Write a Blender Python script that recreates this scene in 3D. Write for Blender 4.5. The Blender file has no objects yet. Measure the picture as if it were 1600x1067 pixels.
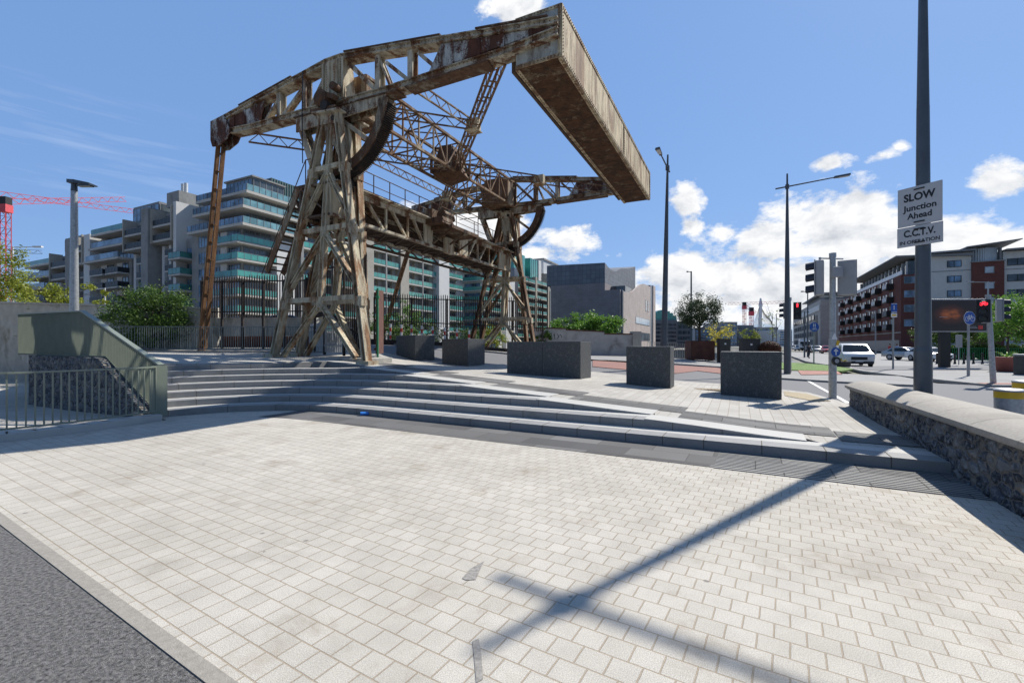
import bpy, bmesh, math, random
import numpy as np
from mathutils import Vector, Matrix, Euler
R = math.radians
sc = bpy.context.scene
col = sc.collection
random.seed(7)
# ------------------------------------------------------------------ camera, sky, sun, exposure
CZ = 1.7; F = 711.0; HZ = 538.0
cam = bpy.data.cameras.new('camera'); co = bpy.data.objects.new('camera', cam); col.objects.link(co)
co.location = (0, 0, CZ); co.rotation_euler = (R(90), 0, 0)
cam.sensor_width = 36; cam.lens = 36*F/1600; cam.shift_y = 4.5/1600
cam.clip_start = 0.1; cam.clip_end = 6000
sc.camera = co
SUN_EL = R(45.5); SUN_AZ = math.atan2(.78, .625)
sun = bpy.data.lights.new('sun', 'SUN'); sun.energy = 5.0; sun.angle = R(.53); sun.color = (1, .95, .87)
so = bpy.data.objects.new('sun', sun); col.objects.link(so)
sd = Vector((math.sin(SUN_AZ)*math.cos(SUN_EL), math.cos(SUN_AZ)*math.cos(SUN_EL), math.sin(SUN_EL)))
so.rotation_euler = sd.to_track_quat('Z', 'Y').to_euler(); so.location = (30, 20, 60)
sc.view_settings.view_transform = 'Standard'; sc.view_settings.look = 'None'
sc.view_settings.exposure = 0.32; sc.view_settings.gamma = 1
world = bpy.data.worlds.new('World'); sc.world = world; world.use_nodes = True

class NT:
    def __init__(s, tree): s.t = tree; s.t.nodes.clear()
    def n(s, typ, **kw):
        nd = s.t.nodes.new(typ)
        for k, v in kw.items(): setattr(nd, k, v)
        return nd
    def l(s, a, b): s.t.links.new(a, b)
    def val(s, x, inp):
        if hasattr(x, 'is_linked') or hasattr(x, 'links'): s.l(x, inp)
        else: inp.default_value = x
    def math(s, op, a, b=0.0, c=0.0, clamp=False):
        m = s.n('ShaderNodeMath', operation=op, use_clamp=clamp)
        s.val(a, m.inputs[0]); s.val(b, m.inputs[1]); s.val(c, m.inputs[2])
        return m.outputs[0]
    def mix(s, f, a, b, typ='MIX'):
        m = s.n('ShaderNodeMix', data_type='RGBA', blend_type=typ)
        s.val(f, m.inputs[0])
        for x, i in ((a, 6), (b, 7)):
            if isinstance(x, (tuple, list)): m.inputs[i].default_value = (*x[:3], 1)
            else: s.l(x, m.inputs[i])
        return m.outputs[2]
    def ramp(s, f, stops, interp='LINEAR'):
        r = s.n('ShaderNodeValToRGB'); s.l(f, r.inputs[0]); e = r.color_ramp; e.interpolation = interp
        while len(e.elements) < len(stops): e.elements.new(.5)
        for i, (p, c) in enumerate(stops):
            e.elements[i].position = p
            e.elements[i].color = (*c[:3], 1) if isinstance(c, (tuple, list)) else (c, c, c, 1)
        return r.outputs[0]
    def noise(s, vec, scale, detail=4, rough=.55, dist=0):
        n = s.n('ShaderNodeTexNoise'); n.inputs['Scale'].default_value = scale
        n.inputs['Detail'].default_value = detail; n.inputs['Roughness'].default_value = rough
        n.inputs['Distortion'].default_value = dist
        if vec is not None: s.l(vec, n.inputs['Vector'])
        return n.outputs['Fac']
    def mapping(s, vec, scale=(1, 1, 1), rot=(0, 0, 0), loc=(0, 0, 0)):
        m = s.n('ShaderNodeMapping'); m.inputs['Scale'].default_value = scale
        m.inputs['Rotation'].default_value = rot; m.inputs['Location'].default_value = loc
        s.l(vec, m.inputs['Vector']); return m.outputs[0]

def make_world():
    N = NT(world.node_tree)
    out = N.n('ShaderNodeOutputWorld'); bg = N.n('ShaderNodeBackground'); bg.inputs[1].default_value = 0.115
    sky = N.n('ShaderNodeTexSky', sky_type='NISHITA'); sky.sun_disc = False
    sky.sun_elevation = SUN_EL; sky.sun_rotation = SUN_AZ
    sky.air_density = 1.0; sky.dust_density = .25; sky.ozone_density = 1.6; sky.altitude = 20
    tc = N.n('ShaderNodeTexCoord'); sep = N.n('ShaderNodeSeparateXYZ'); N.l(tc.outputs['Generated'], sep.inputs[0])
    x, y, z = sep.outputs
    az = N.math('MULTIPLY', N.math('ARCTAN2', x, y), 57.2958)
    el = N.math('MULTIPLY', N.math('ARCSINE', z), 57.2958)
    cv = N.n('ShaderNodeCombineXYZ'); N.l(az, cv.inputs[0]); N.l(N.math('MULTIPLY', el, 1.6), cv.inputs[1])
    def blob(px, py, rx, ry, amp):
        X = (px-800)/F; Z = (HZ-py)/F
        a = math.degrees(math.atan(X)); e = math.degrees(math.atan2(Z, math.hypot(X, 1)))
        k = 57.3/F
        rx = rx*k/(1+X*X); ry = ry*k/math.sqrt(1+X*X)
        dx = N.math('DIVIDE', N.math('SUBTRACT', az, a), rx)
        dy = N.math('DIVIDE', N.math('SUBTRACT', el, e), ry)
        d = N.math('SQRT', N.math('ADD', N.math('MULTIPLY', dx, dx), N.math('MULTIPLY', dy, dy)))
        return N.math('MULTIPLY', N.math('SUBTRACT', 1.0, d), amp)
    cover = None
    for b in [(1330, 330, 85, 45, 1.3), (1300, 350, 130, 66, 1.25), (1210, 378, 105, 40, 1.1), (1420, 376, 130, 34, 1.0), (1110, 440, 160, 62, 1.2), (1260, 450, 210, 60, 1.25),
              (1565, 285, 70, 40, 1), (1560, 375, 130, 34, .9), (1296, 257, 38, 12, .75), (1072, 318, 26, 26, .8), (1078, 352, 22, 18, .8), (1135, 362, 32, 20, .7),
              (870, 372, 60, 24, .65), (850, 395, 60, 20, .6), (815, 12, 60, 28, .9), (1380, 243, 24, 9, .5), (1408, 228, 12, 8, .5),
              (960, 455, 120, 38, .7), (720, 360, 140, 45, .95), (1000, 490, 300, 40, .6), (1450, 440, 260, 50, .7), (-500, 400, 300, 40, .6), (2300, 300, 500, 120, .9)]:
        o = blob(*b); o = N.math('MAXIMUM', o, -1.0)
        cover = o if cover is None else N.math('MAXIMUM', cover, o)
    n1 = N.noise(cv.outputs[0], .16, 9, .62, .25)
    n2 = N.noise(cv.outputs[0], .55, 6, .6)
    dens = N.math('ADD', cover, N.math('MULTIPLY', N.math('SUBTRACT', n1, .5), 2.7))
    dens = N.math('ADD', dens, N.math('MULTIPLY', N.math('SUBTRACT', n2, .5), .9))
    mask = N.ramp(dens, [(.02, 0), (.42, 1)])
    # shape and shade inside the clouds: thick middles and undersides are greyer
    cv2 = N.n('ShaderNodeVectorMath', operation='ADD'); N.l(cv.outputs[0], cv2.inputs[0]); cv2.inputs[1].default_value = (1.0, 2.2, 0)
    n3 = N.noise(cv2.outputs[0], .16, 9, .62, .25)
    diff = N.math('SUBTRACT', n1, n3)
    shade = N.math('ADD', N.math('MULTIPLY', diff, 2.6), N.math('SUBTRACT', .86, N.math('MULTIPLY', dens, .22)))
    ccol = N.ramp(shade, [(.2, (8.4, 8.9, 9.7)), (.55, (11.4, 11.7, 12.2)), (.9, (14.0, 14.1, 14.2))])
    cc = N.n('ShaderNodeVectorMath', operation='SCALE'); N.l(ccol, cc.inputs[0]); cc.inputs['Scale'].default_value = .5
    # thin cirrus on the left
    cvs = N.mapping(cv.outputs[0], scale=(.05, .42, 1), rot=(0, 0, R(-12)))
    ci = N.ramp(N.noise(cvs, 1.3, 6, .6), [(.5, 0), (.85, 1)])
    reg = blob(120, 235, 420, 120, 1); reg = N.math('MULTIPLY', reg, 1.6, clamp=True)
    ci = N.math('MULTIPLY', N.math('MULTIPLY', ci, reg), .2)
    hs = N.n('ShaderNodeHueSaturation'); hs.inputs['Saturation'].default_value = 1.0; hs.inputs['Value'].default_value = 1.0
    skm = N.mix(.74, sky.outputs[0], (1.38, 2.66, 5.4)); N.l(skm, hs.inputs['Color'])
    c1 = N.mix(ci, hs.outputs[0], (7.4, 8.0, 8.8))
    c2 = N.mix(mask, c1, cc.outputs[0])
    # sky dimmed behind the camera, unseen, to deepen shade on faces turned that way
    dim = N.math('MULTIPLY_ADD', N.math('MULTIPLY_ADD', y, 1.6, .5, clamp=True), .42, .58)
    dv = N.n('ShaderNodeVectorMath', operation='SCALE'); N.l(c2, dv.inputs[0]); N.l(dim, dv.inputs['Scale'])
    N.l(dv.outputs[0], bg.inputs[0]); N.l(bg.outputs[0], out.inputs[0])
make_world()

# ------------------------------------------------------------------ helpers
def tag(o, label=None, cat=None, group=None, kind=None):
    if label: o['label'] = label
    if cat: o['category'] = cat
    if group: o['group'] = group
    if kind: o['kind'] = kind
    return o
def empty(name, loc=(0, 0, 0), rz=0, label=None, cat=None, group=None):
    o = bpy.data.objects.new(name, None); col.objects.link(o); o.empty_display_size = .3
    o.location = loc; o.rotation_euler = (0, 0, rz)
    return tag(o, label, cat, group)
def V3(*a): return Vector(a)
class MB:
    def __init__(s): s.v = []; s.f = []; s.m = []; s.uv = None
    def add(s, vs, fs, mi=0):
        k = len(s.v); s.v += [tuple(x) for x in vs]; s.f += [tuple(i+k for i in f) for f in fs]; s.m += [mi]*len(fs)
    def hexa(s, b, t, mi=0):
        n = len(b); s.add(list(b)+list(t), [tuple(range(n))[::-1], tuple(range(n, 2*n))]+[(i, (i+1) % n, n+(i+1) % n, n+i) for i in range(n)], mi)
    def box(s, x0, x1, y0, y1, z0, z1, mi=0):
        s.hexa([(x0, y0, z0), (x1, y0, z0), (x1, y1, z0), (x0, y1, z0)], [(x0, y0, z1), (x1, y0, z1), (x1, y1, z1), (x0, y1, z1)], mi)
    def fbox(s, fr, a0, a1, d0, d1, z0, z1, mi=0):
        O, A, D = fr
        P = lambda a, d, z: (O[0]+a*A[0]+d*D[0], O[1]+a*A[1]+d*D[1], z)
        s.hexa([P(a0, d0, z0), P(a1, d0, z0), P(a1, d1, z0), P(a0, d1, z0)], [P(a0, d0, z1), P(a1, d0, z1), P(a1, d1, z1), P(a0, d1, z1)], mi)
    def bar(s, p, q, w, h, up=None, mi=0):
        p = Vector(p); q = Vector(q); d = (q-p)
        if d.length < 1e-6: return
        d.normalize(); u = Vector(up) if up is not None else Vector((0, 0, 1))
        if abs(d.dot(u)) > .995: u = Vector((U2[0], U2[1], 0))
        x = d.cross(u).normalized(); y = x.cross(d).normalized()
        c = [(-w/2, -h/2), (w/2, -h/2), (w/2, h/2), (-w/2, h/2)]
        s.hexa([p+x*a+y*b for a, b in c], [q+x*a+y*b for a, b in c], mi)
    def hbar(s, p, q, w, h, up=None, t=.03):   # rolled section: two flanges and a web
        p = Vector(p); q = Vector(q); d = (q-p).normalized(); u = Vector(up) if up is not None else Vector((0, 0, 1))
        if abs(d.dot(u)) > .995: u = Vector((U2[0], U2[1], 0))
        x = d.cross(u).normalized(); y = x.cross(d).normalized()
        for sg in (-1, 1):
            o = x*sg*(w/2-t/2); s.bar(p+o, q+o, t, h, u)
        s.bar(p, q, w-2*t, t, u)
    def tube(s, p, q, r0, r1=None, n=10, mi=0, cap=True):
        r1 = r0 if r1 is None else r1
        p = Vector(p); q = Vector(q); d = (q-p).normalized(); u = Vector((0, 0, 1))
        if abs(d.dot(u)) > .99: u = Vector((1, 0, 0))
        x = d.cross(u).normalized(); y = x.cross(d)
        b = [p+x*math.cos(2*math.pi*i/n)*r0+y*math.sin(2*math.pi*i/n)*r0 for i in range(n)]
        t = [q+x*math.cos(2*math.pi*i/n)*r1+y*math.sin(2*math.pi*i/n)*r1 for i in range(n)]
        s.hexa(b, t, mi)
    def path(s, pts, r, n=8, mi=0):
        for a, b in zip(pts, pts[1:]): s.tube(a, b, r, r, n, mi)
    def lathe(s, prof, n=20, c=(0, 0, 0), mi=0):
        k = len(s.v)
        for r, z in prof:
            for i in range(n): s.v.append((c[0]+r*math.cos(2*math.pi*i/n), c[1]+r*math.sin(2*math.pi*i/n), c[2]+z))
        for j in range(len(prof)-1):
            for i in range(n):
                s.f.append((k+j*n+i, k+j*n+(i+1) % n, k+(j+1)*n+(i+1) % n, k+(j+1)*n+i)); s.m.append(mi)
        s.f.append(tuple(k+i for i in range(n))[::-1]); s.m.append(mi)
        s.f.append(tuple(k+(len(prof)-1)*n+i for i in range(n))); s.m.append(mi)
    def build(s, name, mats, parent=None, off=None, smooth=False, bevel=0):
        me = bpy.data.meshes.new(name)
        o0 = Vector(off) if off is not None else (Vector(parent.location) if (parent is not None and parent.get('_w')) else Vector((0, 0, 0)))
        me.from_pydata([(Vector(v)-o0) for v in s.v], [], s.f); me.update()
        mats = mats if isinstance(mats, (list, tuple)) else [mats]
        for m in mats: me.materials.append(m)
        if len(mats) > 1: me.polygons.foreach_set('material_index', s.m)
        bm = bmesh.new(); bm.from_mesh(me); bmesh.ops.recalc_face_normals(bm, faces=bm.faces)
        if bevel:
            bmesh.ops.remove_doubles(bm, verts=bm.verts, dist=1e-5)
            es = [e for e in bm.edges if len(e.link_faces) == 2 and e.calc_face_angle() > .6]
            bmesh.ops.bevel(bm, geom=es, offset=bevel, segments=2, profile=.6, affect='EDGES', clamp_overlap=True)
        bm.to_mesh(me); bm.free()
        if smooth:
            me.polygons.foreach_set('use_smooth', [True]*len(me.polygons)); me.set_sharp_from_angle(angle=R(40))
        if s.uv:
            pass
        o = bpy.data.objects.new(name, me); col.objects.link(o)
        if parent is not None: o.parent = parent
        return o
def wthing(name, loc, label, cat, group=None):    # thing whose parts are given in world coordinates
    o = empty(name, loc, 0, label, cat, group); o['_w'] = 1; return o
def copy_tree(o, parent=None):
    c = o.copy(); col.objects.link(c)
    if parent is not None: c.parent = parent
    for ch in [x for x in bpy.data.objects if x.parent == o]: copy_tree(ch, c)
    return c
def sub_build(mb, name, mats, parent, **k):       # child of a part (part origin may be the thing's)
    root = parent
    while root.parent is not None: root = root.parent
    off = root.location if root.get('_w') else None
    return mb.build(name, mats, parent, off=off, **k)

# ------------------------------------------------------------------ materials
MT = {}
def mat(name, c, rough=.7, var=.18, scale=6, bump=0, metal=0, c2=None, scale2=None, spec=.5, stretch=(1, 1, 1), detail=5):
    m = bpy.data.materials.new(name); m.use_nodes = True; N = NT(m.node_tree)
    out = N.n('ShaderNodeOutputMaterial'); b = N.n('ShaderNodeBsdfPrincipled')
    tc = N.n('ShaderNodeTexCoord'); v = N.mapping(tc.outputs['Object'], scale=stretch)
    n = N.noise(v, scale, detail, .6)
    lo = tuple(x*(1-var) for x in c); hi = tuple(min(1, x*(1+var)) for x in c)
    cc = N.ramp(n, [(.3, lo), (.7, hi)])
    if c2:
        n2 = N.noise(v, scale2 or scale*.3, 6, .65); f = N.ramp(n2, [(.52, 0), (.68, 1)]); cc = N.mix(f, cc, c2)
    N.l(cc, b.inputs['Base Color']); b.inputs['Roughness'].default_value = rough; b.inputs['Metallic'].default_value = metal
    b.inputs['Specular IOR Level'].default_value = spec
    if bump:
        bp = N.n('ShaderNodeBump'); bp.inputs['Strength'].default_value = 1; bp.inputs['Distance'].default_value = bump
        N.l(N.noise(v, scale*4, 4, .6), bp.inputs['Height']); N.l(bp.outputs[0], b.inputs['Normal'])
    N.l(b.outputs[0], out.inputs[0]); MT[name] = m; return m

def rust_mat(name, paint, rustA, rustB, amount, streak=(1, 1, .35), scale=1.6):
    m = bpy.data.materials.new(name); m.use_nodes = True; N = NT(m.node_tree)
    out = N.n('ShaderNodeOutputMaterial'); b = N.n('ShaderNodeBsdfPrincipled')
    tc = N.n('ShaderNodeTexCoord'); ob = tc.outputs['Object']; v = N.mapping(ob, scale=streak)
    n1 = N.noise(v, scale, 9, .68, .3); n2 = N.noise(v, scale*5, 6, .6); n3 = N.noise(ob, scale*14, 4, .6)
    pc = N.ramp(n2, [(.3, tuple(x*.62 for x in paint)), (.7, paint)])
    rc = N.ramp(N.noise(v, scale*3, 8, .7), [(.35, rustA), (.65, rustB)])
    s = N.math('ADD', n1, N.math('MULTIPLY', N.math('SUBTRACT', n3, .5), .22))
    f = N.ramp(s, [(1-amount-.05, 0), (1-amount+.04, 1)])
    c = N.mix(f, pc, rc)
    grime = N.ramp(N.noise(N.mapping(ob, scale=(3, 3, .5), loc=(3, 5, 1)), 1.2, 6, .6), [(.45, 0), (.72, .7)])
    c = N.mix(grime, c, (.085, .05, .03))
    N.l(c, b.inputs['Base Color']); b.inputs['Roughness'].default_value = .82; b.inputs['Specular IOR Level'].default_value = .25
    bp = N.n('ShaderNodeBump'); bp.inputs['Distance'].default_value = .01; bp.inputs['Strength'].default_value = .8
    N.l(N.math('ADD', N.math('MULTIPLY', f, .3), n3), bp.inputs['Height']); N.l(bp.outputs[0], b.inputs['Normal'])
    N.l(b.outputs[0], out.inputs[0]); MT[name] = m; return m

def brick_mat(name, c1, c2, mortar, bw, rh, ms, rot=0, gum=False, rough=.85, offset=.5, bump=.003, speck=.12, stain=None, vertical=None, freq=2, squash=1, sfreq=2, ribs=None, swap=False, bias=0):
    m = bpy.data.materials.new(name); m.use_nodes = True; N = NT(m.node_tree)
    out = N.n('ShaderNodeOutputMaterial'); b = N.n('ShaderNodeBsdfPrincipled')
    tc = N.n('ShaderNodeTexCoord'); ob = tc.outputs['Object']
    if vertical is not None:    # facade: local axes rotated so that x runs along the wall, z up -> y
        sp = N.n('ShaderNodeSeparateXYZ'); N.l(N.mapping(ob, rot=(0, 0, -vertical)), sp.inputs[0])
        cb = N.n('ShaderNodeCombineXYZ'); N.l(N.math('ADD', sp.outputs[0], sp.outputs[1]), cb.inputs[0]); N.l(sp.outputs[2], cb.inputs[1]); v = cb.outputs[0]
    else: v = N.mapping(ob, rot=(0, 0, rot))
    t = N.n('ShaderNodeTexBrick', offset=offset, offset_frequency=freq, squash=squash, squash_frequency=sfreq)
    wob = N.n('ShaderNodeVectorMath', operation='ADD'); N.l(v, wob.inputs[0])
    nz = N.n('ShaderNodeTexNoise'); nz.inputs['Scale'].default_value = 7; N.l(v, nz.inputs['Vector'])
    sc_ = N.n('ShaderNodeVectorMath', operation='SCALE'); sc_.inputs['Scale'].default_value = ms*1.2; N.l(nz.outputs['Color'], sc_.inputs[0]); N.l(sc_.outputs[0], wob.inputs[1])
    N.l(wob.outputs[0], t.inputs['Vector']); t.inputs['Scale'].default_value = 1
    t.inputs['Brick Width'].default_value = bw; t.inputs['Row Height'].default_value = rh; t.inputs['Mortar Size'].default_value = ms
    t.inputs['Mortar Smooth'].default_value = .25; t.inputs['Bias'].default_value = bias
    t.inputs['Color1'].default_value = (*c1, 1); t.inputs['Color2'].default_value = (*c2, 1); t.inputs['Mortar'].default_value = (*mortar, 1)
    c = t.outputs['Color']
    sp2 = N.noise(ob, 170, 3, .8)
    c = N.mix(1.0, c, N.ramp(sp2, [(.38, 1-speck), (.6, 1+speck*.8)]), 'MULTIPLY')
    big = N.noise(ob, .35, 6, .6)
    c = N.mix(1.0, c, N.ramp(big, [(.3, (.86, .85, .83)), (.65, (1.06, 1.06, 1.06))]), 'MULTIPLY')
    if stain:
        st = N.ramp(N.noise(ob, stain[1], 7, .7, .4), [(stain[2], 0), (stain[2]+.14, stain[3])]); c = N.mix(st, c, stain[0])
        st2 = N.ramp(N.noise(N.mapping(ob, loc=(31, 17, 0)), 9.0, 3, .5), [(.76, 0), (.79, .7)]); c = N.mix(st2, c, tuple(x*.45 for x in stain[0]))
    if gum:
        mid_ = N.ramp(N.noise(N.mapping(ob, loc=(7, 3, 0)), 2.6, 6, .65), [(.35, (.93, .92, .9)), (.6, (1.05, 1.04, 1.02))]); c = N.mix(1.0, c, mid_, 'MULTIPLY')
        vg = N.n('ShaderNodeTexVoronoi', feature='F1'); vg.inputs['Scale'].default_value = 1.9; N.l(ob, vg.inputs['Vector'])
        sg_ = N.n('ShaderNodeSeparateColor'); N.l(vg.outputs['Color'], sg_.inputs[0])
        gm = N.math('MULTIPLY', N.ramp(vg.outputs['Distance'], [(.035, 1), (.05, 0)]), N.math('GREATER_THAN', sg_.outputs[0], .45)); c = N.mix(N.math('MULTIPLY', gm, .6), c, (.13, .12, .11))
        oil = N.ramp(N.noise(N.mapping(ob, loc=(3, 9, 0), scale=(1, 1.6, 1)), .55, 5, .7, .6), [(.6, 0), (.74, .38)]); c = N.mix(oil, c, (.2, .165, .125))
    N.l(c, b.inputs['Base Color']); b.inputs['Roughness'].default_value = rough; b.inputs['Specular IOR Level'].default_value = .3
    bp = N.n('ShaderNodeBump'); bp.inputs['Distance'].default_value = bump; bp.inputs['Strength'].default_value = 1
    h = N.math('ADD', N.math('SUBTRACT', 1.0, t.outputs['Fac']), N.math('MULTIPLY', N.noise(ob, 60, 4, .6), .35))
    if ribs:
        sp3 = N.n('ShaderNodeSeparateXYZ'); N.l(v, sp3.inputs[0])
        w = N.math('SINE', N.math('MULTIPLY', sp3.outputs[1], 2*math.pi/ribs)); h = N.math('ADD', h, N.math('MULTIPLY', w, 1.6))
        cr = N.ramp(N.math('MULTIPLY_ADD', w, .5, .5), [(.2, .42), (.55, 1.12)])
        c = N.mix(1.0, c, cr, 'MULTIPLY'); N.l(c, b.inputs['Base Color'])
    N.l(h, bp.inputs['Height']); N.l(bp.outputs[0], b.inputs['Normal'])
    N.l(b.outputs[0], out.inputs[0]); MT[name] = m; return m

def stone_mat(name, sx=3.2, sz=5.0, dark=1.0):
    m = bpy.data.materials.new(name); m.use_nodes = True; N = NT(m.node_tree)
    out = N.n('ShaderNodeOutputMaterial'); b = N.n('ShaderNodeBsdfPrincipled')
    tc = N.n('ShaderNodeTexCoord'); ob = tc.outputs['Object']
    wn = N.n('ShaderNodeTexNoise'); wn.inputs['Scale'].default_value = 5; wn.inputs['Detail'].default_value = 3; N.l(ob, wn.inputs['Vector'])
    ws = N.n('ShaderNodeVectorMath', operation='SCALE'); ws.inputs['Scale'].default_value = .1; N.l(wn.outputs['Color'], ws.inputs[0])
    wa = N.n('ShaderNodeVectorMath', operation='ADD'); N.l(ob, wa.inputs[0]); N.l(ws.outputs[0], wa.inputs[1])
    v = N.mapping(wa.outputs[0], scale=(sx, sx, sz))
    vo = N.n('ShaderNodeTexVoronoi', feature='DISTANCE_TO_EDGE'); vo.inputs['Scale'].default_value = 1; N.l(v, vo.inputs['Vector'])
    vc = N.n('ShaderNodeTexVoronoi', feature='F1'); vc.inputs['Scale'].default_value = 1; N.l(v, vc.inputs['Vector'])
    spc = N.n('ShaderNodeSeparateColor'); N.l(vc.outputs['Color'], spc.inputs[0])
    d = dark
    st = N.ramp(spc.outputs[0], [(.1, (.03*d, .038*d, .05*d)), (.45, (.07*d, .082*d, .1*d)), (.75, (.17*d, .18*d, .185*d)), (.95, (.24*d, .21*d, .17*d))])
    n = N.noise(ob, 14, 8, .72)
    st = N.mix(N.ramp(n, [(.48, 0), (.72, .9)]), st, (.36*d, .375*d, .39*d))
    edge = N.ramp(vo.outputs['Distance'], [(.015, 0), (.06, 1)])
    c = N.mix(edge, (.17*d, .155*d, .13*d), st)
    N.l(c, b.inputs['Base Color']); b.inputs['Roughness'].default_value = .85; b.inputs['Specular IOR Level'].default_value = .3
    hh = N.math('ADD', N.math('MULTIPLY', N.ramp(vo.outputs['Distance'], [(0, 0), (.22, 1)], 'EASE'), 1.0), N.math('MULTIPLY', n, .8))
    bp = N.n('ShaderNodeBump'); bp.inputs['Distance'].default_value = .05; bp.inputs['Strength'].default_value = 1; N.l(hh, bp.inputs['Height'])
    N.l(bp.outputs[0], b.inputs['Normal']); N.l(b.outputs[0], out.inputs[0]); MT[name] = m; return m

def glass_mat(name, c, rough=.08, var=.5, scale=.6, spec=.8, alpha=None):
    m = bpy.data.materials.new(name); m.use_nodes = True; N = NT(m.node_tree)
    out = N.n('ShaderNodeOutputMaterial'); b = N.n('ShaderNodeBsdfPrincipled'); tc = N.n('ShaderNodeTexCoord')
    n = N.noise(N.mapping(tc.outputs['Object'], scale=(1, 1, .8)), scale, 3, .6)
    cc = N.ramp(n, [(.38, tuple(x*(1-var) for x in c)), (.62, tuple(min(1, x*(1+var)) for x in c))], 'LINEAR')
    N.l(cc, b.inputs['Base Color']); b.inputs['Roughness'].default_value = rough; b.inputs['Specular IOR Level'].default_value = spec
    b.inputs['IOR'].default_value = 1.5
    if alpha is not None: b.inputs['Alpha'].default_value = alpha
    N.l(b.outputs[0], out.inputs[0]); MT[name] = m; return m
def emit_mat(name, c, s):
    m = bpy.data.materials.new(name); m.use_nodes = True; N = NT(m.node_tree)
    out = N.n('ShaderNodeOutputMaterial'); e = N.n('ShaderNodeEmission'); e.inputs[0].default_value = (*c, 1); e.inputs[1].default_value = s
    N.l(e.outputs[0], out.inputs[0]); MT[name] = m; return m
def leaf_mat(name, a, b_, tr=.25):
    m = bpy.data.materials.new(name); m.use_nodes = True; N = NT(m.node_tree)
    out = N.n('ShaderNodeOutputMaterial'); b = N.n('ShaderNodeBsdfPrincipled'); tc = N.n('ShaderNodeTexCoord')
    n = N.noise(tc.outputs['Object'], 2.2, 5, .7); n2 = N.noise(tc.outputs['Object'], 23, 3, .7)
    c = N.ramp(N.math('ADD', N.math('MULTIPLY', n, .5), N.math('MULTIPLY', n2, .5)), [(.38, a), (.6, b_)])
    N.l(c, b.inputs['Base Color']); b.inputs['Roughness'].default_value = .55; b.inputs['Specular IOR Level'].default_value = .3
    t = N.n('ShaderNodeBsdfTranslucent'); N.l(c, t.inputs[0]); mx = N.n('ShaderNodeMixShader'); mx.inputs[0].default_value = tr
    N.l(b.outputs[0], mx.inputs[1]); N.l(t.outputs[0], mx.inputs[2]); N.l(mx.outputs[0], out.inputs[0]); MT[name] = m; return m

PA = math.atan2(.521, -.854)        # direction of the plaza courses
SA = math.atan2(.471, -.882)        # direction of the steps
brick_mat('setts', (.5, .474, .425), (.455, .43, .383), (.36, .305, .235), .165, .16, .005, rot=-PA, speck=.36, bump=.004, stain=((.27, .225, .165), 1.3, .55, .5), gum=True)
brick_mat('slabs', (.46, .44, .4), (.39, .37, .335), (.3, .26, .2), .42, .21, .006, rot=-R(63.5), speck=.16, stain=((.34, .29, .23), .9, .62, .4))
brick_mat('dark_slabs', (.085, .083, .082), (.17, .167, .162), (.1, .095, .09), .9, .5, .008, rot=-SA, speck=.2, ribs=None, offset=.37)
brick_mat('ribbed_slabs', (.19, .188, .182), (.29, .285, .27), (.1, .095, .09), .9, .5, .008, rot=-SA, speck=.15, ribs=.085, offset=.37, bump=.01)
brick_mat('buff_tactile', (.46, .38, .25), (.52, .43, .28), (.3, .25, .17), .1, .1, .02, rot=0, offset=0, speck=.1, bump=.006)
brick_mat('red_tactile', (.34, .16, .13), (.4, .2, .16), (.25, .14, .11), .4, .4, .01, rot=-R(63.5), offset=0, speck=.15)
mat('step_granite', (.255, .255, .25), .75, .14, 90, .0015, c2=(.2, .2, .19), scale2=1.4)
mat('coping_granite', (.45, .44, .41), .78, .1, 90, .0015, c2=(.42, .4, .37), scale2=1.2)
mat('block_granite', (.07, .074, .074), .6, .85, 40, .003, c2=(.13, .135, .135), scale2=9, spec=.4, detail=8)
mat('asphalt', (.16, .16, .165), .9, .16, 60, .004, c2=(.16, .16, .165), scale2=.8)
mat('footway_asphalt', (.17, .163, .155), .9, .9, 45, .02, c2=(.34, .325, .3), scale2=38)
mat('far_pavement', (.27, .265, .255), .9, .12, 3, .003, c2=(.22, .21, .2), scale2=.6)
mat('cycle_red', (.27, .13, .105), .9, .15, 20, .003, c2=(.2, .12, .1), scale2=.9)
mat('white_line', (.72, .72, .7), .8, .12, 12, c2=(.45, .45, .44), scale2=6)
mat('grass', (.11, .2, .035), .9, .4, 9, .03, c2=(.17, .24, .05), scale2=2)
mat('ground', (.2, .19, .17), .95, .2, 1.5, c2=(.13, .14, .08), scale2=.15)
mat('water', (.03, .05, .06), .06, .3, .3, .01, spec=.8)
mat('concrete', (.42, .4, .35), .9, .2, 2.5, .006, c2=(.17, .16, .12), scale2=1.2, stretch=(1, 1, .4))
mat('render_wall', (.42, .41, .39), .9, .12, 1.5, .006, c2=(.26, .24, .22), scale2=.9)
mat('coping_stone', (.3, .275, .235), .8, .16, 30, .003, c2=(.23, .21, .175), scale2=1.1)
stone_mat('rubble', 4.6, 7.2, dark=1.0); stone_mat('rubble_far', 3.4, 5.5, .75)
mat('rail_green', (.2, .225, .175), .45, .08, 3, spec=.5)
mat('rail_grey', (.13, .17, .18), .5, .1, 3)
mat('fence_dark', (.03, .022, .018), .7, .4, 6, c2=(.09, .04, .02), scale2=1.5)
mat('fence_galv', (.4, .41, .4), .6, .15, 5, c2=(.28, .27, .25), scale2=2)
mat('gate_green', (.02, .22, .1), .6, .2, 6)
mat('steel_grey', (.3, .31, .32), .45, .12, 4, metal=.4)
mat('galv', (.4, .42, .43), .4, .2, 14, metal=.5, c2=(.28, .3, .3), scale2=8)
mat('pole_dark', (.085, .1, .115), .4, .12, 3, metal=.3)
mat('black', (.012, .012, .013), .5, .2, 5)
mat('signal_back', (.33, .34, .35), .55, .08, 3)
mat('sign_plate', (.45, .46, .47), .5, .03, 3)
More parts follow.
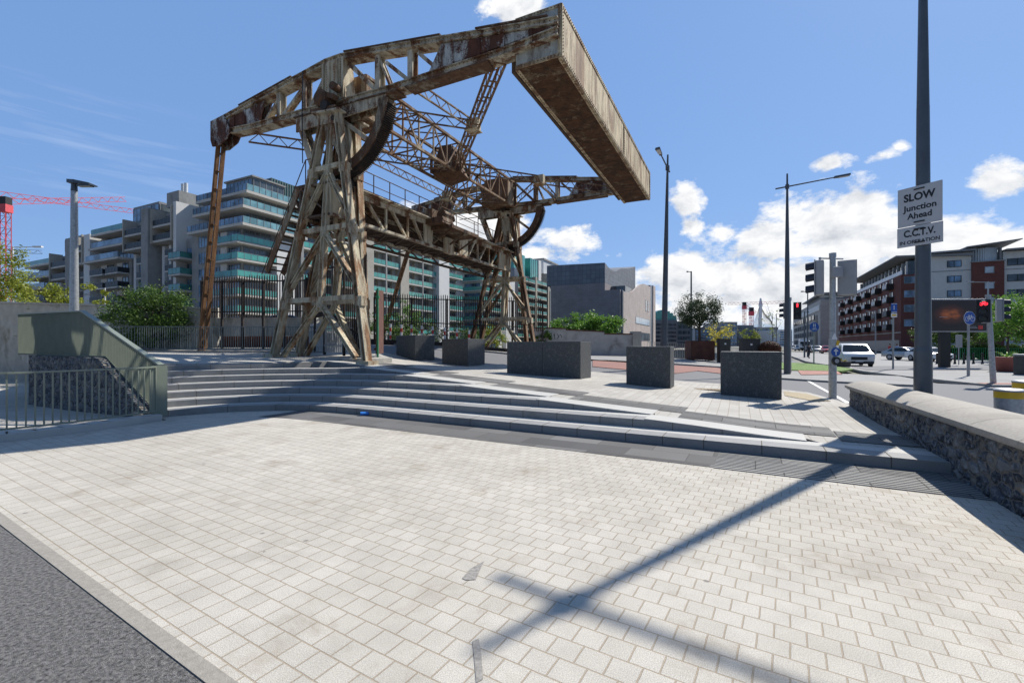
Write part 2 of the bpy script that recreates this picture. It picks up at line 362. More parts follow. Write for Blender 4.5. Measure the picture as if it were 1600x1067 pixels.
mat('sign_blue', (.01, .08, .36), .4, .05, 3); mat('white', (.75, .75, .75), .5, .04, 4)
mat('yellow', (.75, .45, .02), .5, .1, 6); mat('corten', (.09, .035, .025), .85, .3, 3, .003, c2=(.13, .055, .03), scale2=2)
mat('cabinet', (.045, .045, .045), .6, .15, 4)
mat('terracotta', (.3, .1, .08), .7, .12, 6); mat('soil', (.05, .035, .02), .95, .3, 20)
mat('bark', (.08, .06, .045), .9, .3, 12, .01)
mat('red_paint', (.6, .05, .04), .5, .1, 5); mat('crane_red', (.6, .07, .09), .6, .15, 2)
emit_mat('red_lamp', (1, .03, .05), 3.0); mat('lens_dark', (.02, .03, .03), .25, .2, 10)
leaf_mat('leaf_green', (.035, .085, .018), (.12, .2, .035)); leaf_mat('leaf_bright', (.07, .17, .02), (.2, .36, .06), .35)
leaf_mat('leaf_olive', (.03, .055, .025), (.1, .135, .065), .15); leaf_mat('leaf_yellow', (.42, .36, .03), (.62, .55, .1), .35)
leaf_mat('leaf_yellowgreen', (.12, .17, .02), (.34, .36, .04), .3); leaf_mat('leaf_red', (.09, .03, .015), (.2, .08, .03), .2)
leaf_mat('leaf_brown', (.06, .025, .015), (.14, .065, .035), .15)
rust_mat('tower_paint', (.68, .6, .43), (.17, .085, .04), (.4, .23, .12), .455, streak=(1, 1, .22))
rust_mat('beam_paint', (.62, .56, .43), (.075, .033, .02), (.26, .13, .065), .475, streak=(1, 1, .5))
rust_mat('rusty', (.32, .28, .21), (.065, .038, .026), (.17, .095, .055), .58)
rust_mat('rust_brown', (.46, .38, .27), (.11, .06, .035), (.27, .155, .085), .55, streak=(1, 1, .15))
rust_mat('plate_paint', (.58, .6, .57), (.06, .025, .018), (.13, .05, .03), .53, streak=(1, 1, .4), scale=1.3)
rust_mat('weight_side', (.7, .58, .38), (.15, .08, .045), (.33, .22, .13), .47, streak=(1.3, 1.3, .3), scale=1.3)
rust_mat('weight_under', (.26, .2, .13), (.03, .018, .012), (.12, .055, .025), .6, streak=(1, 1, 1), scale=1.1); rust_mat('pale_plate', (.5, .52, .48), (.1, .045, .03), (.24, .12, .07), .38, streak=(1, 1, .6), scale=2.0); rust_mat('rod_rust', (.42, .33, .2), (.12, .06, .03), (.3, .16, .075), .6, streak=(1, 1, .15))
mat('rack_black', (.028, .022, .018), .8, .4, 8, c2=(.09, .05, .03), scale2=3)
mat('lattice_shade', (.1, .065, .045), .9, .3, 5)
# building materials
mat('conc_beige', (.42, .39, .33), .9, .08, 1.2, c2=(.35, .32, .27), scale2=.25)
mat('conc_white', (.66, .66, .64), .85, .05, .8)
mat('conc_grey', (.3, .3, .29), .9, .1, 1, c2=(.22, .22, .21), scale2=.3)
mat('slab_edge', (.5, .48, .44), .85, .06, 1); mat('soffit', (.4, .38, .34), .9, .06, 1)
mat('glass_smoke', (.03, .035, .04), .4, .3, 2, spec=.3); mat('screen_teal', (.02, .09, .085), .4, .2, .5); mat('visor', (.025, .032, .05), .6, .1, 5); glass_mat('glass_green', (.085, .33, .285), .15, .18, .35); glass_mat('glass_pale', (.17, .33, .36), .1, .3, .4); glass_mat('glass_teal', (.05, .22, .21), .15, .3, .3)
glass_mat('glass_blue', (.12, .2, .3), .06, .7, .35); glass_mat('glass_dark', (.05, .07, .09), .07, .6, .5)
glass_mat('glass_dim', (.09, .11, .12), .12, .5, .3); glass_mat('glass_office', (.42, .47, .5), .1, .22, .25)
mat('mullion', (.22, .23, .24), .6, .05, 2); mat('white_frame', (.6, .62, .63), .6, .05, 2)
mat('cladding_dark', (.15, .165, .19), .35, .12, .2, metal=.6)
mat('roof_grey', (.2, .21, .22), .7, .08, 1)
brick_mat('theatre_stone_shaded', (.27, .245, .25), (.3, .27, .275), (.2, .18, .18), 1.6, .6, .03, vertical=R(63.5), speck=.03, bump=.01)  # darker copy of the stone: shade on the front face put into the colour
brick_mat('theatre_stone_lit', (.48, .42, .39), (.52, .455, .42), (.4, .35, .33), 1.6, .6, .03, vertical=R(153.5), speck=.03, bump=.01)  # lighter copy of the same stone: sunlight on the side painted in
brick_mat('theatre_metal', (.16, .18, .21), (.2, .22, .25), (.1, .11, .13), 1.5, 1.5, .05, vertical=R(63.5), speck=.03, bump=.01, offset=0)
brick_mat('red_brick', (.14, .045, .035), (.18, .06, .045), (.13, .08, .07), .23, .075, .008, vertical=R(63.5), speck=.15)
mat('render_white', (.58, .58, .55), .85, .05, 1, c2=(.5, .5, .47), scale2=.3)
brick_mat('pale_stone', (.4, .38, .35), (.44, .42, .39), (.3, .29, .27), 1.2, .6, .02, vertical=R(63.5), speck=.04)
M = MT
# ------------------------------------------------------------------ bearings: pixel -> place (used once, to survey positions)
UU = np.array([.4462, .8949]); VV = np.array([-.8949, .4462]); U2 = (.4462, .8949)
OO = np.array([1.61, 14.76])
def ray(px, py): return np.array([(px-800)/F, 1., (HZ-py)/F])
def at(px, py, D): r = ray(px, py)*D; return Vector((r[0], D, CZ+r[2]))
def gz(px, py, z): D = (CZ-z)*F/(py-HZ); return ((px-800)/F*D, D)
# ------------------------------------------------------------------ terrain height
L0 = np.array([5.78, 5.95]); LD = np.array([-.882, .471]); LN = np.array([.471, .882]); TR = .66; RH = .15
def zr(p):      # ramp beside the steps
    q = (-.9727*(p[0]-4.72)+.2323*(p[1]-7.40)); return .15+.0658*q
def tk(k, z):   # parameter on riser line k at which the ramp has height z
    b = L0+LN*TR*(k-1); z0 = zr(b); dz = zr(b+LD)-z0; return (z-z0)/dz
ctrl = []
for k in range(2, 8):
    b = L0+LN*TR*(k-1)
    for z in (RH*(k-1), RH*(k-.5), RH*k):
        p = b+LD*tk(k, z); ctrl.append((p[0], p[1], z))
        p = p+LN*1.6; ctrl.append((p[0], p[1], z+.0))
def curve1():   # front line of the lowest riser, from the right-hand wall to the left
    P = [L0+LD*t for t in (-.6, 0, 2, 4, 6, 8, 9.6)]+[np.array(q) for q in ((-4.0, 11.16), (-5.0, 11.55), (-6.1, 11.68), (-7.1, 11.42), (-7.9, 10.85), (-8.5, 10.1))]
    return P
def smooth(P, n=4):
    P = [np.array(p, float) for p in P]; out = []
    for i in range(len(P)-1):
        p0 = P[max(i-1, 0)]; p1 = P[i]; p2 = P[i+1]; p3 = P[min(i+2, len(P)-1)]
        for j in range(n):
            t = j/n; out.append(.5*((2*p1)+(-p0+p2)*t+(2*p0-5*p1+4*p2-p3)*t*t+(-p0+3*p1-3*p2+p3)*t**3))
    out.append(P[-1]); return out
C1 = smooth(curve1(), 5)
def offset(P, d):
    out = []
    for i, p in enumerate(P):
        a = P[max(i-1, 0)]; b = P[min(i+1, len(P)-1)]; t = (b-a)/np.linalg.norm(b-a)
        out.append(p+np.array([t[1], -t[0]])*d)
    return out
GA = np.array([-8.05, 10.45]); GD = np.array([-.86, .51])      # guard line at the left end of the steps
def left_of_guard(p): # signed distance; >0 on the stair side
    return (p[0]-GA[0])*(.51)+(p[1]-GA[1])*(.86)
def riser(k):
    P = offset(C1, TR*(k-1)); out = []
    for a, b in zip(P, P[1:]):
        if not out: out.append(a)
        if left_of_guard(b) < 0 and b[0] < -6:
            da, db = left_of_guard(a), left_of_guard(b)
            out.append(a+(b-a)*da/(da-db)); break
        out.append(b)
    return out
RS = {k: riser(k) for k in range(1, 9)}
for p in RS[7][-12::3]: ctrl.append((p[0], p[1], 1.05))
ctrl += [(*gz(px, py, z), z) for px, py, z in [(435, 557, 1.16), (574, 555, 1.2), (648, 563.5, .864), (731, 572.5, .66), (908, 592, .50), (1048, 607, .33), (1222, 625, .19),
   (926, 580, .40), (1057, 594.5, .27), (1137, 600.6, .2), (1225, 609, .15), (1301, 621, .14), (791, 550, 1.22), (740, 547, 1.32)]]
ctrl += [(8.6, 11.3, .15), (6.4, 7.4, .15), (5.9, 6.5, .14), (5.5, 8.2, .15)]
ctrl += [(-15.4, 22, 1.28), (-12, 22, 1.28), (-9, 22, 1.28), (-20, 22, 1.3), (-12, 13.3, 1.3), (-16.6, 16, 1.36), (-20, 18, 1.4)]
ctrl += [(-8.2, 28, 1.72), (-4.7, 28, 1.6), (-2.3, 27.5, 1.35), (-14, 30, 2.0), (-20, 36, 2.0), (-28, 42, 1.8), (0, 33, 1.05), (6.7, 37, .8), (10.8, 37.2, .72), (14, 35.5, .5), (20, 38, .25)]
ctrl += [(15.5, 27, .0), (23, 30, -.05), (22, 20, -.05), (14, 17, .02), (30, 24, -.05), (28, 38, -.06), (40, 50, -.05), (30, 60, -.05), (60, 30, 0), (40, 10, 0), (20, 5, .0), (15, 12, .02), (12, 8, 0), (50, 90, 0), (90, 90, 0), (20, 60, .0),
         (-20, -5, -.2), (20, -10, 0), (0, -20, 0), (-30, 10, -.3), (-60, 30, 0.5), (-50, 60, .8), (-60, 100, 1), (0, 60, -.7), (-20, 80, -.5), (0, 110, -.6), (30, 140, -.4), (14, 50, -.5), (100, 160, 0), (-120, 120, 0.5), (140, 60, 0), (10, 9.5, .02)]
CT = np.array(ctrl, float); CX = CT[:, :2]; cc2 = 1.2**2
def _phi(d2): return np.sqrt(d2+cc2)
A_ = _phi(((CX[:, None]-CX[None])**2).sum(-1)); n_ = len(CX)
A_ = np.block([[A_, np.ones((n_, 1))], [np.ones((1, n_)), np.zeros((1, 1))]])+np.eye(n_+1)*0
W_ = np.linalg.solve(A_+np.diag([-.02]*n_+[0]), np.append(CT[:, 2], 0))
def Gv(X):
    X = np.atleast_2d(np.array(X, float)); return _phi(((X[:, None]-CX[None])**2).sum(-1))@W_[:-1]+W_[-1]
def G(x, y): return float(Gv([(x, y)])[0])
def gp(px, py, lo=3, hi=400):      # point where a sight line meets the ground
    r = ray(px, py); ds = np.concatenate([np.arange(lo, 60, .1), np.arange(60, hi, 1.)])
    zz = Gv(np.stack([ds*r[0], ds], 1)); k = np.argmax((CZ+r[2]*ds) <= zz)
    D = ds[k] if (CZ+r[2]*ds[k]) <= zz[k] else 60.
    return Vector((r[0]*D, D, zz[k] if D < 60 else 0))
def gpt(x, y, dz=0): return Vector((x, y, G(x, y)+dz))

def sheet(name, poly, m, dz=0.0, step=.6, skirt=.12, zf=None, kind='structure', label=None):
    """a paved area: polygon cut by a grid and draped on the terrain, with a skirt round its edge"""
    bm = bmesh.new(); vs = [bm.verts.new((p[0], p[1], 0)) for p in poly]; f = bm.faces.new(vs)
    bmesh.ops.triangulate(bm, faces=[f])
    xs = [p[0] for p in poly]; ys = [p[1] for p in poly]
    for ax, (lo, hi) in enumerate(((min(xs), max(xs)), (min(ys), max(ys)))):
        st = max(step, (hi-lo)/90); c = math.floor(lo/st)*st+st
        while c < hi:
            no = (1, 0, 0) if ax == 0 else (0, 1, 0); pt = (c, 0, 0) if ax == 0 else (0, c, 0)
            bmesh.ops.bisect_plane(bm, geom=bm.verts[:]+bm.edges[:]+bm.faces[:], plane_co=pt, plane_no=no); c += st
    bmesh.ops.triangulate(bm, faces=bm.faces[:])
    V = bm.verts[:]
    z = Gv([(v.co.x, v.co.y) for v in V]) if zf is None else [zf((v.co.x, v.co.y)) for v in V]
    for v, h in zip(V, z): v.co.z = h+dz
    bmesh.ops.recalc_face_normals(bm, faces=bm.faces[:])
    up = sum(f.normal.z*f.calc_area() for f in bm.faces)
    if up < 0: bmesh.ops.reverse_faces(bm, faces=bm.faces[:])
    if skirt:
        be = [e for e in bm.edges if e.is_boundary]
        r = bmesh.ops.extrude_edge_only(bm, edges=be)
        for v in r['geom']:
            if isinstance(v, bmesh.types.BMVert): v.co.z -= skirt
        bmesh.ops.recalc_face_normals(bm, faces=bm.faces[:])
    me = bpy.data.meshes.new(name); bm.to_mesh(me); bm.free(); me.materials.append(M[m])
    o = bpy.data.objects.new(name, me); col.objects.link(o); tag(o, label, kind=kind); return o

def ground():
    def axis(lo, hi, a, b, st, far):
        v = [lo]; x = lo
        while x < a: x = min(x+far, a); v.append(x)
        while x < b: x += st; v.append(x)
        while x < hi: x += far; v.append(min(x, hi))
        return v
    xs = axis(-900, 900, -40, 60, 1.0, 45); ys = axis(-300, 1400, -10, 60, 1.0, 45)
    P = [(x, y) for y in ys for x in xs]; z = Gv(P)
    vs = []
    plaza = lambda x, y: left_of_guard((x, y)) < 20 and ((x-L0[0])*LN[0]+(y-L0[1])*LN[1]) < 5.5 and (x-5.04)*.8949-(y-4.48)*.4462 < 1
    for (x, y), h in zip(P, z):
        far = max(0, min(1, (math.hypot(x, y)-60)/60)); h = h*(1-far)
        if plaza(x, y): h = min(h, 0)-.25
        vs.append((x, y, h-.22))
    n = len(xs); fs = [(j*n+i, j*n+i+1, (j+1)*n+i+1, (j+1)*n+i) for j in range(len(ys)-1) for i in range(n-1)]
    mb = MB(); mb.add(vs, fs); o = mb.build('ground', M['ground']); tag(o, kind='structure')
ground()

# ---- plaza
wall_pt = lambda a, d=0: np.array([5.04, 4.48])+UU*a+np.array([.8949, -.4462])*d    # inner foot of the right-hand stone wall
kA = np.array([-4.82, 4.286]); kD = np.array([-.854, .521]); kN = np.array([-.521, -.854])
plz = [tuple(p) for p in RS[1]]
poly = [tuple(wall_pt(1.9, .1)), tuple(wall_pt(-4.4, .1)), tuple(kA-kD*9), tuple(kA+kD*9), (-13.6, 7.0), (-9.6, 7.55), (-8.3, 8.9), (-7.75, 10.2)]+[tuple(p+LN*.05) for p in RS[1][::-1]]
flat = lambda p: 0.0
sheet('plaza_paving', poly, 'setts', 0, zf=flat, step=3)
# ribbed and smooth dark slabs along the lowest step
bandp = [tuple(p) for p in C1[5:-9]]; inner = [tuple(np.array(p)-LN*1.12) for p in bandp]
cut = 13
sheet('dark_slab_band', [tuple(p) for p in offset(C1, .03)][cut-1:-18]+[tuple(np.array(p)-LN*1.12) for p in C1[cut-1:-18]][::-1], 'dark_slabs', .005, zf=flat, step=3, skirt=0)
q0 = np.array(C1[0])-LD*.0
sheet('ribbed_slab_band', [tuple(p+LN*.03) for p in C1[0:cut]]+[tuple(p-LN*1.15) for p in C1[0:cut]][::-1]+[tuple(wall_pt(.35, .05))], 'ribbed_slabs', .005, zf=flat, step=3, skirt=0)
# stone edging and asphalt footway bottom left
sheet('edging_stones', [tuple(kA+kD*t-kN*.085) for t in (-10, 9)]+[tuple(kA+kD*t) for t in (9, -10)], 'coping_stone', .006, zf=flat, step=3, skirt=.05)
sheet('footway', [tuple(kA+kD*t+kN*.003) for t in (-14, 9)]+[tuple(kA+kD*t+kN*9) for t in (9, -14)], 'footway_asphalt', .0, zf=flat, step=3)

# ---- steps: each riser is a kerb of granite blocks, each tread a slab
def build_steps():
    mb = MB(); joints = MB(); rng = random.Random(3)
    tips = {}
    for k in range(1, 8):
        Pk = RS[k]; z0 = RH*(k-1); z1 = RH*k
        # trim the right end at the point where the ramp reaches the lower tread
        if k > 1:
            tT = tk(k, z0); tP = tk(k, z1); base = L0+LN*TR*(k-1)
            T = base+LD*tT; Pp = base+LD*tP; tips[k] = (T, Pp)
            par = [float((p-base)@LD) for p in Pk]
            line = [T, Pp]+[p for p, a in zip(Pk, par) if a > tP+.05]
            hs = [z0+.001, z1]+[z1]*(len(line)-2)
        else: line = list(Pk); hs = [z1]*len(line)
        up = offset(line, .38)
        n = len(line)
        vs = []
        for p, u, h in zip(line, up, hs):
            f = p-LN*.0
            vs += [(p[0], p[1], z0-.12), (p[0], p[1], h), (u[0], u[1], h+(.002 if k > 1 else 0)), (u[0], u[1], z0-.12)]
        fs = []
        for i in range(n-1):
            a = 4*i; b = 4*(i+1)
            fs += [(a, b, b+1, a+1), (a+1, b+1, b+2, a+2), (a+2, b+2, b+3, a+3)]
        fs += [(0, 1, 2, 3), (4*(n-1)+3, 4*(n-1)+2, 4*(n-1)+1, 4*(n-1))]
        mb.add(vs, fs, 0)
        # tread behind the nosing
        if k < 7:
            nxt = RS[k+1]; back = offset(line, TR+.02)
            par0 = 0 if k == 1 else 1
            a = up[par0:]; b = [q for q in back[par0:]]
            if k >= 1:
                vs = []; 
                for p, q in zip(a, b): vs += [(p[0], p[1], z1-.002), (q[0], q[1], z1-.002)]
                mb.add(vs, [(2*i, 2*i+2, 2*i+3, 2*i+1) for i in range(len(a)-1)], 1)
        # joints between blocks
        L = 0; nxtj = rng.uniform(.3, .9)
        for i in range(1, n):
            seg = np.linalg.norm(line[i]-line[i-1])
            while nxtj < L+seg:
                f = (nxtj-L)/seg; c = line[i-1]+(line[i]-line[i-1])*f; h = hs[i-1]+(hs[i]-hs[i-1])*f
                d = (line[i]-line[i-1])/seg; nn = np.array([d[1], -d[0]])
                if h-z0 > .02:
                    p = c-nn*.0015; q = c+nn*.386
                    w = .006
                    joints.hexa([(*(p-d*w), z0-.05), (*(p+d*w), z0-.05), (*(q+d*w), z0-.05), (*(q-d*w), z0-.05)], [(*(p-d*w), h+.0035), (*(p+d*w), h+.0035), (*(q+d*w), h+.0035), (*(q-d*w), h+.0035)])
                nxtj += rng.uniform(.62, .95) if i < n-14 else rng.uniform(.9, 1.3)
            L += seg
    o = mb.build('steps', [M['step_granite'], M['coping_granite']]); tag(o, kind='structure')
    j = joints.build('step_joints', mat('joint', (.12, .095, .07), .95, .3, 30)); tag(j, kind='structure')
    return tips
TIPS = build_steps()

# ---- upper terrace
road_near = [gp(1335, 634), gp(1301, 624), gp(1262, 613), gp(1225, 609), gp(1137, 600.6), gp(1057, 594.5), gp(980, 586), gp(926, 580)]
road_near += [gpt(1.6, 22.0), gpt(-1.5, 23.3), gpt(-4.6, 23.8), gpt(-9, 25.2), gpt(-14, 27.2), gpt(-24, 31.5)]
tp = []
tp += [tuple(wall_pt(8.0, .1)), tuple(wall_pt(1.95, .1))]
r1 = offset(C1, .33)
for p in r1:
    a = float((p-L0)@LD)
    if a < tk(2, .15)-.05: tp.append(tuple(p))
for k in range(2, 8):
    T, Pp = TIPS[k]; tp += [tuple(T+LN*.3), tuple(Pp+LN*.3)]
for p in offset(RS[7], .3):
    if float((p-L0)@LD) > float((TIPS[7][1]-L0)@LD)+.3: tp.append(tuple(p))
tp += [tuple(GA+GD*t) for t in (7, 9.9)]+[(-22.3, 22.6), (-23.5, 26), (-25, 30.5)]
tp2 = [(p.x, p.y) for p in road_near[::-1]]
sheet('upper_terrace', tp+tp2[1:], 'slabs', 0.0, step=.5, skirt=.3)
def stripzone(k, t0, t1, n0, n1):
    b = L0+LN*TR*(k-1); return [tuple(b+LD*t+LN*n) for t, n in ((t0, n0), (t1, n0), (t1, n1), (t0, n1))]
for k in range(2, 8):
    t0 = float((TIPS[k][0]-L0)@LD); L = 2.5
    if k < 7:
        t1 = float((TIPS[k+1][0]-L0)@LD)
    else: t1 = t0+3.2
    o = sheet('ramp_coping', stripzone(k, t0-.02, t1, .0, .62), 'coping_granite', .012, step=.4, skirt=.02)
    o = sheet('ramp_slab_band', stripzone(k, t0-.5, t1-.5, .64, 1.62), 'ribbed_slabs' if k < 4 else 'dark_slabs', .010, step=.4, skirt=0)
o = sheet('ramp_slab_band', stripzone(2, -1.25, tk(2, .15)-.52, .3, 1.25), 'ribbed_slabs', .010, step=.4, skirt=0)
tp_ = [gp(1225, 612), gp(1262, 616), gp(1299, 627)]; 
sheet('buff_tactile_paving', [(p.x, p.y) for p in tp_]+[(gp(1275, 628).x, gp(1275, 628).y), (gp(1226, 619).x, gp(1226, 619).y)], 'buff_tactile', .012, step=.5, skirt=0)

# ---- carriageway, cycle lane, footways beyond
road_far = [gp(1237, 598.5)]+[gp(1137, 590), gp(1057, 583), gp(980, 577), gp(926, 572.5)]+[gpt(3.5, 27.5), gpt(-1, 26.3)]+[gpt(-5.5, 27.2), gpt(-10, 28.6), gpt(-25, 35.5)]
rn = [(p.x, p.y) for p in road_near]; rf = [(p.x, p.y) for p in road_far]
jx = [tuple(wall_pt(8.2, .6)), tuple(wall_pt(6, 1.3)), tuple(wall_pt(-3, 1.3)), (13, -4), (60, -4), (60, 14), (27, 18.2), (21.8, 19.0), (20.2, 21.6), (22, 25.5), (19.5, 27.5), (30, 48), (60, 104), (52, 108), (23.0, 50), (17.9, 38.9), (15.9, 35.5), (12.8, 22.6)]
sheet('road', rn[::-1][:-1]+[rn[0]]+jx+rf[1:], 'asphalt', -.09, step=1.0, skirt=.1)
cyc = [gpt(12.6, 23.4), gpt(10.6, 26.0), gp(1057, 581.5), gp(980, 575.5), gp(926, 571), gp(926, 561.5), gp(980, 565), gp(1057, 569.5), gpt(13.3, 29.6), gpt(14.0, 27.0)]
sheet('cycle_lane', [(p.x, p.y) for p in cyc], 'cycle_red', -.06, step=1, skirt=.05)
qp = [(-24, 36.6), (-10, 30), (-5.2, 28.4), (0, 27.6), (4.2, 28.8)]+[(p.x, p.y) for p in (gp(926, 559.5), gp(1057, 568))]+[(13.6, 29.8), (14.4, 27.2), (16.6, 37.2), (13.9, 39.5), (11, 38.3), (0, 37.2), (-12, 36), (-22, 42)]
sheet('quay_pavement', qp, 'far_pavement', .0, step=1, skirt=.2)
# white edge line of the junction
wl = [gp(1252, 587.5), gp(1300, 612), gp(1326, 626)]
def strip(name, pts, w, m, dz):
    a = [Vector((p[0], p[1])) for p in pts]; L = []; Rr = []
    for i, p in enumerate(a):
        d = (a[min(i+1, len(a)-1)]-a[max(i-1, 0)]).normalized(); nrm = Vector((-d.y, d.x))*w/2
        L.append(tuple(p+nrm)); Rr.append(tuple(p-nrm))
    return sheet(name, L+Rr[::-1], m, dz, step=.5, skirt=0)
strip('road_edge_line', wl, .14, 'white_line', -.078)
for i in range(6):
    a = gp(1075+i*1.0, 571+i*0.2)
for t in range(7):
    p = Vector((9.3-t*1.1, 31.0-t*.05)); strip('lane_dash', [(p.x, p.y), (p.x-.55, p.y+.03)], .16, 'white_line', -.045)
# island with red tactile and grass
sheet('red_crossing_paving', [(p.x, p.y) for p in (gp(1240, 571), gp(1292, 571.5), gp(1316, 585.5), gp(1252, 586))], 'red_tactile', .035, step=1, skirt=.1)
sheet('junction_pavement', [(12.9, 22.7), (16.0, 20.2), (17.4, 19.4), (19.9, 21.8), (21.7, 25.5), (19.2, 27.6), (17.9, 34), (14.0, 34), (14.2, 27.0)], 'far_pavement', .0, step=1, skirt=.15)
grass_poly = [(17.7, 28.9), (20.9, 28.8), (23.4, 31.2), (25.8, 40), (23.1, 50), (18.2, 39.2), (16.9, 32)]
sheet('grass_verge', grass_poly, 'grass', .05, step=1, skirt=.1)
sheet('right_pavement', [(20.7, 19.6), (27.2, 18.6), (62, 14.6), (62, 50), (70, 104), (61, 104), (31, 48), (23.3, 30.5)], 'far_pavement', .0, step=1.5, skirt=.15)
sheet('side_road', [(24, 30.8), (62, 33), (62, 39), (27, 37)], 'asphalt', .02, step=1.5, skirt=0)
sheet('red_kerb_strip', [(20.9, 20.0), (27.2, 19.2), (27.4, 20.0), (21.1, 20.7)], 'red_tactile', .012, step=1, skirt=0)
# lower path on the left and the dock water beyond the quay
lp = [tuple(GA-np.array([.1, .3])), (-8.75, 8.9), (-9.9, 7.7), (-14, 7.1), (-30, 8), (-34, 24.6), (-22.6, 25.0), (-22.1, 22.4), (-16.9, 15.9)]
sheet('lower_path', lp, 'setts', 0, step=3, zf=lambda p: -.02-.22*max(0, min(1, (-9-p[0])/5)), skirt=.1)
o = sheet('water', [(8, 41), (26, 44), (60, 150), (-10, 150), (-40, 76), (-38, 50)], 'water', 0, step=400, skirt=0, zf=lambda p: -.06)
# ------------------------------------------------------------------ granite blocks on the terrace
def block(px, py, w, d, h, label, rot=0.0, join=False):
    p = gp(px, py)                      # near right-hand bottom corner
    ang = math.atan2(-.4462, .8949)+rot    # the front face runs along the step direction
    t = empty('granite_block', (p.x, p.y, p.z-.03), ang, label, 'stone block', 'granite blocks along the terrace edge')
    mb = MB()
    if join:
        mb.box(-w, -w/2-.006, 0, d, 0, h+.03); mb.box(-w/2+.006, 0, 0, d, 0, h+.03); mb.box(-w/2-.03, -w/2+.03, .02, d-.02, 0, h)
    else: mb.box(-w, 0, 0, d, 0, h+.03)
    o = mb.build('block_body', M['block_granite'], t, bevel=.012)
    return t
block(648.4, 563.5, 1.7, 1.25, 1.3, 'dark granite block farthest from the stone wall, next to the rusty lift bridge', rot=R(-16))
block(731, 572.5, 1.58, 1.4, 1.3, 'dark granite cube with a sunlit side, second from the rusty lift bridge', rot=R(-5))
block(907, 592.5, 2.85, 1.25, 1.3, 'double-length dark granite block split by a middle joint', join=True)
block(1047.5, 607.2, 1.36, .95, 1.3, 'dark granite block between the double block and the block nearest the traffic signals')
block(1221.5, 625, 1.52, 1.0, 1.3, 'largest-looking dark granite block, nearest the traffic signals and stone wall')

# ------------------------------------------------------------------ stone wall with rounded coping on the right
def stone_wall():
    ang = math.atan2(UU[1], UU[0]); A0 = -6.5; A1 = 7.75
    p0 = wall_pt(A0)
    t = empty('stone_wall', (p0[0], p0[1], 0), ang, 'low rubble stone wall with rounded buff coping stones on the right', 'wall')
    L = A1-A0; top = lambda a: .80-.0128*(a-A0-6.4)*1.0
    # local: x along the wall, -y away from the plaza
    mb = MB(); rng = np.random.RandomState(4); nx = int(L/.055); nz = 17
    sd = []
    for i in range(int(L/.27)+2):
        for j in range(6): sd.append((i*.27+(j % 2)*.13+rng.uniform(-.09, .09), -.2+j*.2+rng.uniform(-.06, .06)))
    sd = np.array(sd)
    def relief(xs, zs):
        P = np.stack([xs, zs], -1); d = np.sqrt((((P[:, None]-sd[None])*np.array([1, 1.25]))**2).sum(-1)); d.sort(1); e = d[:, 1]-d[:, 0]
        return np.clip(e/.07, 0, 1)**.5*.028
    X, Z = np.meshgrid(np.linspace(0, L, nx), np.linspace(0, 1, nz)); zb = -.35
    zt = np.array([top(x) for x in X[0]]); ZZ = zb+Z*(zt[None]-zb); r = relief(X.ravel(), ZZ.ravel()).reshape(X.shape)+rng.uniform(0, .008, X.shape)
    vs = [(X[j, i], r[j, i], ZZ[j, i]) for j in range(nz) for i in range(nx)]
    mb.add(vs, [(j*nx+i, j*nx+i+1, (j+1)*nx+i+1, (j+1)*nx+i) for j in range(nz-1) for i in range(nx-1)])
    # far end, back and top
    n2 = 10; vs = []
    ys = np.linspace(0, -.72, n2); zz = np.linspace(zb, zt[-1], nz)
    YE, ZE = np.meshgrid(ys, zz); rr = relief((YE+.9+L).ravel(), ZE.ravel()).reshape(YE.shape)
    mb.add([(L+rr[j, i], YE[j, i], ZE[j, i]) for j in range(nz) for i in range(n2)], [(j*n2+i, j*n2+i+1, (j+1)*n2+i+1, (j+1)*n2+i) for j in range(nz-1) for i in range(n2-1)])
    rb = relief((X+3.3).ravel(), ZZ.ravel()).reshape(X.shape)
    mb.add([(X[j, i], -.74-rb[j, i], ZZ[j, i]) for j in range(nz) for i in range(nx)], [(j*nx+i, (j+1)*nx+i, (j+1)*nx+i+1, j*nx+i+1) for j in range(nz-1) for i in range(nx-1)])
    mb.build('rubble_masonry', M['rubble'], t)
    a = 0; rng2 = random.Random(2)
    while a < L:
        b = min(a+rng2.uniform(.98, 1.1), L+.06)
        cm = MB(); prof = []
        n = 12
        for i in range(n+1):
            u_ = 1-2*i/n; prof.append((-.36+.475*u_, .055+.115*(1-abs(u_)**2.3)))
        prof = [(.115, 0)]+prof+[(-.835, 0)]
        za, zb_ = top(a), top(b)
        cm.hexa([(a+.004, y, za+z) for y, z in prof], [(b-.004, y, zb_+z) for y, z in prof])
        cm.build('coping_stone', M['coping_stone'], t, smooth=True); a = b
    # mortar bed under the coping
    bed = MB(); bed.hexa([(0, .085, top(0)-.03), (0, -.8, top(0)-.03), (0, -.8, top(0)+.012), (0, .085, top(0)+.012)], [(L, .085, top(L)-.03), (L, -.8, top(L)-.03), (L, -.8, top(L)+.012), (L, .085, top(L)+.012)])
    bed.build('mortar_bed', M['coping_stone'], t)
stone_wall()

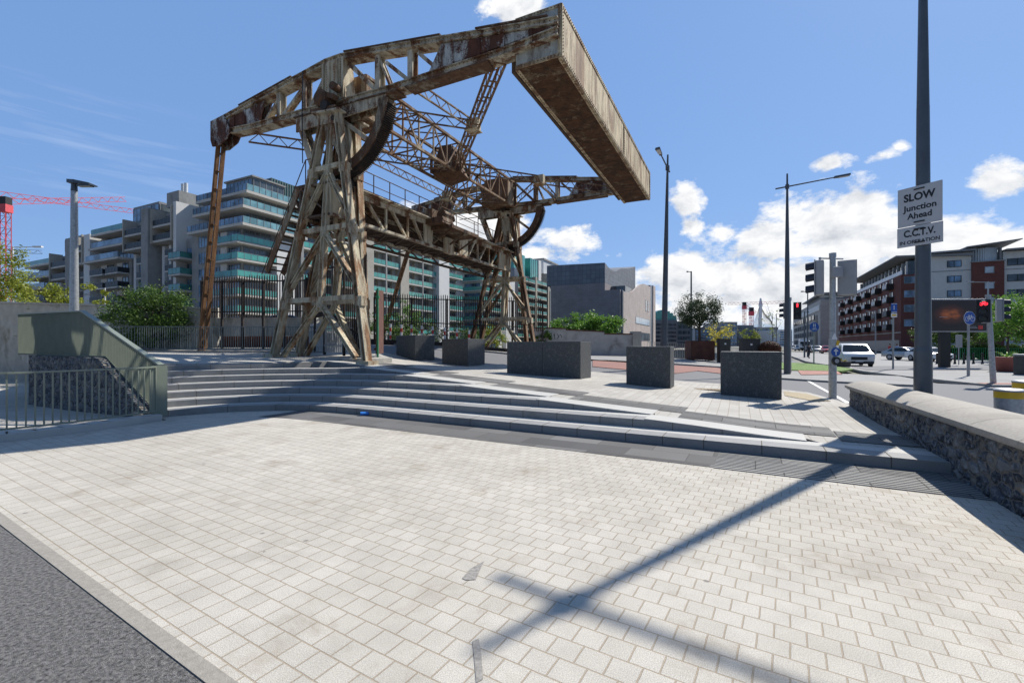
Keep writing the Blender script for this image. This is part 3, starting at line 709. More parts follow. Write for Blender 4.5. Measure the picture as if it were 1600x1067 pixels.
# ------------------------------------------------------------------ left: kerb with railing, ribbed guard on the stone stair wall
def railing(name, pts, zf, h, pitch, bw, m, label, cat='railing', kerb=None, vertical_extra=0, group=None, thick=.02, posts=None, kb_bevel=True):
    t = wthing(name, (pts[0][0], pts[0][1], zf(pts[0])), label, cat, group)
    bars = MB(); rail = MB(); bot = MB(); kb = MB(); P = [np.array(p, float) for p in pts]
    for a, b in zip(P, P[1:]):
        L = np.linalg.norm(b-a); d = (b-a)/L; n = max(1, round(L/pitch)); ha = h if not callable(h) else None
        for i in range(n+1):
            c = a+d*L*i/n; z = zf(c); hh = h(c) if callable(h) else h
            bars.bar((c[0], c[1], z+.06), (c[0], c[1], z+hh-.02), bw, thick, up=(d[0], d[1], 0))
        za, zb = zf(a), zf(b); Ha = h(a) if callable(h) else h; Hb = h(b) if callable(h) else h
        rail.bar((a[0], a[1], za+Ha), (b[0], b[1], zb+Hb), .06, .03)
        bot.bar((a[0], a[1], za+.07), (b[0], b[1], zb+.07), .03, .03)
        if kerb: 
            kw, kh = kerb; nn = np.array([-d[1], d[0]])*kw/2
            a = a-d*.012; b = b+d*.012; kb.hexa([(*(a-nn), za-kh-.1), (*(b-nn), zb-kh-.1), (*(b+nn), zb-kh-.1), (*(a+nn), za-kh-.1)], [(*(a-nn), za), (*(b-nn), zb), (*(b+nn), zb), (*(a+nn), za)])
    bars.build('balusters', M[m], t); rail.build('top_rail', M[m], t); bot.build('bottom_rail', M[m], t)
    if kerb: kb.build('kerb', M['coping_stone' if kb_bevel else 'coping_granite'], t, bevel=.01 if kb_bevel else 0)
    return t
kp = [(-8.02, 10.25), (-8.3, 9.3), (-8.75, 8.35), (-9.5, 7.6), (-10.6, 7.15), (-13.5, 6.9), (-17, 6.9)]
kp = [tuple(p) for p in smooth([np.array(q) for q in kp], 3)]
railing('railing', kp, lambda p: .13, 1.06, .11, .014, 'rail_green', 'curved green flat-bar railing on a low stone kerb at the left edge', kerb=(.34, .13), thick=.024, kb_bevel=False)
# guard following the stair wall
def guard():
    t = wthing('stair_guard', (GA[0], GA[1], 0), 'tall grey-green guard of close upright fins above the stone stair wall', 'railing')
    bars = MB(); top = MB(); post = MB()
    L = 10.6; sl = 4.75
    ztop = lambda s: 1.2+1.42*min(1, s/sl)+.02*max(0, s-sl)
    zbot = lambda s: .1+1.25*min(1, max(0, s-.2)/2.9)
    n = int(L/.095)
    for i in range(n+1):
        s = L*i/n; c = GA+GD*s
        bars.bar((c[0], c[1], zbot(s)), (c[0], c[1], ztop(s)), .012, .07, up=(.51, .86, 0))
    for s0, s1 in ((0, sl), (sl, L)):
        a = GA+GD*s0; b = GA+GD*s1; top.bar((*a, ztop(s0)+.02), (*b, ztop(s1)+.02), .12, .035)
    a = GA+GD*.2; b = GA+GD*3.1; c = GA+GD*L
    bot = MB(); bot.bar((*a, zbot(.2)+.03), (*b, zbot(3.1)+.03), .05, .03); bot.bar((*b, zbot(3.1)+.03), (*c, zbot(L)+.03), .05, .03)
    post.bar((GA[0]+.04, GA[1]-.03, .06), (GA[0]+.04, GA[1]-.03, 1.22), .02, .2, up=(.51, .86, 0))
    for dx in (.0, .1, .2): post.bar((GA[0]+.04-dx*.2, GA[1]-.03-dx, .06), (GA[0]+.04-dx*.2, GA[1]-.03-dx, 1.22), .012, .09, up=(.51, .86, 0))
    bars.build('fins', M['rail_green'], t); top.build('top_rail', M['rail_green'], t); bot.build('bottom_rail', M['rail_green'], t); post.build('end_post', M['rail_green'], t)
guard()
def stair_wall():
    ang = math.atan2(GD[1], GD[0]); o = GA+np.array([-.51, -.86])*.08
    t = empty('stair_wall', (o[0], o[1], 0), ang, 'dark rubble stone wall below the finned guard beside the steps', 'wall')
    L = 8.7; mb = MB(); n = 50
    rng = random.Random(1)
    tops = [.12+1.22*min(1, max(0, s-.35)/2.7)+rng.uniform(-.01, .01) for s in np.linspace(.35, L, n)]
    vs = []
    for s, z in zip(np.linspace(.35, L, n), tops):
        vs += [(s, .12, -.5), (s, .12+rng.uniform(-.012, .012), z), (s, -.28, z), (s, -.28, -.5)]
    fs = [(0, 1, 2, 3), (4*n-1, 4*n-2, 4*n-3, 4*n-4)]
    for i in range(n-1):
        a = 4*i; b = a+4; fs += [(a, b, b+1, a+1), (a+1, b+1, b+2, a+2), (a+2, b+2, b+3, a+3)]
    mb.add(vs, fs); mb.build('rubble_masonry', M['rubble'], t)
    c = MB(); c.box(.35, .75, -.3, .2, -.1, .13); c.build('end_stone', M['coping_stone'], t, bevel=.02)
stair_wall()
# grey railing along the back of the terrace
rb = [(-19.4, 22.0), (-18.6, 22.6), (-9.2, 22.4)]
railing('terrace_railing', rb, lambda p: G(p[0], p[1])+.07, 1.18, .115, .012, 'rail_grey', 'long grey railing at the back of the terrace left of the lift bridge', kerb=(.3, .12), thick=.022)
# retaining concrete wall on the left
def cwall():
    t = wthing('concrete_wall', (-24, 24, 0), 'stained high concrete wall with climbing weeds on the far left', 'wall')
    mb = MB(); a = np.array([-16.2, 25.4]); b = np.array([-34, 24.4]); d = (b-a)/np.linalg.norm(b-a); n = np.array([d[1], -d[0]])
    mb.hexa([(*a, -.6), (*b, -.6), (*(b-n*.4), -.6), (*(a-n*.4), -.6)], [(*a, 3.6), (*b, 4.05), (*(b-n*.4), 4.05), (*(a-n*.4), 3.6)])
    mb.build('wall_face', M['concrete'], t)
    c = MB(); q = n*.03
    c.hexa([(*(a+q), 3.61), (*(b+q), 4.06), (*(b-n*.45), 4.06), (*(a-n*.45), 3.61)], [(*(a+q), 3.71), (*(b+q), 4.16), (*(b-n*.45), 4.16), (*(a-n*.45), 3.71)])
    c.build('coping', M['concrete'], t)
cwall()
# ------------------------------------------------------------------ the lift bridge (s: along the beams, w: across, z: up)
def W(s, w, z): p = OO+VV*s+UU*w; return Vector((p[0], p[1], z))
def S0(px, py, w=0.0):           # a point of the near truss plane from its bearing
    r = ray(px, py); t = (w+OO@UU)/(r[:2]@UU); p = t*r; return (float((p[:2]-OO)@VV), CZ+p[2])
def G1(px, s=9.6):               # where along the cross girder a bearing falls
    r = ray(px, 0); t = (s+OO@VV)/(r[:2]@VV); p = t*r; return float((p[:2]-OO)@UU)
VS = Vector((VV[0], VV[1], 0)); VU = Vector((UU[0], UU[1], 0)); VZ = Vector((0, 0, 1))
base = W(9.8, 7.8, 1.15)
BR = wthing('lifting_bridge', tuple(base), 'huge rusty twin-tower bascule lift bridge with riveted beams and a long counterweight', 'lift bridge')
WF = 15.6
def laced(mb, p, q, dep, up, ch=.09, pitch=None, lt=.035, faces=None, wid=None):
    p = Vector(p); q = Vector(q); d = (q-p); L = d.length; d.normalize(); u = Vector(up); u = (u-d*u.dot(d)).normalized(); x = d.cross(u)
    offs = [0] if not wid else [-wid/2, wid/2]
    for o in offs:
        for sg in (-1, 1):
            mb.bar(p+u*sg*dep/2+x*o, q+u*sg*dep/2+x*o, ch, ch*.75, u)
        n = max(3, int(L/(pitch or dep*1.1))); 
        if n % 2: n += 1
        for i in range(n):
            a = p+d*L*i/n+x*o+u*(dep/2 if i % 2 else -dep/2); b = p+d*L*(i+1)/n+x*o+u*(-dep/2 if i % 2 else dep/2)
            mb.bar(a, b, lt, lt*.7, x)
    if wid:
        n = max(2, int(L/1.1))
        for i in range(n+1):
            for sg in (-1, 1):
                a = p+d*L*i/n+u*sg*dep/2; mb.bar(a-x*wid/2, a+x*wid/2, .05, .04, u)
def gusset(mb, pts, w0, w1):     # plate in a vertical plane of constant w
    mb.hexa([W(s, w0, z) for s, z in pts], [W(s, w1, z) for s, z in pts])
def rivets(mb, a, b, n, nrm, r=.022, mi=0):
    a = Vector(a); b = Vector(b)
    for i in range(n):
        c = a+(b-a)*(i+.5)/n; mb.tube(c, c+Vector(nrm)*.02, r, r*.6, 5, mi)

def balance_beam(w0, near):
    ws = -1 if near else 1      # outer side
    top = [(18.46, 12.86), (17.5, 12.95), (16.3, 13.09), (10.5, 13.74), (9.6, 13.72), (7.7, 13.44), (4.4, 12.9), (1.5, 12.42), (.07, 12.21)]
    bot = [(17.0, 11.95), (15.4, 11.82), (12.0, 11.70), (9.6, 11.58), (7.1, 11.5), (2.1, 11.5), (.07, 11.62)]
    mb = MB()
    for P, h, sg in ((top, .23, -1), (bot, .26, 1)):
        for a, b in zip(P, P[1:]):
            ca = sg*h/2
            mb.bar(W(a[0], w0, a[1]+ca), W(b[0], w0, b[1]+ca), .40, h-.06)
            for e in (1, -1):
                mb.bar(W(a[0]+.02, w0, a[1]+ca+e*(h/2-.02)), W(b[0]-.02, w0, b[1]+ca+e*(h/2-.02)), .56, .035)
    for P, dz in ((top, -.08), (top, -.2), (bot, .07), (bot, .21)):
        for a, b in zip(P, P[1:]):
            rivets(mb, W(a[0], w0+ws*.2, a[1]+dz), W(b[0], w0+ws*.2, b[1]+dz), max(1, int(abs(a[0]-b[0])/.16)), VU*ws, .02, 1)
    beam = mb.build('balance_beam', [M['beam_paint'], M['rusty']], BR)
    # extra cover plates on the chords: stepped outline
    for a, b, dz in (((16.3, 13.09), (12.6, 13.505), .05), ((9.4, 13.69), (4.6, 12.935), .045), ((3.1, 12.69), (.4, 12.27), .04)):
        cp = MB(); cp.bar(W(a[0], w0, a[1]+dz), W(b[0], w0, b[1]+dz), .60, .05); sub_build(cp, 'cover_plate', M['rusty'], beam)
    for a, b in (((12.4, 11.70), (6.6, 11.485)), ((6.2, 11.49), (2.6, 11.49))):
        cp = MB(); cp.bar(W(a[0], w0, a[1]-.03), W(b[0], w0, b[1]-.03), .62, .05); sub_build(cp, 'cover_plate', M['rusty'], beam)
    X = lambda px, py: S0(px, py)
    def vert(px, w=.26): 
        s, _ = X(px, 150 if px > 520 else 170); zt = np.interp(-s, [-a[0] for a in top], [a[1] for a in top]); zb = np.interp(-s, [-a[0] for a in bot], [a[1] for a in bot])
        web = MB(); web.bar(W(s, w0-.15, zb+.3), W(s, w0-.15, zt-.28), w, .05, VU); web.bar(W(s, w0+.15, zb+.3), W(s, w0+.15, zt-.28), w, .05, VU); web.bar(W(s, w0, zb+.3), W(s, w0, zt-.28), .04, .3, VU); sub_build(web, 'upright', M['beam_paint'], beam)
    for px in (440, 480, 594, 645): vert(px, .24)
    for a, b, ww in (((440, 155), (419, 188), .2), ((476, 140), (445, 183), .24), ((512, 120), (487, 172), .26), ((548, 102), (590, 143), .26), ((606, 100), (640, 127), .24), ((597, 98), (613, 138), .16), ((656, 85), (688, 112), .22)):
        p = X(*a); q = X(*b); web = MB(); web.hbar(W(p[0], w0, p[1]), W(q[0], w0, q[1]), .26, ww*.62, VZ); sub_build(web, 'diagonal', M['beam_paint'], beam)
    def zt(s): return np.interp(-s, [-a[0] for a in top], [a[1] for a in top])
    def zb(s): return np.interp(-s, [-a[0] for a in bot], [a[1] for a in bot])
    def panel(s0, s1, t=.06, slant=0, sl0=0):
        for w in (w0-.17, w0+.17):
            pl = MB(); gusset(pl, [(s0, zb(s0)+.3), (s1, zb(s1)+.3), (s1+slant, zt(s1)-.27), (s0+sl0, zt(s0+sl0)-.27)], w-t/2, w+t/2); sub_build(pl, 'web_plate', M['plate_paint'], beam)
    panel(17.3, 14.85, slant=-.35); panel(5.15, .12, sl0=-.55)
    for s in (16.75, 15.95, 15.15, 4.1, 3.0, 2.05, 1.0): 
        pl = MB(); pl.bar(W(s, w0+ws*.22, zb(s)+.3), W(s, w0+ws*.22, zt(s)-.25), .12, .03, VU); sub_build(pl, 'stiffener', M['plate_paint'], beam)
    # central post over the pivot
    pk = MB()
    pk.hexa([W(s, w0-.27, 11.75) for s in (10.7, 9.3)]+[W(s, w0+.27, 11.75) for s in (9.25, 10.75)], [W(10.6, w0-.27, 13.55), W(9.45, w0-.27, 13.52), W(9.45, w0+.27, 13.52), W(10.6, w0+.27, 13.55)])
    for s in (10.55, 10.2, 9.75, 9.4): pk.bar(W(s, w0+ws*.31, 11.8), W(s, w0+ws*.31, 13.5), .1, .06, VU)
    for s in (10.7, 10.38, 9.95, 9.58): rivets(pk, W(s, w0+ws*.275, 11.9), W(s, w0+ws*.275, 13.4), 14, VU*ws, .022, 1)
    sub_build(pk, 'pivot_post', [M['tower_paint'], M['rusty']], beam)
    hd = MB()
    for w in (w0-.27, w0+.27): gusset(hd, [(18.5, 11.9), (18.35, 11.55), (17.9, 11.5), (17.2, 11.72), (16.9, 12.1), (17.45, 12.9), (18.5, 12.84)], w-.03, w+.03)
    hd.hexa([W(18.49, w0-.24, 11.75), W(18.42, w0-.24, 11.75), W(18.42, w0+.24, 11.75), W(18.49, w0+.24, 11.75)], [W(18.49, w0-.24, 12.82), W(18.42, w0-.24, 12.82), W(18.42, w0+.24, 12.82), W(18.49, w0+.24, 12.82)])
    hd.tube(W(18.1, w0-.36, 11.72), W(18.1, w0+.36, 11.72), .09, .09, 10)
    sub_build(hd, 'end_bracket', M['plate_paint'], beam)
    return beam
def rack(w0, near):
    cs, cz = 9.95, 11.5; mb = MB(); tt = MB(); ring = MB()
    n = 26; th0, th1 = R(3), R(122)
    pt = lambda r, th, w: W(cs-r*math.cos(th), w, cz-r*math.sin(th))
    for w in (w0-.26, w0+.2):
        for i in range(n):
            a = th0+(th1-th0)*i/n; b = th0+(th1-th0)*(i+1)/n
            ring.hexa([pt(2.42, a, w), pt(2.74, a, w), pt(2.74, b, w), pt(2.42, b, w)], [pt(2.42, a, w+.06), pt(2.74, a, w+.06), pt(2.74, b, w+.06), pt(2.42, b, w+.06)])
    for i in range(n):
        a = th0+(th1-th0)*i/n; b = th0+(th1-th0)*(i+1)/n
        ring.hexa([pt(2.70, a, w0-.3), pt(2.82, a, w0-.3), pt(2.82, b, w0-.3), pt(2.70, b, w0-.3)], [pt(2.70, a, w0+.3), pt(2.82, a, w0+.3), pt(2.82, b, w0+.3), pt(2.70, b, w0+.3)])
    n = 74
    for i in range(n):
        a = th0+R(5)+(th1-th0-R(6))*i/n; h = R(.5)
        tt.hexa([pt(2.8, a-h, w0-.24), pt(2.95, a-h*.5, w0-.24), pt(2.95, a+h*.5, w0-.24), pt(2.8, a+h, w0-.24)], [pt(2.8, a-h, w0+.24), pt(2.95, a-h*.5, w0+.24), pt(2.95, a+h*.5, w0+.24), pt(2.8, a+h, w0+.24)])
    # plate below the chord, spokes, rear strut
    for w in (w0-.22, w0+.22): gusset(mb, [(7.15, 11.5), (7.25, 11.08), (12.3, 11.02), (12.3, 11.66)], w-.03, w+.03)
    for th in (R(42), R(88)):
        mb.hbar(W(cs-.3*math.cos(th), w0, cz-.3*math.sin(th)-.2), pt(2.5, th, w0), .3, .16, VZ)
    mb.hbar(W(12.2, w0, 11.5), pt(2.6, R(121), w0), .4, .3, VZ)
    mb.hbar(pt(2.72, R(5), w0), pt(2.72, R(14), w0), .5, .3, VZ)
    o = mb.build('sector_frame', M['beam_paint'], BR); sub_build(ring, 'sector_rim', M['rusty'], o); sub_build(tt, 'rack_teeth', M['rack_black'], o)
def tower(w0, near):
    t = MB(); sg = -1
    def leg(s0, w_0, s1, w_1, z0, z1, a=.32, b=.22):
        t_ = MB(); t_.hbar(W(s0, w0+w_0, z0), W(s1, w0+w_1, z1), b, a, VU, t=.045)
        return t_
    zg = [G(*W(s, w0+w, 0)[:2])+.0 for s, w in ((12.4, -1.25), (7.15, -1.25), (12.3, -.1), (8.3, -.1))]
    corners = [(12.4, -1.25, 10.2, -.55), (7.15, -1.25, 9.38, -.55), (12.3, -.1, 10.2, .38), (8.3, -.1, 9.38, .38)]
    frame = MB()
    def at_(c, z):   # point of a leg at height z
        f = (z-1.15)/(10.9-1.15); return W(c[0]+(c[2]-c[0])*f, w0+c[1]+(c[3]-c[1])*f, z)
    lv = [3.5, 6.35, 8.9]
    for i, j, face in ((0, 1, 'f'), (2, 3, 'b'), (0, 2, 'l'), (1, 3, 'r')):
        A, B = corners[i], corners[j]; hz = .16 if face in 'fb' else .14
        for z in lv: frame.hbar(at_(A, z), at_(B, z), .13, .2, VZ)
        mid = lambda z: (at_(A, z)+at_(B, z))/2
        upn = VU if face in 'fb' else VS
        for z, zlow, fr in ((3.35, None, 0), (6.2, 3.8, 0), (8.75, 6.6, 0)) if face in 'fb' else ():
            m_ = mid(z)
            for C in (A, B):
                e = at_(C, zlow) if zlow else (at_(C, 1.2)*.78+mid(1.2)*.22)
                frame.hbar(m_, e, .17, .2, upn)
            # joint plates
            for e in ([at_(A, z), at_(B, z)]):
                frame.bar(e-VZ*.2, e+VZ*.17, .34, .28, VU)
            frame.bar(m_-VZ*.2, m_+VZ*.16, .32, .16, VU)
        if face == 'f': frame.hbar(mid(3.0), mid(8.9), .24, .2, VU); 
        if face == 'b': frame.hbar(mid(3.0), mid(8.9), .26, .2, VU)
        frame.hbar(mid(8.9), mid(10.7), .2, .16, VU)
    o = frame.build('tower_frame', M['tower_paint'], BR)
    for k, c in enumerate(corners):
        lg = leg(c[0], c[1], c[2], c[3], zg[k]-.05, 10.95); 
        p = W(c[0], w0+c[1], zg[k]); lg.bar(p-VZ*.1, p+VZ*.14, .62, .55, VU)
        sub_build(lg, 'tower_leg', M['tower_paint'] if near else M['rust_brown'], o)
    pl = MB()
    gusset(pl, [(10.4, 10.75), (9.2, 10.6), (9.15, 11.05), (10.5, 11.2)], w0-.68, w0-.56)
    gusset(pl, [(10.4, 10.75), (9.2, 10.6), (9.15, 11.05), (10.5, 11.2)], w0+.4, w0+.52)
    gusset(pl, [(10.05, 9.8), (9.5, 9.8), (9.42, 10.75), (10.15, 10.8)], w0-.60, w0-.5)
    for w in (-.66, .6): pl.bar(W(10.6, w0+w, 11.21), W(9.05, w0+w, 11.05), .42, .07)
    sub_build(pl, 'bearing_plates', M['beam_paint'], o)
    sh = MB(); sh.tube(W(9.85, w0-.9, 11.35), W(9.85, w0+.8, 11.35), .2, .2, 14); sh.tube(W(9.55, w0-.72, 10.86), W(9.55, w0-.66, 10.86), .1, .1, 12)
    sub_build(sh, 'pivot_shaft', M['rack_black'], o)
    # inner raking posts seen between the legs
    inn = MB()
    for a, b in (((10.1, -.1, 6.4), (9.95, .1, 10.9)), ((9.5, -.6, 9.9), (8.95, -.7, 8.9))): inn.hbar(W(a[0], w0+a[1], a[2]), W(b[0], w0+b[1], b[2]), .1, .16, VU)
    sub_build(inn, 'inner_posts', M['tower_paint'], o)
    ft = MB(); g = min(zg)
    ft.hexa([W(10.2, w0-.8, g-.3), W(7.5, w0-.8, g-.3), W(7.5, w0+.5, g-.3), W(10.2, w0+.5, g-.3)], [W(10.2, w0-.8, g+.22), W(7.5, w0-.8, g+.22), W(7.5, w0+.5, g+.22), W(10.2, w0+.5, g+.22)])
    sub_build(ft, 'footing', M['concrete'], o, bevel=.03)
    return o
def counterweight():
    mb = MB(); w1 = 16.32
    P = lambda s, w, z: W(s, w, z)
    side = MB(); side.hexa([P(0, 0, 11.04), P(1.66, 0, 11.04), P(1.66, w1, 11.04), P(0, w1, 11.04)], [P(0, 0, 12.76), P(1.66, 0, 12.76), P(1.66, w1, 12.76), P(0, w1, 12.76)])
    for z in (11.1, 12.7): rivets(side, P(-.028, .05, z), P(-.028, w1, z), 120, -VS, .026, 1)
    for w in (.06, 8.86, 8.96, w1-.06): rivets(side, P(-.03, w, 11.15), P(-.03, w, 12.65), 14, -VS, .024, 1)
    for z in (11.1, 12.7): rivets(side, P(.05, -.03, z), P(1.6, -.03, z), 13, -VU, .022, 1)
    for s in (.06, 1.6): rivets(side, P(s, .05, 10.998), P(s, w1, 10.998), 120, -VZ, .024, 1)
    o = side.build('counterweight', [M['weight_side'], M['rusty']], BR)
    ep = MB(); ep.hexa([P(.02, -.012, 11.08), P(1.64, -.012, 11.08), P(1.64, 0, 11.08), P(.02, 0, 11.08)], [P(.02, -.012, 12.72), P(1.64, -.012, 12.72), P(1.64, 0, 12.72), P(.02, 0, 12.72)]); sub_build(ep, 'end_plate', M['pale_plate'], o)
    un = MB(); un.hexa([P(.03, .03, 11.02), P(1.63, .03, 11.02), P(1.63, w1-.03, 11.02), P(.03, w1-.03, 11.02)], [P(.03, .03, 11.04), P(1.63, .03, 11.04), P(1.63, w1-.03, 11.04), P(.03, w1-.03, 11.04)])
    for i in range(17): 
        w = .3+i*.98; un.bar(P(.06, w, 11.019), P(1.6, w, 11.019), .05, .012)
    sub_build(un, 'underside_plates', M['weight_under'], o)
    an = MB()
    for s, z in ((-.012, 11.1), (-.012, 12.7)): an.bar(P(s, 0, z), P(s, w1, z), .03, .13)
    for s, z in ((.06, 11.012), (1.6, 11.012)): an.bar(P(s, 0, z), P(s, w1, z), .14, .03)
    for w in (.06, 8.9, w1-.06): an.bar(P(-.015, w, 11.05), P(-.015, w, 12.75), .14, .03, VS)
    an.bar(P(.06, -.015, 11.05), P(.06, -.015, 12.75), .12, .03, VU); an.bar(P(0, -.015, 12.7), P(1.66, -.015, 12.7), .03, .12); an.bar(P(0, -.015, 11.1), P(1.66, -.015, 11.1), .03, .12)
    sub_build(an, 'edge_angles', M['weight_side'], o)
    # inner edge girder under the left side
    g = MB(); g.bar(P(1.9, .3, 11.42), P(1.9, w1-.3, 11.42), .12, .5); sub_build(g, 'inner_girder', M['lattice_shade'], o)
def roof_bracing():
    C = (9.15, 7.75); z = 11.72
    d1 = [(2.3, 0.1), C, (15.9, WF-.1)]; d2 = [(16.1, .1), C, (2.3, WF-.1)]
    for dg in (d1, d2):
        for a, b in zip(dg, dg[1:]):
            mb = MB(); laced(mb, W(a[0], a[1], z), W(b[0], b[1], z), .46, VZ, .085, .42, wid=.36 if dg is d1 else None); mb.build('laced_brace', M['rust_brown'], BR)
    mid = lambda a, b, f=.5: (a[0]+(b[0]-a[0])*f, a[1]+(b[1]-a[1])*f)
    J1 = mid(d1[0], C, .5); J2 = mid(C, d1[2], .5); J3 = mid(d2[0], C, .5); J4 = mid(C, d2[2], .5)
    for a, b in ((J1, (9.4, .3)), (J1, (6.1, .2)), (J2, (9.4, WF-.3)), (J2, J3), (J3, (9.6, .3)), (J4, (9.4, WF-.3)), (J4, (6.1, WF-.2)), (J2, (13.0, WF-.2))):
        mb = MB(); laced(mb, W(*a, z), W(*b, z), .42, VZ, .07, .4); mb.build('laced_strut', M['rust_brown'], BR)
    for J in (J1, J2, J3, J4):
        mb = MB(); mb.bar(W(J[0]-.3, J[1], z), W(J[0]+.3, J[1], z), .3, .5); mb.bar(W(J[0]-.3, J[1], z-.28), W(J[0]+.3, J[1], z-.28), .62, .03); mb.build('joint_box', M['tower_paint'], BR)
    # central box
    mb = MB(); s, w = C[0]+.55, C[1]+.2
    b = [W(s-1.0, w-.5, 11.35), W(s+.7, w-.9, 11.35), W(s+1.0, w+.5, 11.35), W(s-.7, w+.9, 11.35)]
    tp_ = [W(s-.35, w-.5, 12.95), W(s+.35, w-.6, 12.95), W(s+.4, w+.5, 12.95), W(s-.3, w+.6, 12.95)]
    mb.hexa(b, tp_); mb.hexa([W(s-.2, w-.3, 10.98), W(s+.3, w-.3, 10.98), W(s+.3, w+.3, 10.98), W(s-.2, w+.3, 10.98)], b)
    for q in b: mb.bar(q, q+VZ*.9, .12, .12)
    mb.build('centre_box', M['rusty'], BR)
    # cross truss between the two pivots
    mb = MB(); zl, zu = 11.4, 13.1; s0, s1 = 9.05, 10.75; n = 12; wa, wb = .6, WF-.6
    for s in (s0, s1):
        for zz in (zl, zu): mb.bar(W(s, wa, zz), W(s, wb, zz), .14, .12)
        for i in range(n+1):
            w = wa+(wb-wa)*i/n; mb.bar(W(s, w, zl), W(s, w, zu), .07, .07, VU)
            if i < n:
                w2 = wa+(wb-wa)*(i+1)/n; a, b = ((zl, zu) if (i % 2) else (zu, zl)); mb.bar(W(s, w, a), W(s, w2, b), .08, .06, VS)
    for i in range(n+1):
        w = wa+(wb-wa)*i/n
        for zz in (zl, zu): mb.bar(W(s0, w, zz), W(s1, w, zz), .06, .06)
        if i < n:
            w2 = wa+(wb-wa)*(i+1)/n
            for zz in (zl, zu): mb.bar(W(s0 if i % 2 else s1, w, zz), W(s1 if i % 2 else s0, w2, zz), .05, .05)
    mb.build('cross_truss', M['rust_brown'], BR)
    for w0, w1 in ((.55, 1.9), (WF-1.9, WF-.55)):
        b = MB(); b.hexa([W(9.0, w0, 11.4), W(10.8, w0, 11.4), W(10.8, w1, 11.4), W(9.0, w1, 11.4)], [W(9.0, w0, 13.15), W(10.8, w0, 13.15), W(10.6, w1, 12.85), W(9.15, w1, 12.85)])
        for q in (w0+.05, (w0+w1)/2, w1-.05): b.bar(W(8.98, q, 11.4), W(8.98, q, 12.95), .1, .05, VS)
        b.build('truss_end_box', M['rust_brown'], BR)
def girder():
    s0, s1 = 9.6, 11.3; zt, zb = 8.12, 6.95; wa, wb = -.8, 15.3
    mb = MB()
    for s in (s0, s1):
        mb.bar(W(s, wa, zt), W(s, wb, zt), .16, .22); mb.bar(W(s, wa, zb), W(s, wb, zb), .2, .12)
    mb.bar(W(s0-.16, wa, zt+.14), W(s0-.16, wb, zt+.14), .55, .05)
    o = mb.build('cross_girder', M['beam_paint'], BR)
    g = lambda px: G1(px)
    for px in (603, 637, 746, 764):
        w = MB(); w.bar(W(s0, g(px), zb), W(s0, g(px), zt), .09, .09, VU); sub_build(w, 'web_bar', M['tower_paint'], o)
    for a, b in ((572, 599), (611, 634), (645, 660), (741, 731), (759, 748), (776, 767), (690, 700), (712, 703)):
        w = MB(); w.bar(W(s0, g(a), zt-.05), W(s0, g(b), zb+.05), .12, .1, VU); sub_build(w, 'web_bar', M['tower_paint'], o)
    w = MB(); w.hexa([W(s1-.03, wa, zb), W(s1+.03, wa, zb), W(s1+.03, wb, zb), W(s1-.03, wb, zb)], [W(s1-.03, wa, zt), W(s1+.03, wa, zt), W(s1+.03, wb, zt), W(s1-.03, wb, zt)])
    for i in range(15):
        q = wa+(wb-wa)*i/14; w.bar(W(s1, q, zb), W(s1, q, zt), .09, .09, VU)
        if i < 14: w.bar(W(s1, q, zt), W(s1, q+1.03, zb), .09, .07, VU)
    sub_build(w, 'rear_web', M['lattice_shade'], o)  # dark plate and tone put the shade of the girder's inside into the colour
    for a, b in ((wa, .95), (g(662), g(675)), (g(717), g(730)), (g(778), wb)):
        pl = MB(); pl.hexa([W(s0-.06, a, zb-.02), W(s0+.02, a, zb-.02), W(s0+.02, b, zb-.02), W(s0-.06, b, zb-.02)], [W(s0-.06, a, zt+.02), W(s0+.02, a, zt+.02), W(s0+.02, b, zt+.02), W(s0-.06, b, zt+.02)]); sub_build(pl, 'riveted_plate', M['tower_paint'], o)
    d = MB(); d.hexa([W(s0-.1, wa, zt+.1), W(s1+.2, wa, zt+.1), W(s1+.2, wb, zt+.1), W(s0-.1, wb, zt+.1)], [W(s0-.1, wa, zt+.18), W(s1+.2, wa, zt+.18), W(s1+.2, wb, zt+.18), W(s0-.1, wb, zt+.18)])
    sub_build(d, 'deck', M['rusty'], o)
    x = MB()
    for i in range(14):
        q = wa+(wb-wa)*i/14; q2 = q+(wb-wa)/14
        x.bar(W(s0, q, zb), W(s1, q, zb), .1, .08); x.bar(W(s0, q, zb), W(s1, q2, zb), .07, .05); x.bar(W(s1, q, zb+.05), W(s0, q2, zb+.05), .07, .05); x.bar(W(s0+.1, q, zb+.05), W(s1-.1, q, zt), .06, .05)
    x.bar(W(s1+.1, wa, zb-.35), W(s1+.1, wb, zb-.35), .14, .12)
    for i in range(8): q = wa+i*2.0; x.bar(W(s1+.1, q, zb-.35), W(s1, q+1, zb), .07, .05); x.bar(W(s1+.1, q+2.0, zb-.35), W(s1, q+1, zb), .07, .05)
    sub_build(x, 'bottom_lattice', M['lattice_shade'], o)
    # machinery platform halfway
    a, b = G1(672), G1(716); p = MB()
    p.hexa([W(8.2, a, 7.78), W(9.55, a, 7.78), W(9.55, b, 7.78), W(8.2, b, 7.78)], [W(8.2, a, 7.95), W(9.55, a, 7.95), W(9.55, b, 7.95), W(8.2, b, 7.95)])
    for q in (a+.15, (a+b)/2, b-.15): p.bar(W(8.3, q, 7.75), W(9.55, q, 7.1), .08, .08)
    pf = p.build('machinery_platform', M['rusty'], BR)
    mo = MB(); c = (a+b)/2-1.0; mo.tube(W(8.75, c-.55, 8.45), W(8.75, c+.3, 8.45), .28, .28, 14); mo.tube(W(8.75, c+.3, 8.45), W(8.75, c+.6, 8.45), .15, .12, 10)
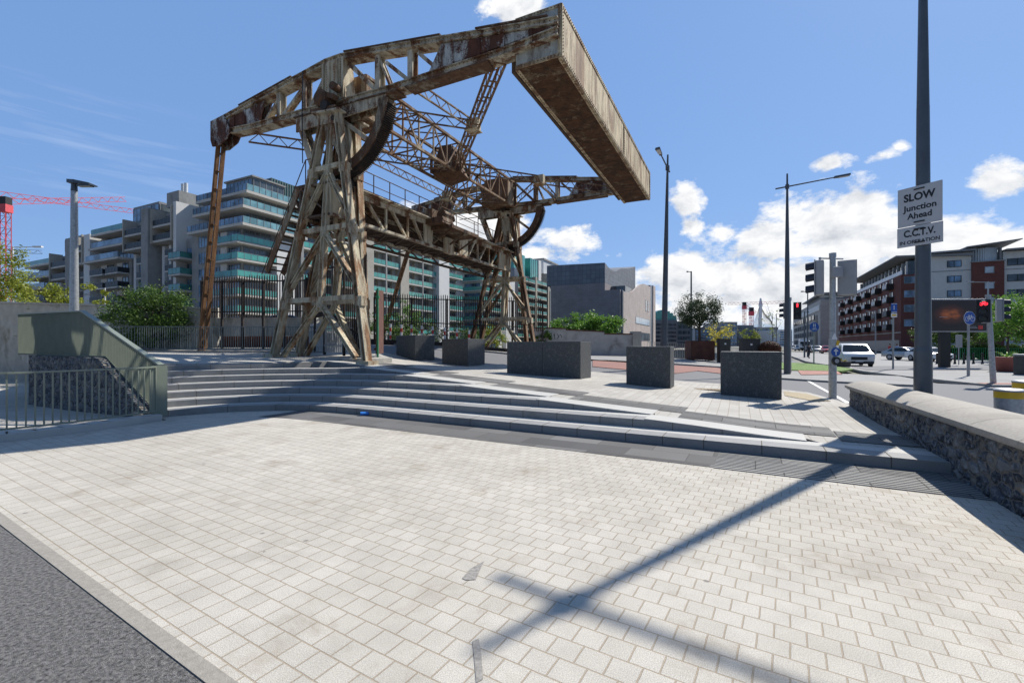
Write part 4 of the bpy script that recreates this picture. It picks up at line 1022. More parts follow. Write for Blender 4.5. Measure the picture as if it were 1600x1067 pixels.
    mo.hexa([W(8.4, c-.9, 7.95), W(9.1, c-.9, 7.95), W(9.1, c+.2, 7.95), W(8.4, c+.2, 7.95)], [W(8.5, c-.8, 8.3), W(9.0, c-.8, 8.3), W(9.0, c+.1, 8.3), W(8.5, c+.1, 8.3)])
    mo.hexa([W(9.1, a-.5, 7.98), W(9.6, a-.5, 7.98), W(9.6, a+.3, 7.98), W(9.1, a+.3, 7.98)], [W(9.1, a-.5, 8.75), W(9.6, a-.5, 8.75), W(9.6, a+.3, 8.75), W(9.1, a+.3, 8.75)])
    sub_build(mo, 'drive_motor', M['rusty'], pf)
    bx = MB(); q = G1(696); bx.hexa([W(9.25, q-.35, 6.75), W(9.5, q-.35, 6.75), W(9.5, q+.35, 6.75), W(9.25, q+.35, 6.75)], [W(9.25, q-.35, 7.6), W(9.5, q-.35, 7.6), W(9.5, q+.35, 7.6), W(9.25, q+.35, 7.6)]); sub_build(bx, 'hanging_box', M['tower_paint'], pf)
    # drive shaft along the deck with bearings and pinions below each rack
    sh = MB(); sh.tube(W(10.1, 1.2, 8.5), W(10.1, WF-1, 8.5), .07, .07, 8)
    for q in (1.6, 4.5, 7.5, 10.5, 13.6): sh.bar(W(10.1, q-.12, 8.36), W(10.1, q+.12, 8.36), .3, .34)
    for q in (0, WF): sh.tube(W(9.4, q-.3, 8.35), W(9.4, q+.3, 8.35), .26, .26, 16); sh.tube(W(10.1, q+.5, 8.5), W(10.1, q+.8, 8.5), .35, .35, 16)
    sh.build('drive_shaft', M['rack_black'], BR)
    rl = MB()
    for px in (560, 584, 609, 633, 655, 674, 700, 713, 741, 770):
        q = G1(px, 9.5); rl.tube(W(9.5, q, 8.25), W(9.5, q, 9.28), .025, .025, 6)
    rl.tube(W(9.5, .6, 9.28), W(9.5, wb, 9.28), .022, .022, 6); rl.tube(W(9.5, .9, 8.78), W(9.5, wb, 8.78), .018, .018, 6)
    for q in (a, b): rl.tube(W(9.5, q, 9.0), W(8.25, q, 9.0), .022, .022, 6); rl.tube(W(8.25, q, 7.95), W(8.25, q, 9.0), .025, .025, 6)
    rl.tube(W(8.25, a, 9.0), W(8.25, b, 9.0), .022, .022, 6); rl.tube(W(8.25, a, 8.5), W(8.25, b, 8.5), .018, .018, 6)
    rl.tube(W(11.3, .9, 9.28), W(11.3, wb, 9.28), .022, .022, 6)
    rl.build('handrail', M['rusty'], BR)
for w0, near in ((0, True), (WF, False)):
    balance_beam(w0, near); rack(w0, near); tower(w0, near)
counterweight(); roof_bracing(); girder()
for top_, bot_ in (((18.12, 0, 11.7), (19.75, 0, 1.2)), ((18.12, WF, 11.7), (22.0, WF, 1.9))):
    mb = MB(); p = W(*top_); q = W(*bot_)
    for dw in (-.13, .13): mb.bar(p+VU*dw, q+VU*dw, .07, .2, VU)
    for ds in (-.12, .12): mb.bar(p+VS*ds, q+VS*ds, .05, .06, VU)
    for i in range(12): c = p+(q-p)*(i+.5)/12; mb.bar(c-VU*.13, c+VU*.13, .14, .05)
    mb.build('hanger_rod', M['rod_rust'], BR)
# winding motor on the near tower and access ladder
mb = MB(); mb.tube(W(10.15, -.85, 11.75), W(10.15, -.3, 11.75), .34, .34, 18); mb.tube(W(10.15, -.95, 11.75), W(10.15, -.85, 11.75), .2, .3, 18); mb.bar(W(9.5, -.6, 11.7), W(10.0, -.6, 11.9), .3, .2); mb.tube(W(9.55, -.75, 12.15), W(9.55, -.4, 12.15), .16, .16, 12); mb.bar(W(10.7, -.6, 11.32), W(9.3, -.6, 11.2), .5, .12)
mb.build('winding_motor', M['rusty'], BR)
lad = MB()
for w in (-.35, .45): lad.hbar(W(12.0, w, 8.45), W(14.1, w, 5.0), .07, .3, VZ)
o = lad.build('access_ladder', M['rust_brown'], BR)
tr = MB()
for i in range(12): f = (i+.6)/12; p = W(12.0+2.1*f, 0, 8.45-3.45*f); tr.bar(p-VU*.35, p+VU*.45, .22, .035)
sub_build(tr, 'treads', M['rusty'], o)
hr = MB()
for w in (-.4, .5):
    hr.tube(W(11.5, w, 9.6), W(14.4, w, 4.9), .022, .022, 6); hr.tube(W(11.5, w, 8.4), W(11.5, w, 9.6), .022, .022, 6); hr.tube(W(12.6, w, 7.5), W(12.6, w, 7.9), .02, .02, 6)
    hr.tube(W(11.5, w, 9.6), W(10.9, w, 9.6), .022, .022, 6)
hr.bar(W(10.9, .05, 8.5), W(12.1, .05, 8.5), 1.0, .08); hr.bar(W(12.4, -.3, 8.2), W(11.0, -.5, 6.5), .1, .1)
sub_build(hr, 'hand_rail', M['rusty'], o)
cb = MB()
for a, b in (((11.3, -.7, 13.2), (11.35, -.7, 11.5)), ((11.35, -.7, 11.5), (11.25, -.75, 9.3))): cb.tube(W(*a), W(*b), .02, .02, 6)
cb.build('hanging_cable', M['black'], BR)
# ------------------------------------------------------------------ palisade fences, gate, wall
def palisade(pts, z0f, z1f, pitch, m, label, base=None, posts=None, name='palisade_fence', r1=.35, r2=.3, spike=True, group=None):
    t = wthing(name, (pts[0][0], pts[0][1], z0f(0)), label, 'fence', group)
    pal = MB(); P = [np.array(p, float) for p in pts]; s = 0; tot = sum(np.linalg.norm(b-a) for a, b in zip(P, P[1:])); rng = random.Random(5)
    for a, b in zip(P, P[1:]):
        L = np.linalg.norm(b-a); d = (b-a)/L; n = int(L/pitch)
        for i in range(n+1):
            c = a+d*pitch*i; f = (s+pitch*i)/tot; za, zb = z0f(f), z1f(f)+rng.uniform(-.02, .02)
            pal.bar((*c, za), (*c, zb-.12), .055, .03, (-d[1], d[0], 0))
            pal.tube((*c, zb-.12), (*c, zb), .035, .004, 4)
        f0, f1 = s/tot, (s+L)/tot
        rl = MB(); rl.bar((*a, z1f(f0)-r1), (*b, z1f(f1)-r1), .06, .06); rl.build('top_rail', M[m], t)
        rl = MB(); rl.bar((*a, z0f(f0)+r2), (*b, z0f(f1)+r2), .06, .06); rl.build('bottom_rail', M[m], t)
        s += L
    pal.build('palings', M[m], t)
    if posts:
        s = 0
        for a, b in zip(P, P[1:]):
            L = np.linalg.norm(b-a); d = (b-a)/L; k = max(1, round(L/posts)); 
            for i in range(k+1):
                c = a+d*L*i/k-np.array([-d[1], d[0]])*.06; f = (s+L*i/k)/tot; zz = base(c) if base else z0f(f)
                p = MB(); p.bar((*c, zz), (*c, z1f(f)-.3), .11, .08, (-d[1], d[0], 0)); p.build('fence_post', M[m], t)
            s += L
    return t
A = at(330, 428, 24.5); B = at(478, 428, 24)
palisade([(A.x-.6, A.y+.2), (B.x, B.y)], lambda f: 3.15, lambda f: 5.42, .145, 'fence_dark', 'dark spiked palisade fence on the concrete parapet left of the near bridge tower', base=lambda c: 1.3, posts=1.25)
C_ = at(509, 405, 20.8); D_ = at(573, 405, 18.8)
palisade([(B.x+.15, B.y-.1), (C_.x, C_.y), (D_.x, D_.y)], lambda f: 3.0-1.5*min(1, max(0, (f-.55)*3)), lambda f: 5.5, .145, 'fence_dark', 'dark spiked palisade fence close behind the near bridge tower', base=lambda c: 1.2, posts=2.1)
palisade([(B.x+.3, B.y-.3), (C_.x+.2, C_.y-.4), (D_.x-.2, D_.y+.3)], lambda f: 1.35, lambda f: 2.75, .12, 'fence_galv', 'low weathered grey fence at the foot of the near bridge tower')
E1 = (-8.4, 30.8); E2 = (3.2, 34.6)
palisade([(-9.2, 30.4), (E2[0]-.9, E2[1])], lambda f: 3.0+f*-.35, lambda f: 5.15+f*.12, .155, 'fence_dark', 'long dark palisade fence behind the roadway on the right of the near tower', base=lambda c: G(c[0], c[1])+.1, posts=2.6)
def gate():
    t = wthing('steel_gate', (-5.75, 18.5, 1.2), 'open rusty steel gate leaf seen edge-on with a bright green frame', 'gate')
    a = np.array([-5.62, 18.75]); b = np.array([-5.95, 20.9]); mb = MB()
    mb.hexa([(*a, 1.3), (*b, 1.3), (b[0]+.05, b[1], 1.3), (a[0]+.05, a[1], 1.3)], [(*a, 3.95), (*b, 4.15), (b[0]+.05, b[1], 4.15), (a[0]+.05, a[1], 3.95)])
    for z in (1.5, 2.7, 3.8): mb.bar((*(a-np.array([.04, 0])), z), (*(b-np.array([.04, 0])), z), .06, .08)
    mb.build('gate_leaf', M['corten'], t)
    p = MB(); p.tube((-5.52, 18.7, 1.15), (-5.52, 18.7, 4.0), .045, .045, 8); p.tube((-5.52, 18.7, 3.6), (-5.52, 18.7, 3.68), .08, .08, 8); p.build('gate_post', M['gate_green'], t)
    q = MB(); q.tube((-6.02, 18.72, 1.15), (-6.02, 18.72, 5.3), .06, .06, 8); q.build('hinge_post', M['fence_dark'], t)
gate()
# concrete parapet carrying the left fence
t = wthing('concrete_parapet', (-14, 25, 1.2), 'pale concrete parapet under the left palisade fence, dark gap at its foot', 'wall')
mb = MB(); a = (A.x-1.2, A.y+.5); b = (B.x+.4, B.y+.35)
mb.hexa([(*a, 2.15), (*b, 2.15), (b[0], b[1]+.35, 2.15), (a[0], a[1]+.35, 2.15)], [(*a, 3.15), (*b, 3.15), (b[0], b[1]+.35, 3.15), (a[0], a[1]+.35, 3.15)]); mb.build('parapet_beam', M['concrete'], t)
mb = MB(); mb.hexa([(a[0], a[1]+.5, .8), (b[0], b[1]+.5, .8), (b[0], b[1]+.8, .8), (a[0], a[1]+.8, .8)], [(a[0], a[1]+.5, 2.15), (b[0], b[1]+.5, 2.15), (b[0], b[1]+.8, 2.15), (a[0], a[1]+.8, 2.15)]); mb.build('abutment', M['corten'], t)
# low dark plinth wall beyond the carriageway, with red and white marker posts
t = wthing('plinth_wall', (-4, 29.5, 1.5), 'low dark kerb wall below the marker posts beyond the road', 'wall')
mb = MB(); P = [(-9.5, 28.9), (-4.9, 29.6), (-1.2, 30.3), (2.2, 31.0)]
for p, q in zip(P, P[1:]):
    z0, z1 = G(*p), G(*q); mb.hexa([(*p, z0-.2), (*q, z1-.2), (q[0]-.05, q[1]+.3, z1-.2), (p[0]-.05, p[1]+.3, z0-.2)], [(*p, z0+.27), (*q, z1+.27), (q[0]-.05, q[1]+.3, z1+.27), (p[0]-.05, p[1]+.3, z0+.27)])
mb.build('kerb_wall', M['fence_dark'], t)
for i, px in enumerate((594, 610, 627, 643, 659, 676, 695, 714, 733)):
    p = at(px, 530, 30.0); z = G(p.x, p.y)+.02
    nm = ('leftmost', 'second from left', 'third from left', 'fourth from left', 'middle', 'fourth from right', 'third from right', 'second from right', 'rightmost')[i]
    t = empty('marker_post', (p.x, p.y, z), 0, 'red and white striped marker post behind the kerb wall, %s of the nine' % nm, 'marker post', 'striped marker posts beyond the road')
    mb = MB(); 
    for k in range(5): mb.tube((0, 0, k*.25), (0, 0, k*.25+.25), .07, .07, 8, k % 2)
    mb.build('striped_tube', [M['white'], M['red_paint']], t)
# rendered wall with graffiti, right of the far tower
def gwall():
    t = wthing('rendered_wall', (6, 36, .8), 'grey rendered wall with black graffiti right of the far bridge tower', 'wall')
    a = np.array([1.75, 35.4]); b = np.array([10.55, 36.9]); d = (b-a)/np.linalg.norm(b-a); n = np.array([d[1], -d[0]])
    def seg(s0, s1, z0, z1, name, m, o=0):
        mb = MB(); p = a+d*s0+n*o; q = a+d*s1+n*o
        mb.hexa([(*p, .2), (*q, .2), (*(q-n*.35), .2), (*(p-n*.35), .2)], [(*p, z0), (*q, z1), (*(q-n*.35), z1), (*(p-n*.35), z0)]); mb.build(name, M[m], t)
        c = MB(); p = p+n*.05; q = q+n*.05
        c.hexa([(*p, z0), (*q, z1), (*(q-n*.45), z1), (*(p-n*.45), z0)], [(*p, z0+.09), (*q, z1+.09), (*(q-n*.45), z1+.09), (*(p-n*.45), z0+.09)]); c.build('coping', M['corten'], t)
    seg(0, 2.55, 2.95, 2.9, 'wall_panel', 'render_wall'); seg(2.56, 5.7, 2.8, 2.68, 'wall_panel', 'render_wall', .01); seg(5.71, 8.1, 2.5, 2.48, 'wall_panel', 'render_wall')
    pm = MB(); p = a+d*8.1+n*.05; q = a+d*8.85+n*.05
    pm.hexa([(*p, .2), (*q, .2), (*(q-n*.6), .2), (*(p-n*.6), .2)], [(*p, 2.75), (*q, 2.75), (*(q-n*.6), 2.75), (*(p-n*.6), 2.75)]); pm.build('end_pillar', M['concrete'], t)
    g = MB(); rng = random.Random(8)
    for x0, z0, k in ((1.15, 2.35, 5),):
        for i in range(k):
            x = x0+i*.24; pts = [np.array([x+rng.uniform(-.1, .12), z0+rng.uniform(-.26, .2)]) for _ in range(5)]
            for u, v in zip(pts, pts[1:]):
                p = a+d*u[0]+n*.008; q = a+d*v[0]+n*.008; g.bar((*p, u[1]), (*q, v[1]), .035, .008, (n[0], n[1], 0))
    g.build('graffiti', M['black'], t)
gwall()
# ------------------------------------------------------------------ foliage
def leaves(mb, c, rx, ry, rz, n, size, rng, hole=.15, clump=28):
    cl = []
    for _ in range(clump):
        while True:
            v = Vector((rng.uniform(-1, 1), rng.uniform(-1, 1), rng.uniform(-1, 1)))
            if hole < v.length < 1: break
        cl.append((Vector((v.x*rx, v.y*ry, v.z*rz)), rng.uniform(.14, .34)))
    for i in range(n):
        cc_, r = cl[rng.randrange(clump)]
        g = Vector((rng.gauss(0, 1), rng.gauss(0, 1), rng.gauss(0, .8)))*r*min(rx, rz)*.6
        p = Vector(c)+cc_+g; s = size*rng.uniform(.6, 1.3)
        a = Vector((rng.gauss(0, 1), rng.gauss(0, 1), rng.gauss(0, .6))).normalized(); b = a.cross(Vector((rng.gauss(0, 1), rng.gauss(0, 1), rng.gauss(0, 1)))).normalized()
        mb.add([p-a*s, p+b*s*.45, p+a*s, p-b*s*.45], [(0, 1, 2, 3)])
def tree(name, p, h, rx, rz, m, label, n=5000, size=.09, trunk=.12, seed=1, cat='tree', group=None, ry=None, cz=None, bark='bark', bare=.35, clump=40):
    t = empty(name, p, 0, label, cat, group); rng = random.Random(seed); cz = cz or h-rz
    tr = MB(); top = Vector((rng.uniform(-.1, .1), 0, cz+rz*.3)); k = 6; prev = Vector((0, 0, -.15))
    for i in range(1, k+1):
        q = Vector((top.x*i/k+rng.uniform(-.04, .04)*h*.15, rng.uniform(-.04, .04)*h*.15, top.z*i/k)); tr.tube(prev, q, trunk*(1-.12*(i-1)), trunk*(1-.12*i), 8); prev = q
    for i in range(13):
        z0 = h*bare+(top.z-h*bare)*rng.random(); a = rng.uniform(0, 6.28); L = rx*rng.uniform(.55, .95)
        s = Vector((top.x*z0/top.z, 0, z0)); e = s+Vector((math.cos(a)*L, math.sin(a)*L, rng.uniform(.25, .9)*rz)); m_ = (s+e)/2+Vector((0, 0, -.05*L))
        tr.tube(s, m_, trunk*.35, trunk*.22, 6); tr.tube(m_, e, trunk*.22, trunk*.06, 5)
        for _ in range(3):
            f = rng.uniform(.3, .9); s2 = m_+(e-m_)*f; e2 = s2+Vector((rng.uniform(-.3, .3)*rx, rng.uniform(-.3, .3)*rx, rng.uniform(0, .35)*rz)); tr.tube(s2, e2, trunk*.1, trunk*.03, 4)
    tr.build('trunk', M[bark], t)
    cr = MB(); leaves(cr, (top.x, 0, cz), rx, ry or rx, rz, n, size, rng, clump=clump); cr.build('crown', M[m], t)
    return t
p = at(238, 540, 24.3); tree('round_bush', (p.x, p.y, .8), 4.25, 1.9, 1.75, 'leaf_green', 'broad green bush with reddish tips behind the grey railing', n=15000, size=.07, seed=3, cat='bush', bare=.1, cz=2.35, clump=95)
p = at(106, 480, 25.6); tree('wild_shrub', (p.x, p.y, 2.4), 3.2, 2.2, .85, 'leaf_yellowgreen', 'sprawling yellow-green shrub behind the left lamp post', n=1900, size=.085, seed=5, cat='shrub', bare=.25, cz=2.0, clump=26, trunk=.05)
p = at(8, 440, 27); tree('birch_tree', (p.x-.9, p.y, .5), 7.4, 2.0, 2.9, 'leaf_yellowgreen', 'light green feathery tree at the far left edge', n=12000, size=.08, seed=6, clump=80)
p = at(215, 480, 27.2); tree('low_shrub', (p.x-2.0, p.y+.5, 1.6), 1.9, 1.6, .6, 'leaf_green', 'low dark shrub along the top of the concrete wall', n=1600, size=.08, seed=8, cat='shrub', bare=.1, trunk=.04)
# wall weeds
rng = random.Random(12); t = wthing('wall_weeds', (-22, 23.8, 1), 'scattered creeping weeds with fine stems on the stained concrete wall', 'weeds'); mb = MB(); st = MB()
for i in range(75):
    f = rng.random(); c = Vector((-17.5-f*12, 25.2-f*.65, rng.uniform(.3, 3.5)));
    leaves(mb, c-Vector((0, .14, 0)), .38, .12, .3, 34, .085, rng, clump=5); st.tube(c+Vector((0, -.02, -.4)), c+Vector((rng.uniform(-.3, .3), -.05, .2)), .012, .006, 4)
mb.build('weed_leaves', M['leaf_yellowgreen'], t); st.build('weed_stems', M['bark'], t)
# hedge and bushes beyond the fence
for i, (px, D, w, h, mm) in enumerate(((600, 33, 2.0, 1.3, 'leaf_green'), (640, 34, 2.2, 1.5, 'leaf_green'), (690, 35, 2.2, 1.3, 'leaf_olive'), (735, 36, 2.0, 1.1, 'leaf_green'), (768, 37, 1.2, 1.3, 'leaf_yellowgreen'))):
    p = at(px, 530, D); z = G(p.x, p.y)
    tree('hedge_bush', (p.x, p.y, z), h*1.7, w, h*.8, mm, ('mid green bush behind the leftmost marker posts', 'taller green bush behind the middle marker posts', 'grey-green bush behind the striped posts', 'low green bush behind the rightmost marker post', 'small yellow-green bush at the far tower foot')[i], n=2200, size=.08, seed=20+i, cat='bush', bare=.05, cz=h*.85, trunk=.05)
p = at(640, 500, 42); tree('sapling', (p.x, p.y, .9), 5.2, 1.0, 1.9, 'leaf_bright', 'bright green sapling behind the palisade fence beside the raking rod', n=1300, size=.09, seed=31, trunk=.06)
p = at(846, 520, 36.2); mb = MB()
t = wthing('ivy', (p.x, p.y, 1), 'dark ivy hanging over the left end of the rendered wall', 'ivy'); mb = MB(); leaves(mb, Vector((2.35, 35.35, 2.0)), .65, .16, 1.05, 2600, .06, random.Random(3), clump=30); mb.build('ivy_leaves', M['leaf_green'], t)
for i, (px, D, r_, h, lab) in enumerate(((905, 44, 2.7, 4.3, 'broad bright green tree behind the rendered wall, left part'), (940, 43.4, 2.2, 3.9, 'smaller bright green tree behind the rendered wall, right part'), (873, 44, 1.4, 3.0, 'low bright green bush behind the rendered wall near the ivy'))):
    p = at(px, 520, D); tree('garden_tree', (p.x, p.y, .5), h, r_, r_*.62, 'leaf_bright', lab, n=6500, size=.13, seed=40+i, clump=55, bare=.2)
# ------------------------------------------------------------------ apartment blocks across the dock
KK = np.array([-45.1, 78.0]); NR = (.8949, -.4462); NL = (-.4462, -.8949)
FR = (tuple(KK), (.4462, .8949), NR)          # right wing: a runs away from the corner, d outwards
FL = (tuple(KK), (-.8949, .4462), NL)         # left wing
def kw(px): r = ray(px, 0); V = np.array([NR[0], NR[1]]); t = (KK@V)/(r[:2]@V); return float((t*r[:2]-KK)@np.array(FR[1]))
def ks(px): r = ray(px, 0); V = np.array([NL[0], NL[1]]); t = (KK@V)/(r[:2]@V); return float((t*r[:2]-KK)@np.array(FL[1]))
def bpart(name, m, root, fr, boxes, parent=None):
    mb = MB()
    for b in boxes: mb.fbox(fr, *b)
    return sub_build(mb, name, M[m], parent) if parent is not None else mb.build(name, M[m], root)
def balcony(root, fr, a0, a1, d0, d1, z, glass, h=1.1, th=.32, ends=True, panes=1.1):
    b = bpart('balcony', 'slab_edge', root, fr, [(a0, a1, d0, d1, z-th, z)])
    bx = [(a0+.05, a1-.05, d1-.08, d1-.03, z+.08, z+h)]
    if ends: bx += [(a0+.04, a0+.09, d0, d1-.09, z+.08, z+h), (a1-.09, a1-.04, d0, d1-.09, z+.08, z+h)]
    bpart('glass_balustrade', glass, root, fr, bx, b)
    mb = MB(); n = max(1, int((a1-a0)/panes))
    for i in range(n+1):
        a = a0+.05+(a1-a0-.1)*i/n; mb.fbox(fr, a-.02, a+.02, d1-.025, d1-.005, z, z+h)
    mb.fbox(fr, a0+.03, a1-.03, d1-.09, d1-.0, z+h, z+h+.05)
    sub_build(mb, 'balustrade_posts', M['mullion'], b)
    return b
def window(root, fr, a0, a1, d, z0, z1, glass, frame='mullion', n=3, name='window', hz=0):
    w = bpart(name, glass, root, fr, [(a0, a1, d-.05, d, z0, z1)])
    mb = MB()
    for i in range(n+1):
        a = a0+(a1-a0)*i/n; mb.fbox(fr, a-.045, a+.045, d+.003, d+.05, z0, z1)
    mb.fbox(fr, a0+.046, a1-.046, d+.003, d+.045, z1-.08, z1); mb.fbox(fr, a0+.046, a1-.046, d+.003, d+.045, z0, z0+.08)
    for k in range(hz): z = z0+(z1-z0)*(k+1)/(hz+1); mb.fbox(fr, a0+.046, a1-.046, d+.003, d+.04, z-.03, z+.03)
    sub_build(mb, 'window_frame', M[frame], w)
    return w
rngb = random.Random(77)
# --- corner block
B1 = wthing('apartment_block', (KK[0], KK[1], 0), 'corner apartment block with wrap-round green glass balconies and a glazed penthouse', 'apartment block', 'apartment blocks across the dock')
bpart('wall', 'conc_grey', B1, FR, [(0, 10.2, -16.8, -2.0, 0, 21.9)])
bpart('white_wall', 'conc_white', B1, FR, [(5.6, 9.4, -2.0, -.4, 0, 20.8), (-.35, .0, -7.4, -5.6, 4, 21.5)])
bpart('upper_storeys', 'conc_grey', B1, FR, [(1.2, 11, -16.8, -1.4, 21.9, 28.0)])
for z in (7.2, 10.2, 13.2, 16.2, 19.2, 4.3):
    balcony(B1, FR, -1.8, 5.55, -2.0, -.35, z, 'glass_green')
    b = bpart('balcony', 'slab_edge', B1, FL, [(2.1, 7.6, 0, 1.8, z-.32, z)]); bpart('glass_balustrade', 'glass_teal', B1, FL, [(2.2, 7.5, 1.70, 1.76, z+.08, z+1.1), (7.45, 7.5, .1, 1.69, z+.08, z+1.1)], b)
    window(B1, FR, .4, 5.4, -1.95, z+.05, z+2.5, 'glass_dim', n=5, name='glazed_wall')
    window(B1, FL, 2.3, 6.5, .06, z+.3, z+2.5, 'glass_blue', n=5, name='glazed_wall')
    window(B1, FL, 8.2, 14.5, .06, z+.3, z+2.4, 'glass_blue', n=7, name='glazed_wall')
for z, a0, d1, s1 in ((22.2, -1.6, .8, 15.5), (25.1, -1.7, 1.0, 13.5), (28.0, -.6, .3, 14.5)):
    b = bpart('terrace_slab', 'slab_edge', B1, FR, [(a0, 11.2, -s1, d1, z-.45, z)])
    bpart('glass_balustrade', 'glass_pale', B1, FR, [(a0+.1, 11, d1-.1, d1-.05, z+.05, z+1.1)], b)
    bpart('side_balustrade', 'glass_blue', B1, FR, [(a0+.05, a0+.1, -s1+.1, d1-.15, z+.05, z+1.1)], b)
    mb = MB()
    for i in range(11): q = a0+.1+(10.9-a0)*i/10; mb.fbox(FR, q-.03, q+.03, d1-.045, d1-.01, z, z+1.12)
    for i in range(14): q = -s1+.1+(s1+d1-.2)*i/13; mb.fbox(FR, a0+.0, a0+.045, q-.03, q+.03, z, z+1.12)
    sub_build(mb, 'balustrade_posts', M['mullion'], b)
    if z < 28:
        window(B1, FR, 1.3, 10.9, -1.35, z+.05, z+2.4, 'glass_dim', n=8, name='glazed_wall')
        window(B1, (tuple(np.array(KK)+UU*1.2), FL[1], NL), 1.5, 16.6, .06, z+.05, z+2.4, 'glass_blue', n=13, name='glazed_wall')
PH = bpart('penthouse', 'mullion', B1, FR, [(1.4, 7.4, -8.6, -1.0, 28.0, 31.0)])
window(B1, FR, 1.5, 7.3, -.95, 28.3, 30.8, 'glass_dim', n=5, name='penthouse_glazing', hz=1)
window(B1, (tuple(np.array(KK)+UU*1.4), FL[1], NL), 1.2, 8.4, .06, 28.3, 30.8, 'glass_blue', n=7, name='penthouse_glazing', hz=1)
bpart('penthouse_roof', 'conc_grey', B1, FR, [(1.1, 7.7, -8.9, -.7, 31.0, 31.25)])
# --- long right wing: loggias between pale party walls
B2 = wthing('apartment_block', (KK[0]+20, KK[1]+40, 0), 'long balcony block with rows of green glass loggias behind the lift bridge', 'apartment block', 'apartment blocks across the dock')
a_end = kw(682); fh = 3.22; tops = 28.2
bpart('wall', 'conc_grey', B2, FR, [(10.4, a_end, -15, -1.9, 0, tops)])
pw = [(10.4, 11.0), (kw(520)-.25, kw(520)+.25), (kw(568), kw(583)), (kw(604)-.22, kw(604)+.22), (kw(625), kw(638)), (kw(661)-.22, kw(661)+.22)]
for a0, a1 in pw: bpart('party_wall', 'conc_beige' if a1-a0 > 1 else 'conc_grey', B2, FR, [(a0, a1, -1.9, .25 if a1-a0 > 1 else .02, 0, tops+(.6 if a1-a0 > 1 else 0))])
bays = [(11.0, kw(520)-.25), (kw(520)+.25, kw(568)), (kw(583), kw(604)-.22), (kw(604)+.22, kw(625)), (kw(638), kw(661)-.22), (kw(661)+.22, a_end)]
for a0, a1 in bays:
    for k in range(9):
        z = 1.2+fh*k; balcony(B2, FR, a0+.01, a1-.01, -1.9, -.02, z, 'glass_green', ends=False, panes=1.3, th=.36)
        m_ = a0+(a1-a0)*rngb.uniform(.45, .65)
        window(B2, FR, a0+.2, m_, -1.85, z+.05, z+2.4, 'glass_dark', n=2); 
    bpart('end_fin', 'conc_beige', B2, FR, [(a0+(a1-a0)*.68, a1-.03, -1.88, -1.2, .5, tops-.4)])
bpart('roof_slab', 'slab_edge', B2, FR, [(10.2, a_end+.1, -15.2, .4, tops, tops+.4)])
sc_ = bpart('roof_screen', 'screen_teal', B2, FR, [(8.5, 24, -14, -6, tops+.4, 34.0)])
mb = MB()
for i in range(28): mb.fbox(FR, 8.5+i*.57, 8.56+i*.57, -5.99, -5.9, tops+.4, 34.0)
for i in range(14): mb.fbox(FR, 8.41, 8.49, -14+i*.6, -13.94+i*.6, tops+.4, 34.0)
sub_build(mb, 'screen_ribs', M['mullion'], sc_)
# --- next block: white stair wall and stack of corner balconies
B3 = wthing('apartment_block', (KK[0]+26, KK[1]+54, 0), 'narrow block with a bright white stair tower and green balconies mid-way along', 'apartment block', 'apartment blocks across the dock')
bpart('stair_tower', 'conc_white', B3, FR, [(kw(682), kw(698), -12, .9, 0, 26.2)])
bpart('wall', 'conc_grey', B3, FR, [(kw(698), kw(720), -12, -1.6, 0, 26.5)])
for k in range(8):
    z = 2.4+3.15*k; balcony(B3, FR, kw(698)+.03, kw(720)+.2, -1.6, .6, z, 'glass_green')
    window(B3, FR, kw(698)+.3, kw(720)-.6, -1.55, z+.05, z+2.4, 'glass_dim' if k % 2 else 'glass_dark', n=3)
bpart('roof_slab', 'slab_edge', B3, FR, [(kw(690), kw(722), -12.2, 1.0, 26.5, 26.9)])
# --- projecting block
B4 = wthing('apartment_block', (KK[0]+36, KK[1]+74, 0), 'projecting white block with wrap-round green balconies framed by the bridge girder', 'apartment block', 'apartment blocks across the dock')
a0, a1 = kw(745), kw(778)
F4 = (tuple(np.array(KK)+UU*a0), FL[1], NL)
bpart('wall', 'conc_white', B4, FR, [(a0, a1, -20, 1.5, 0, 27.0)])
bpart('upper_storeys', 'glass_blue', B4, FR, [(a0-3, a1-2, -22, -1.0, 27.0, 33.0)])
bpart('terrace_slab', 'slab_edge', B4, FR, [(a0-3.4, a1, -22.4, 1.9, 26.8, 27.2), (a0-3.4, a1-1.6, -22.4, -.6, 30.0, 30.4), (a0-3.4, a1-1.6, -22.4, -.6, 33, 33.3)])
for k in range(8):
    z = 3.4+3.1*k
    balcony(B4, FR, a0-1.6, a1-.5, 1.5, 3.0, z, 'glass_green'); b = bpart('balcony', 'slab_edge', B4, FR, [(a0-1.6, a0, -5.5, 1.49, z-.32, z)]); bpart('glass_balustrade', 'glass_green', B4, FR, [(a0-1.58, a0-1.5, -5.4, 2.9, z+.05, z+1.1)], b)
    window(B4, FR, a0+1.0, a1-1.0, 1.56, z+.05, z+2.4, 'glass_dim', n=4); window(B4, F4, -1.2, 4.6, .06, z+.05, z+2.4, 'glass_blue', n=3)
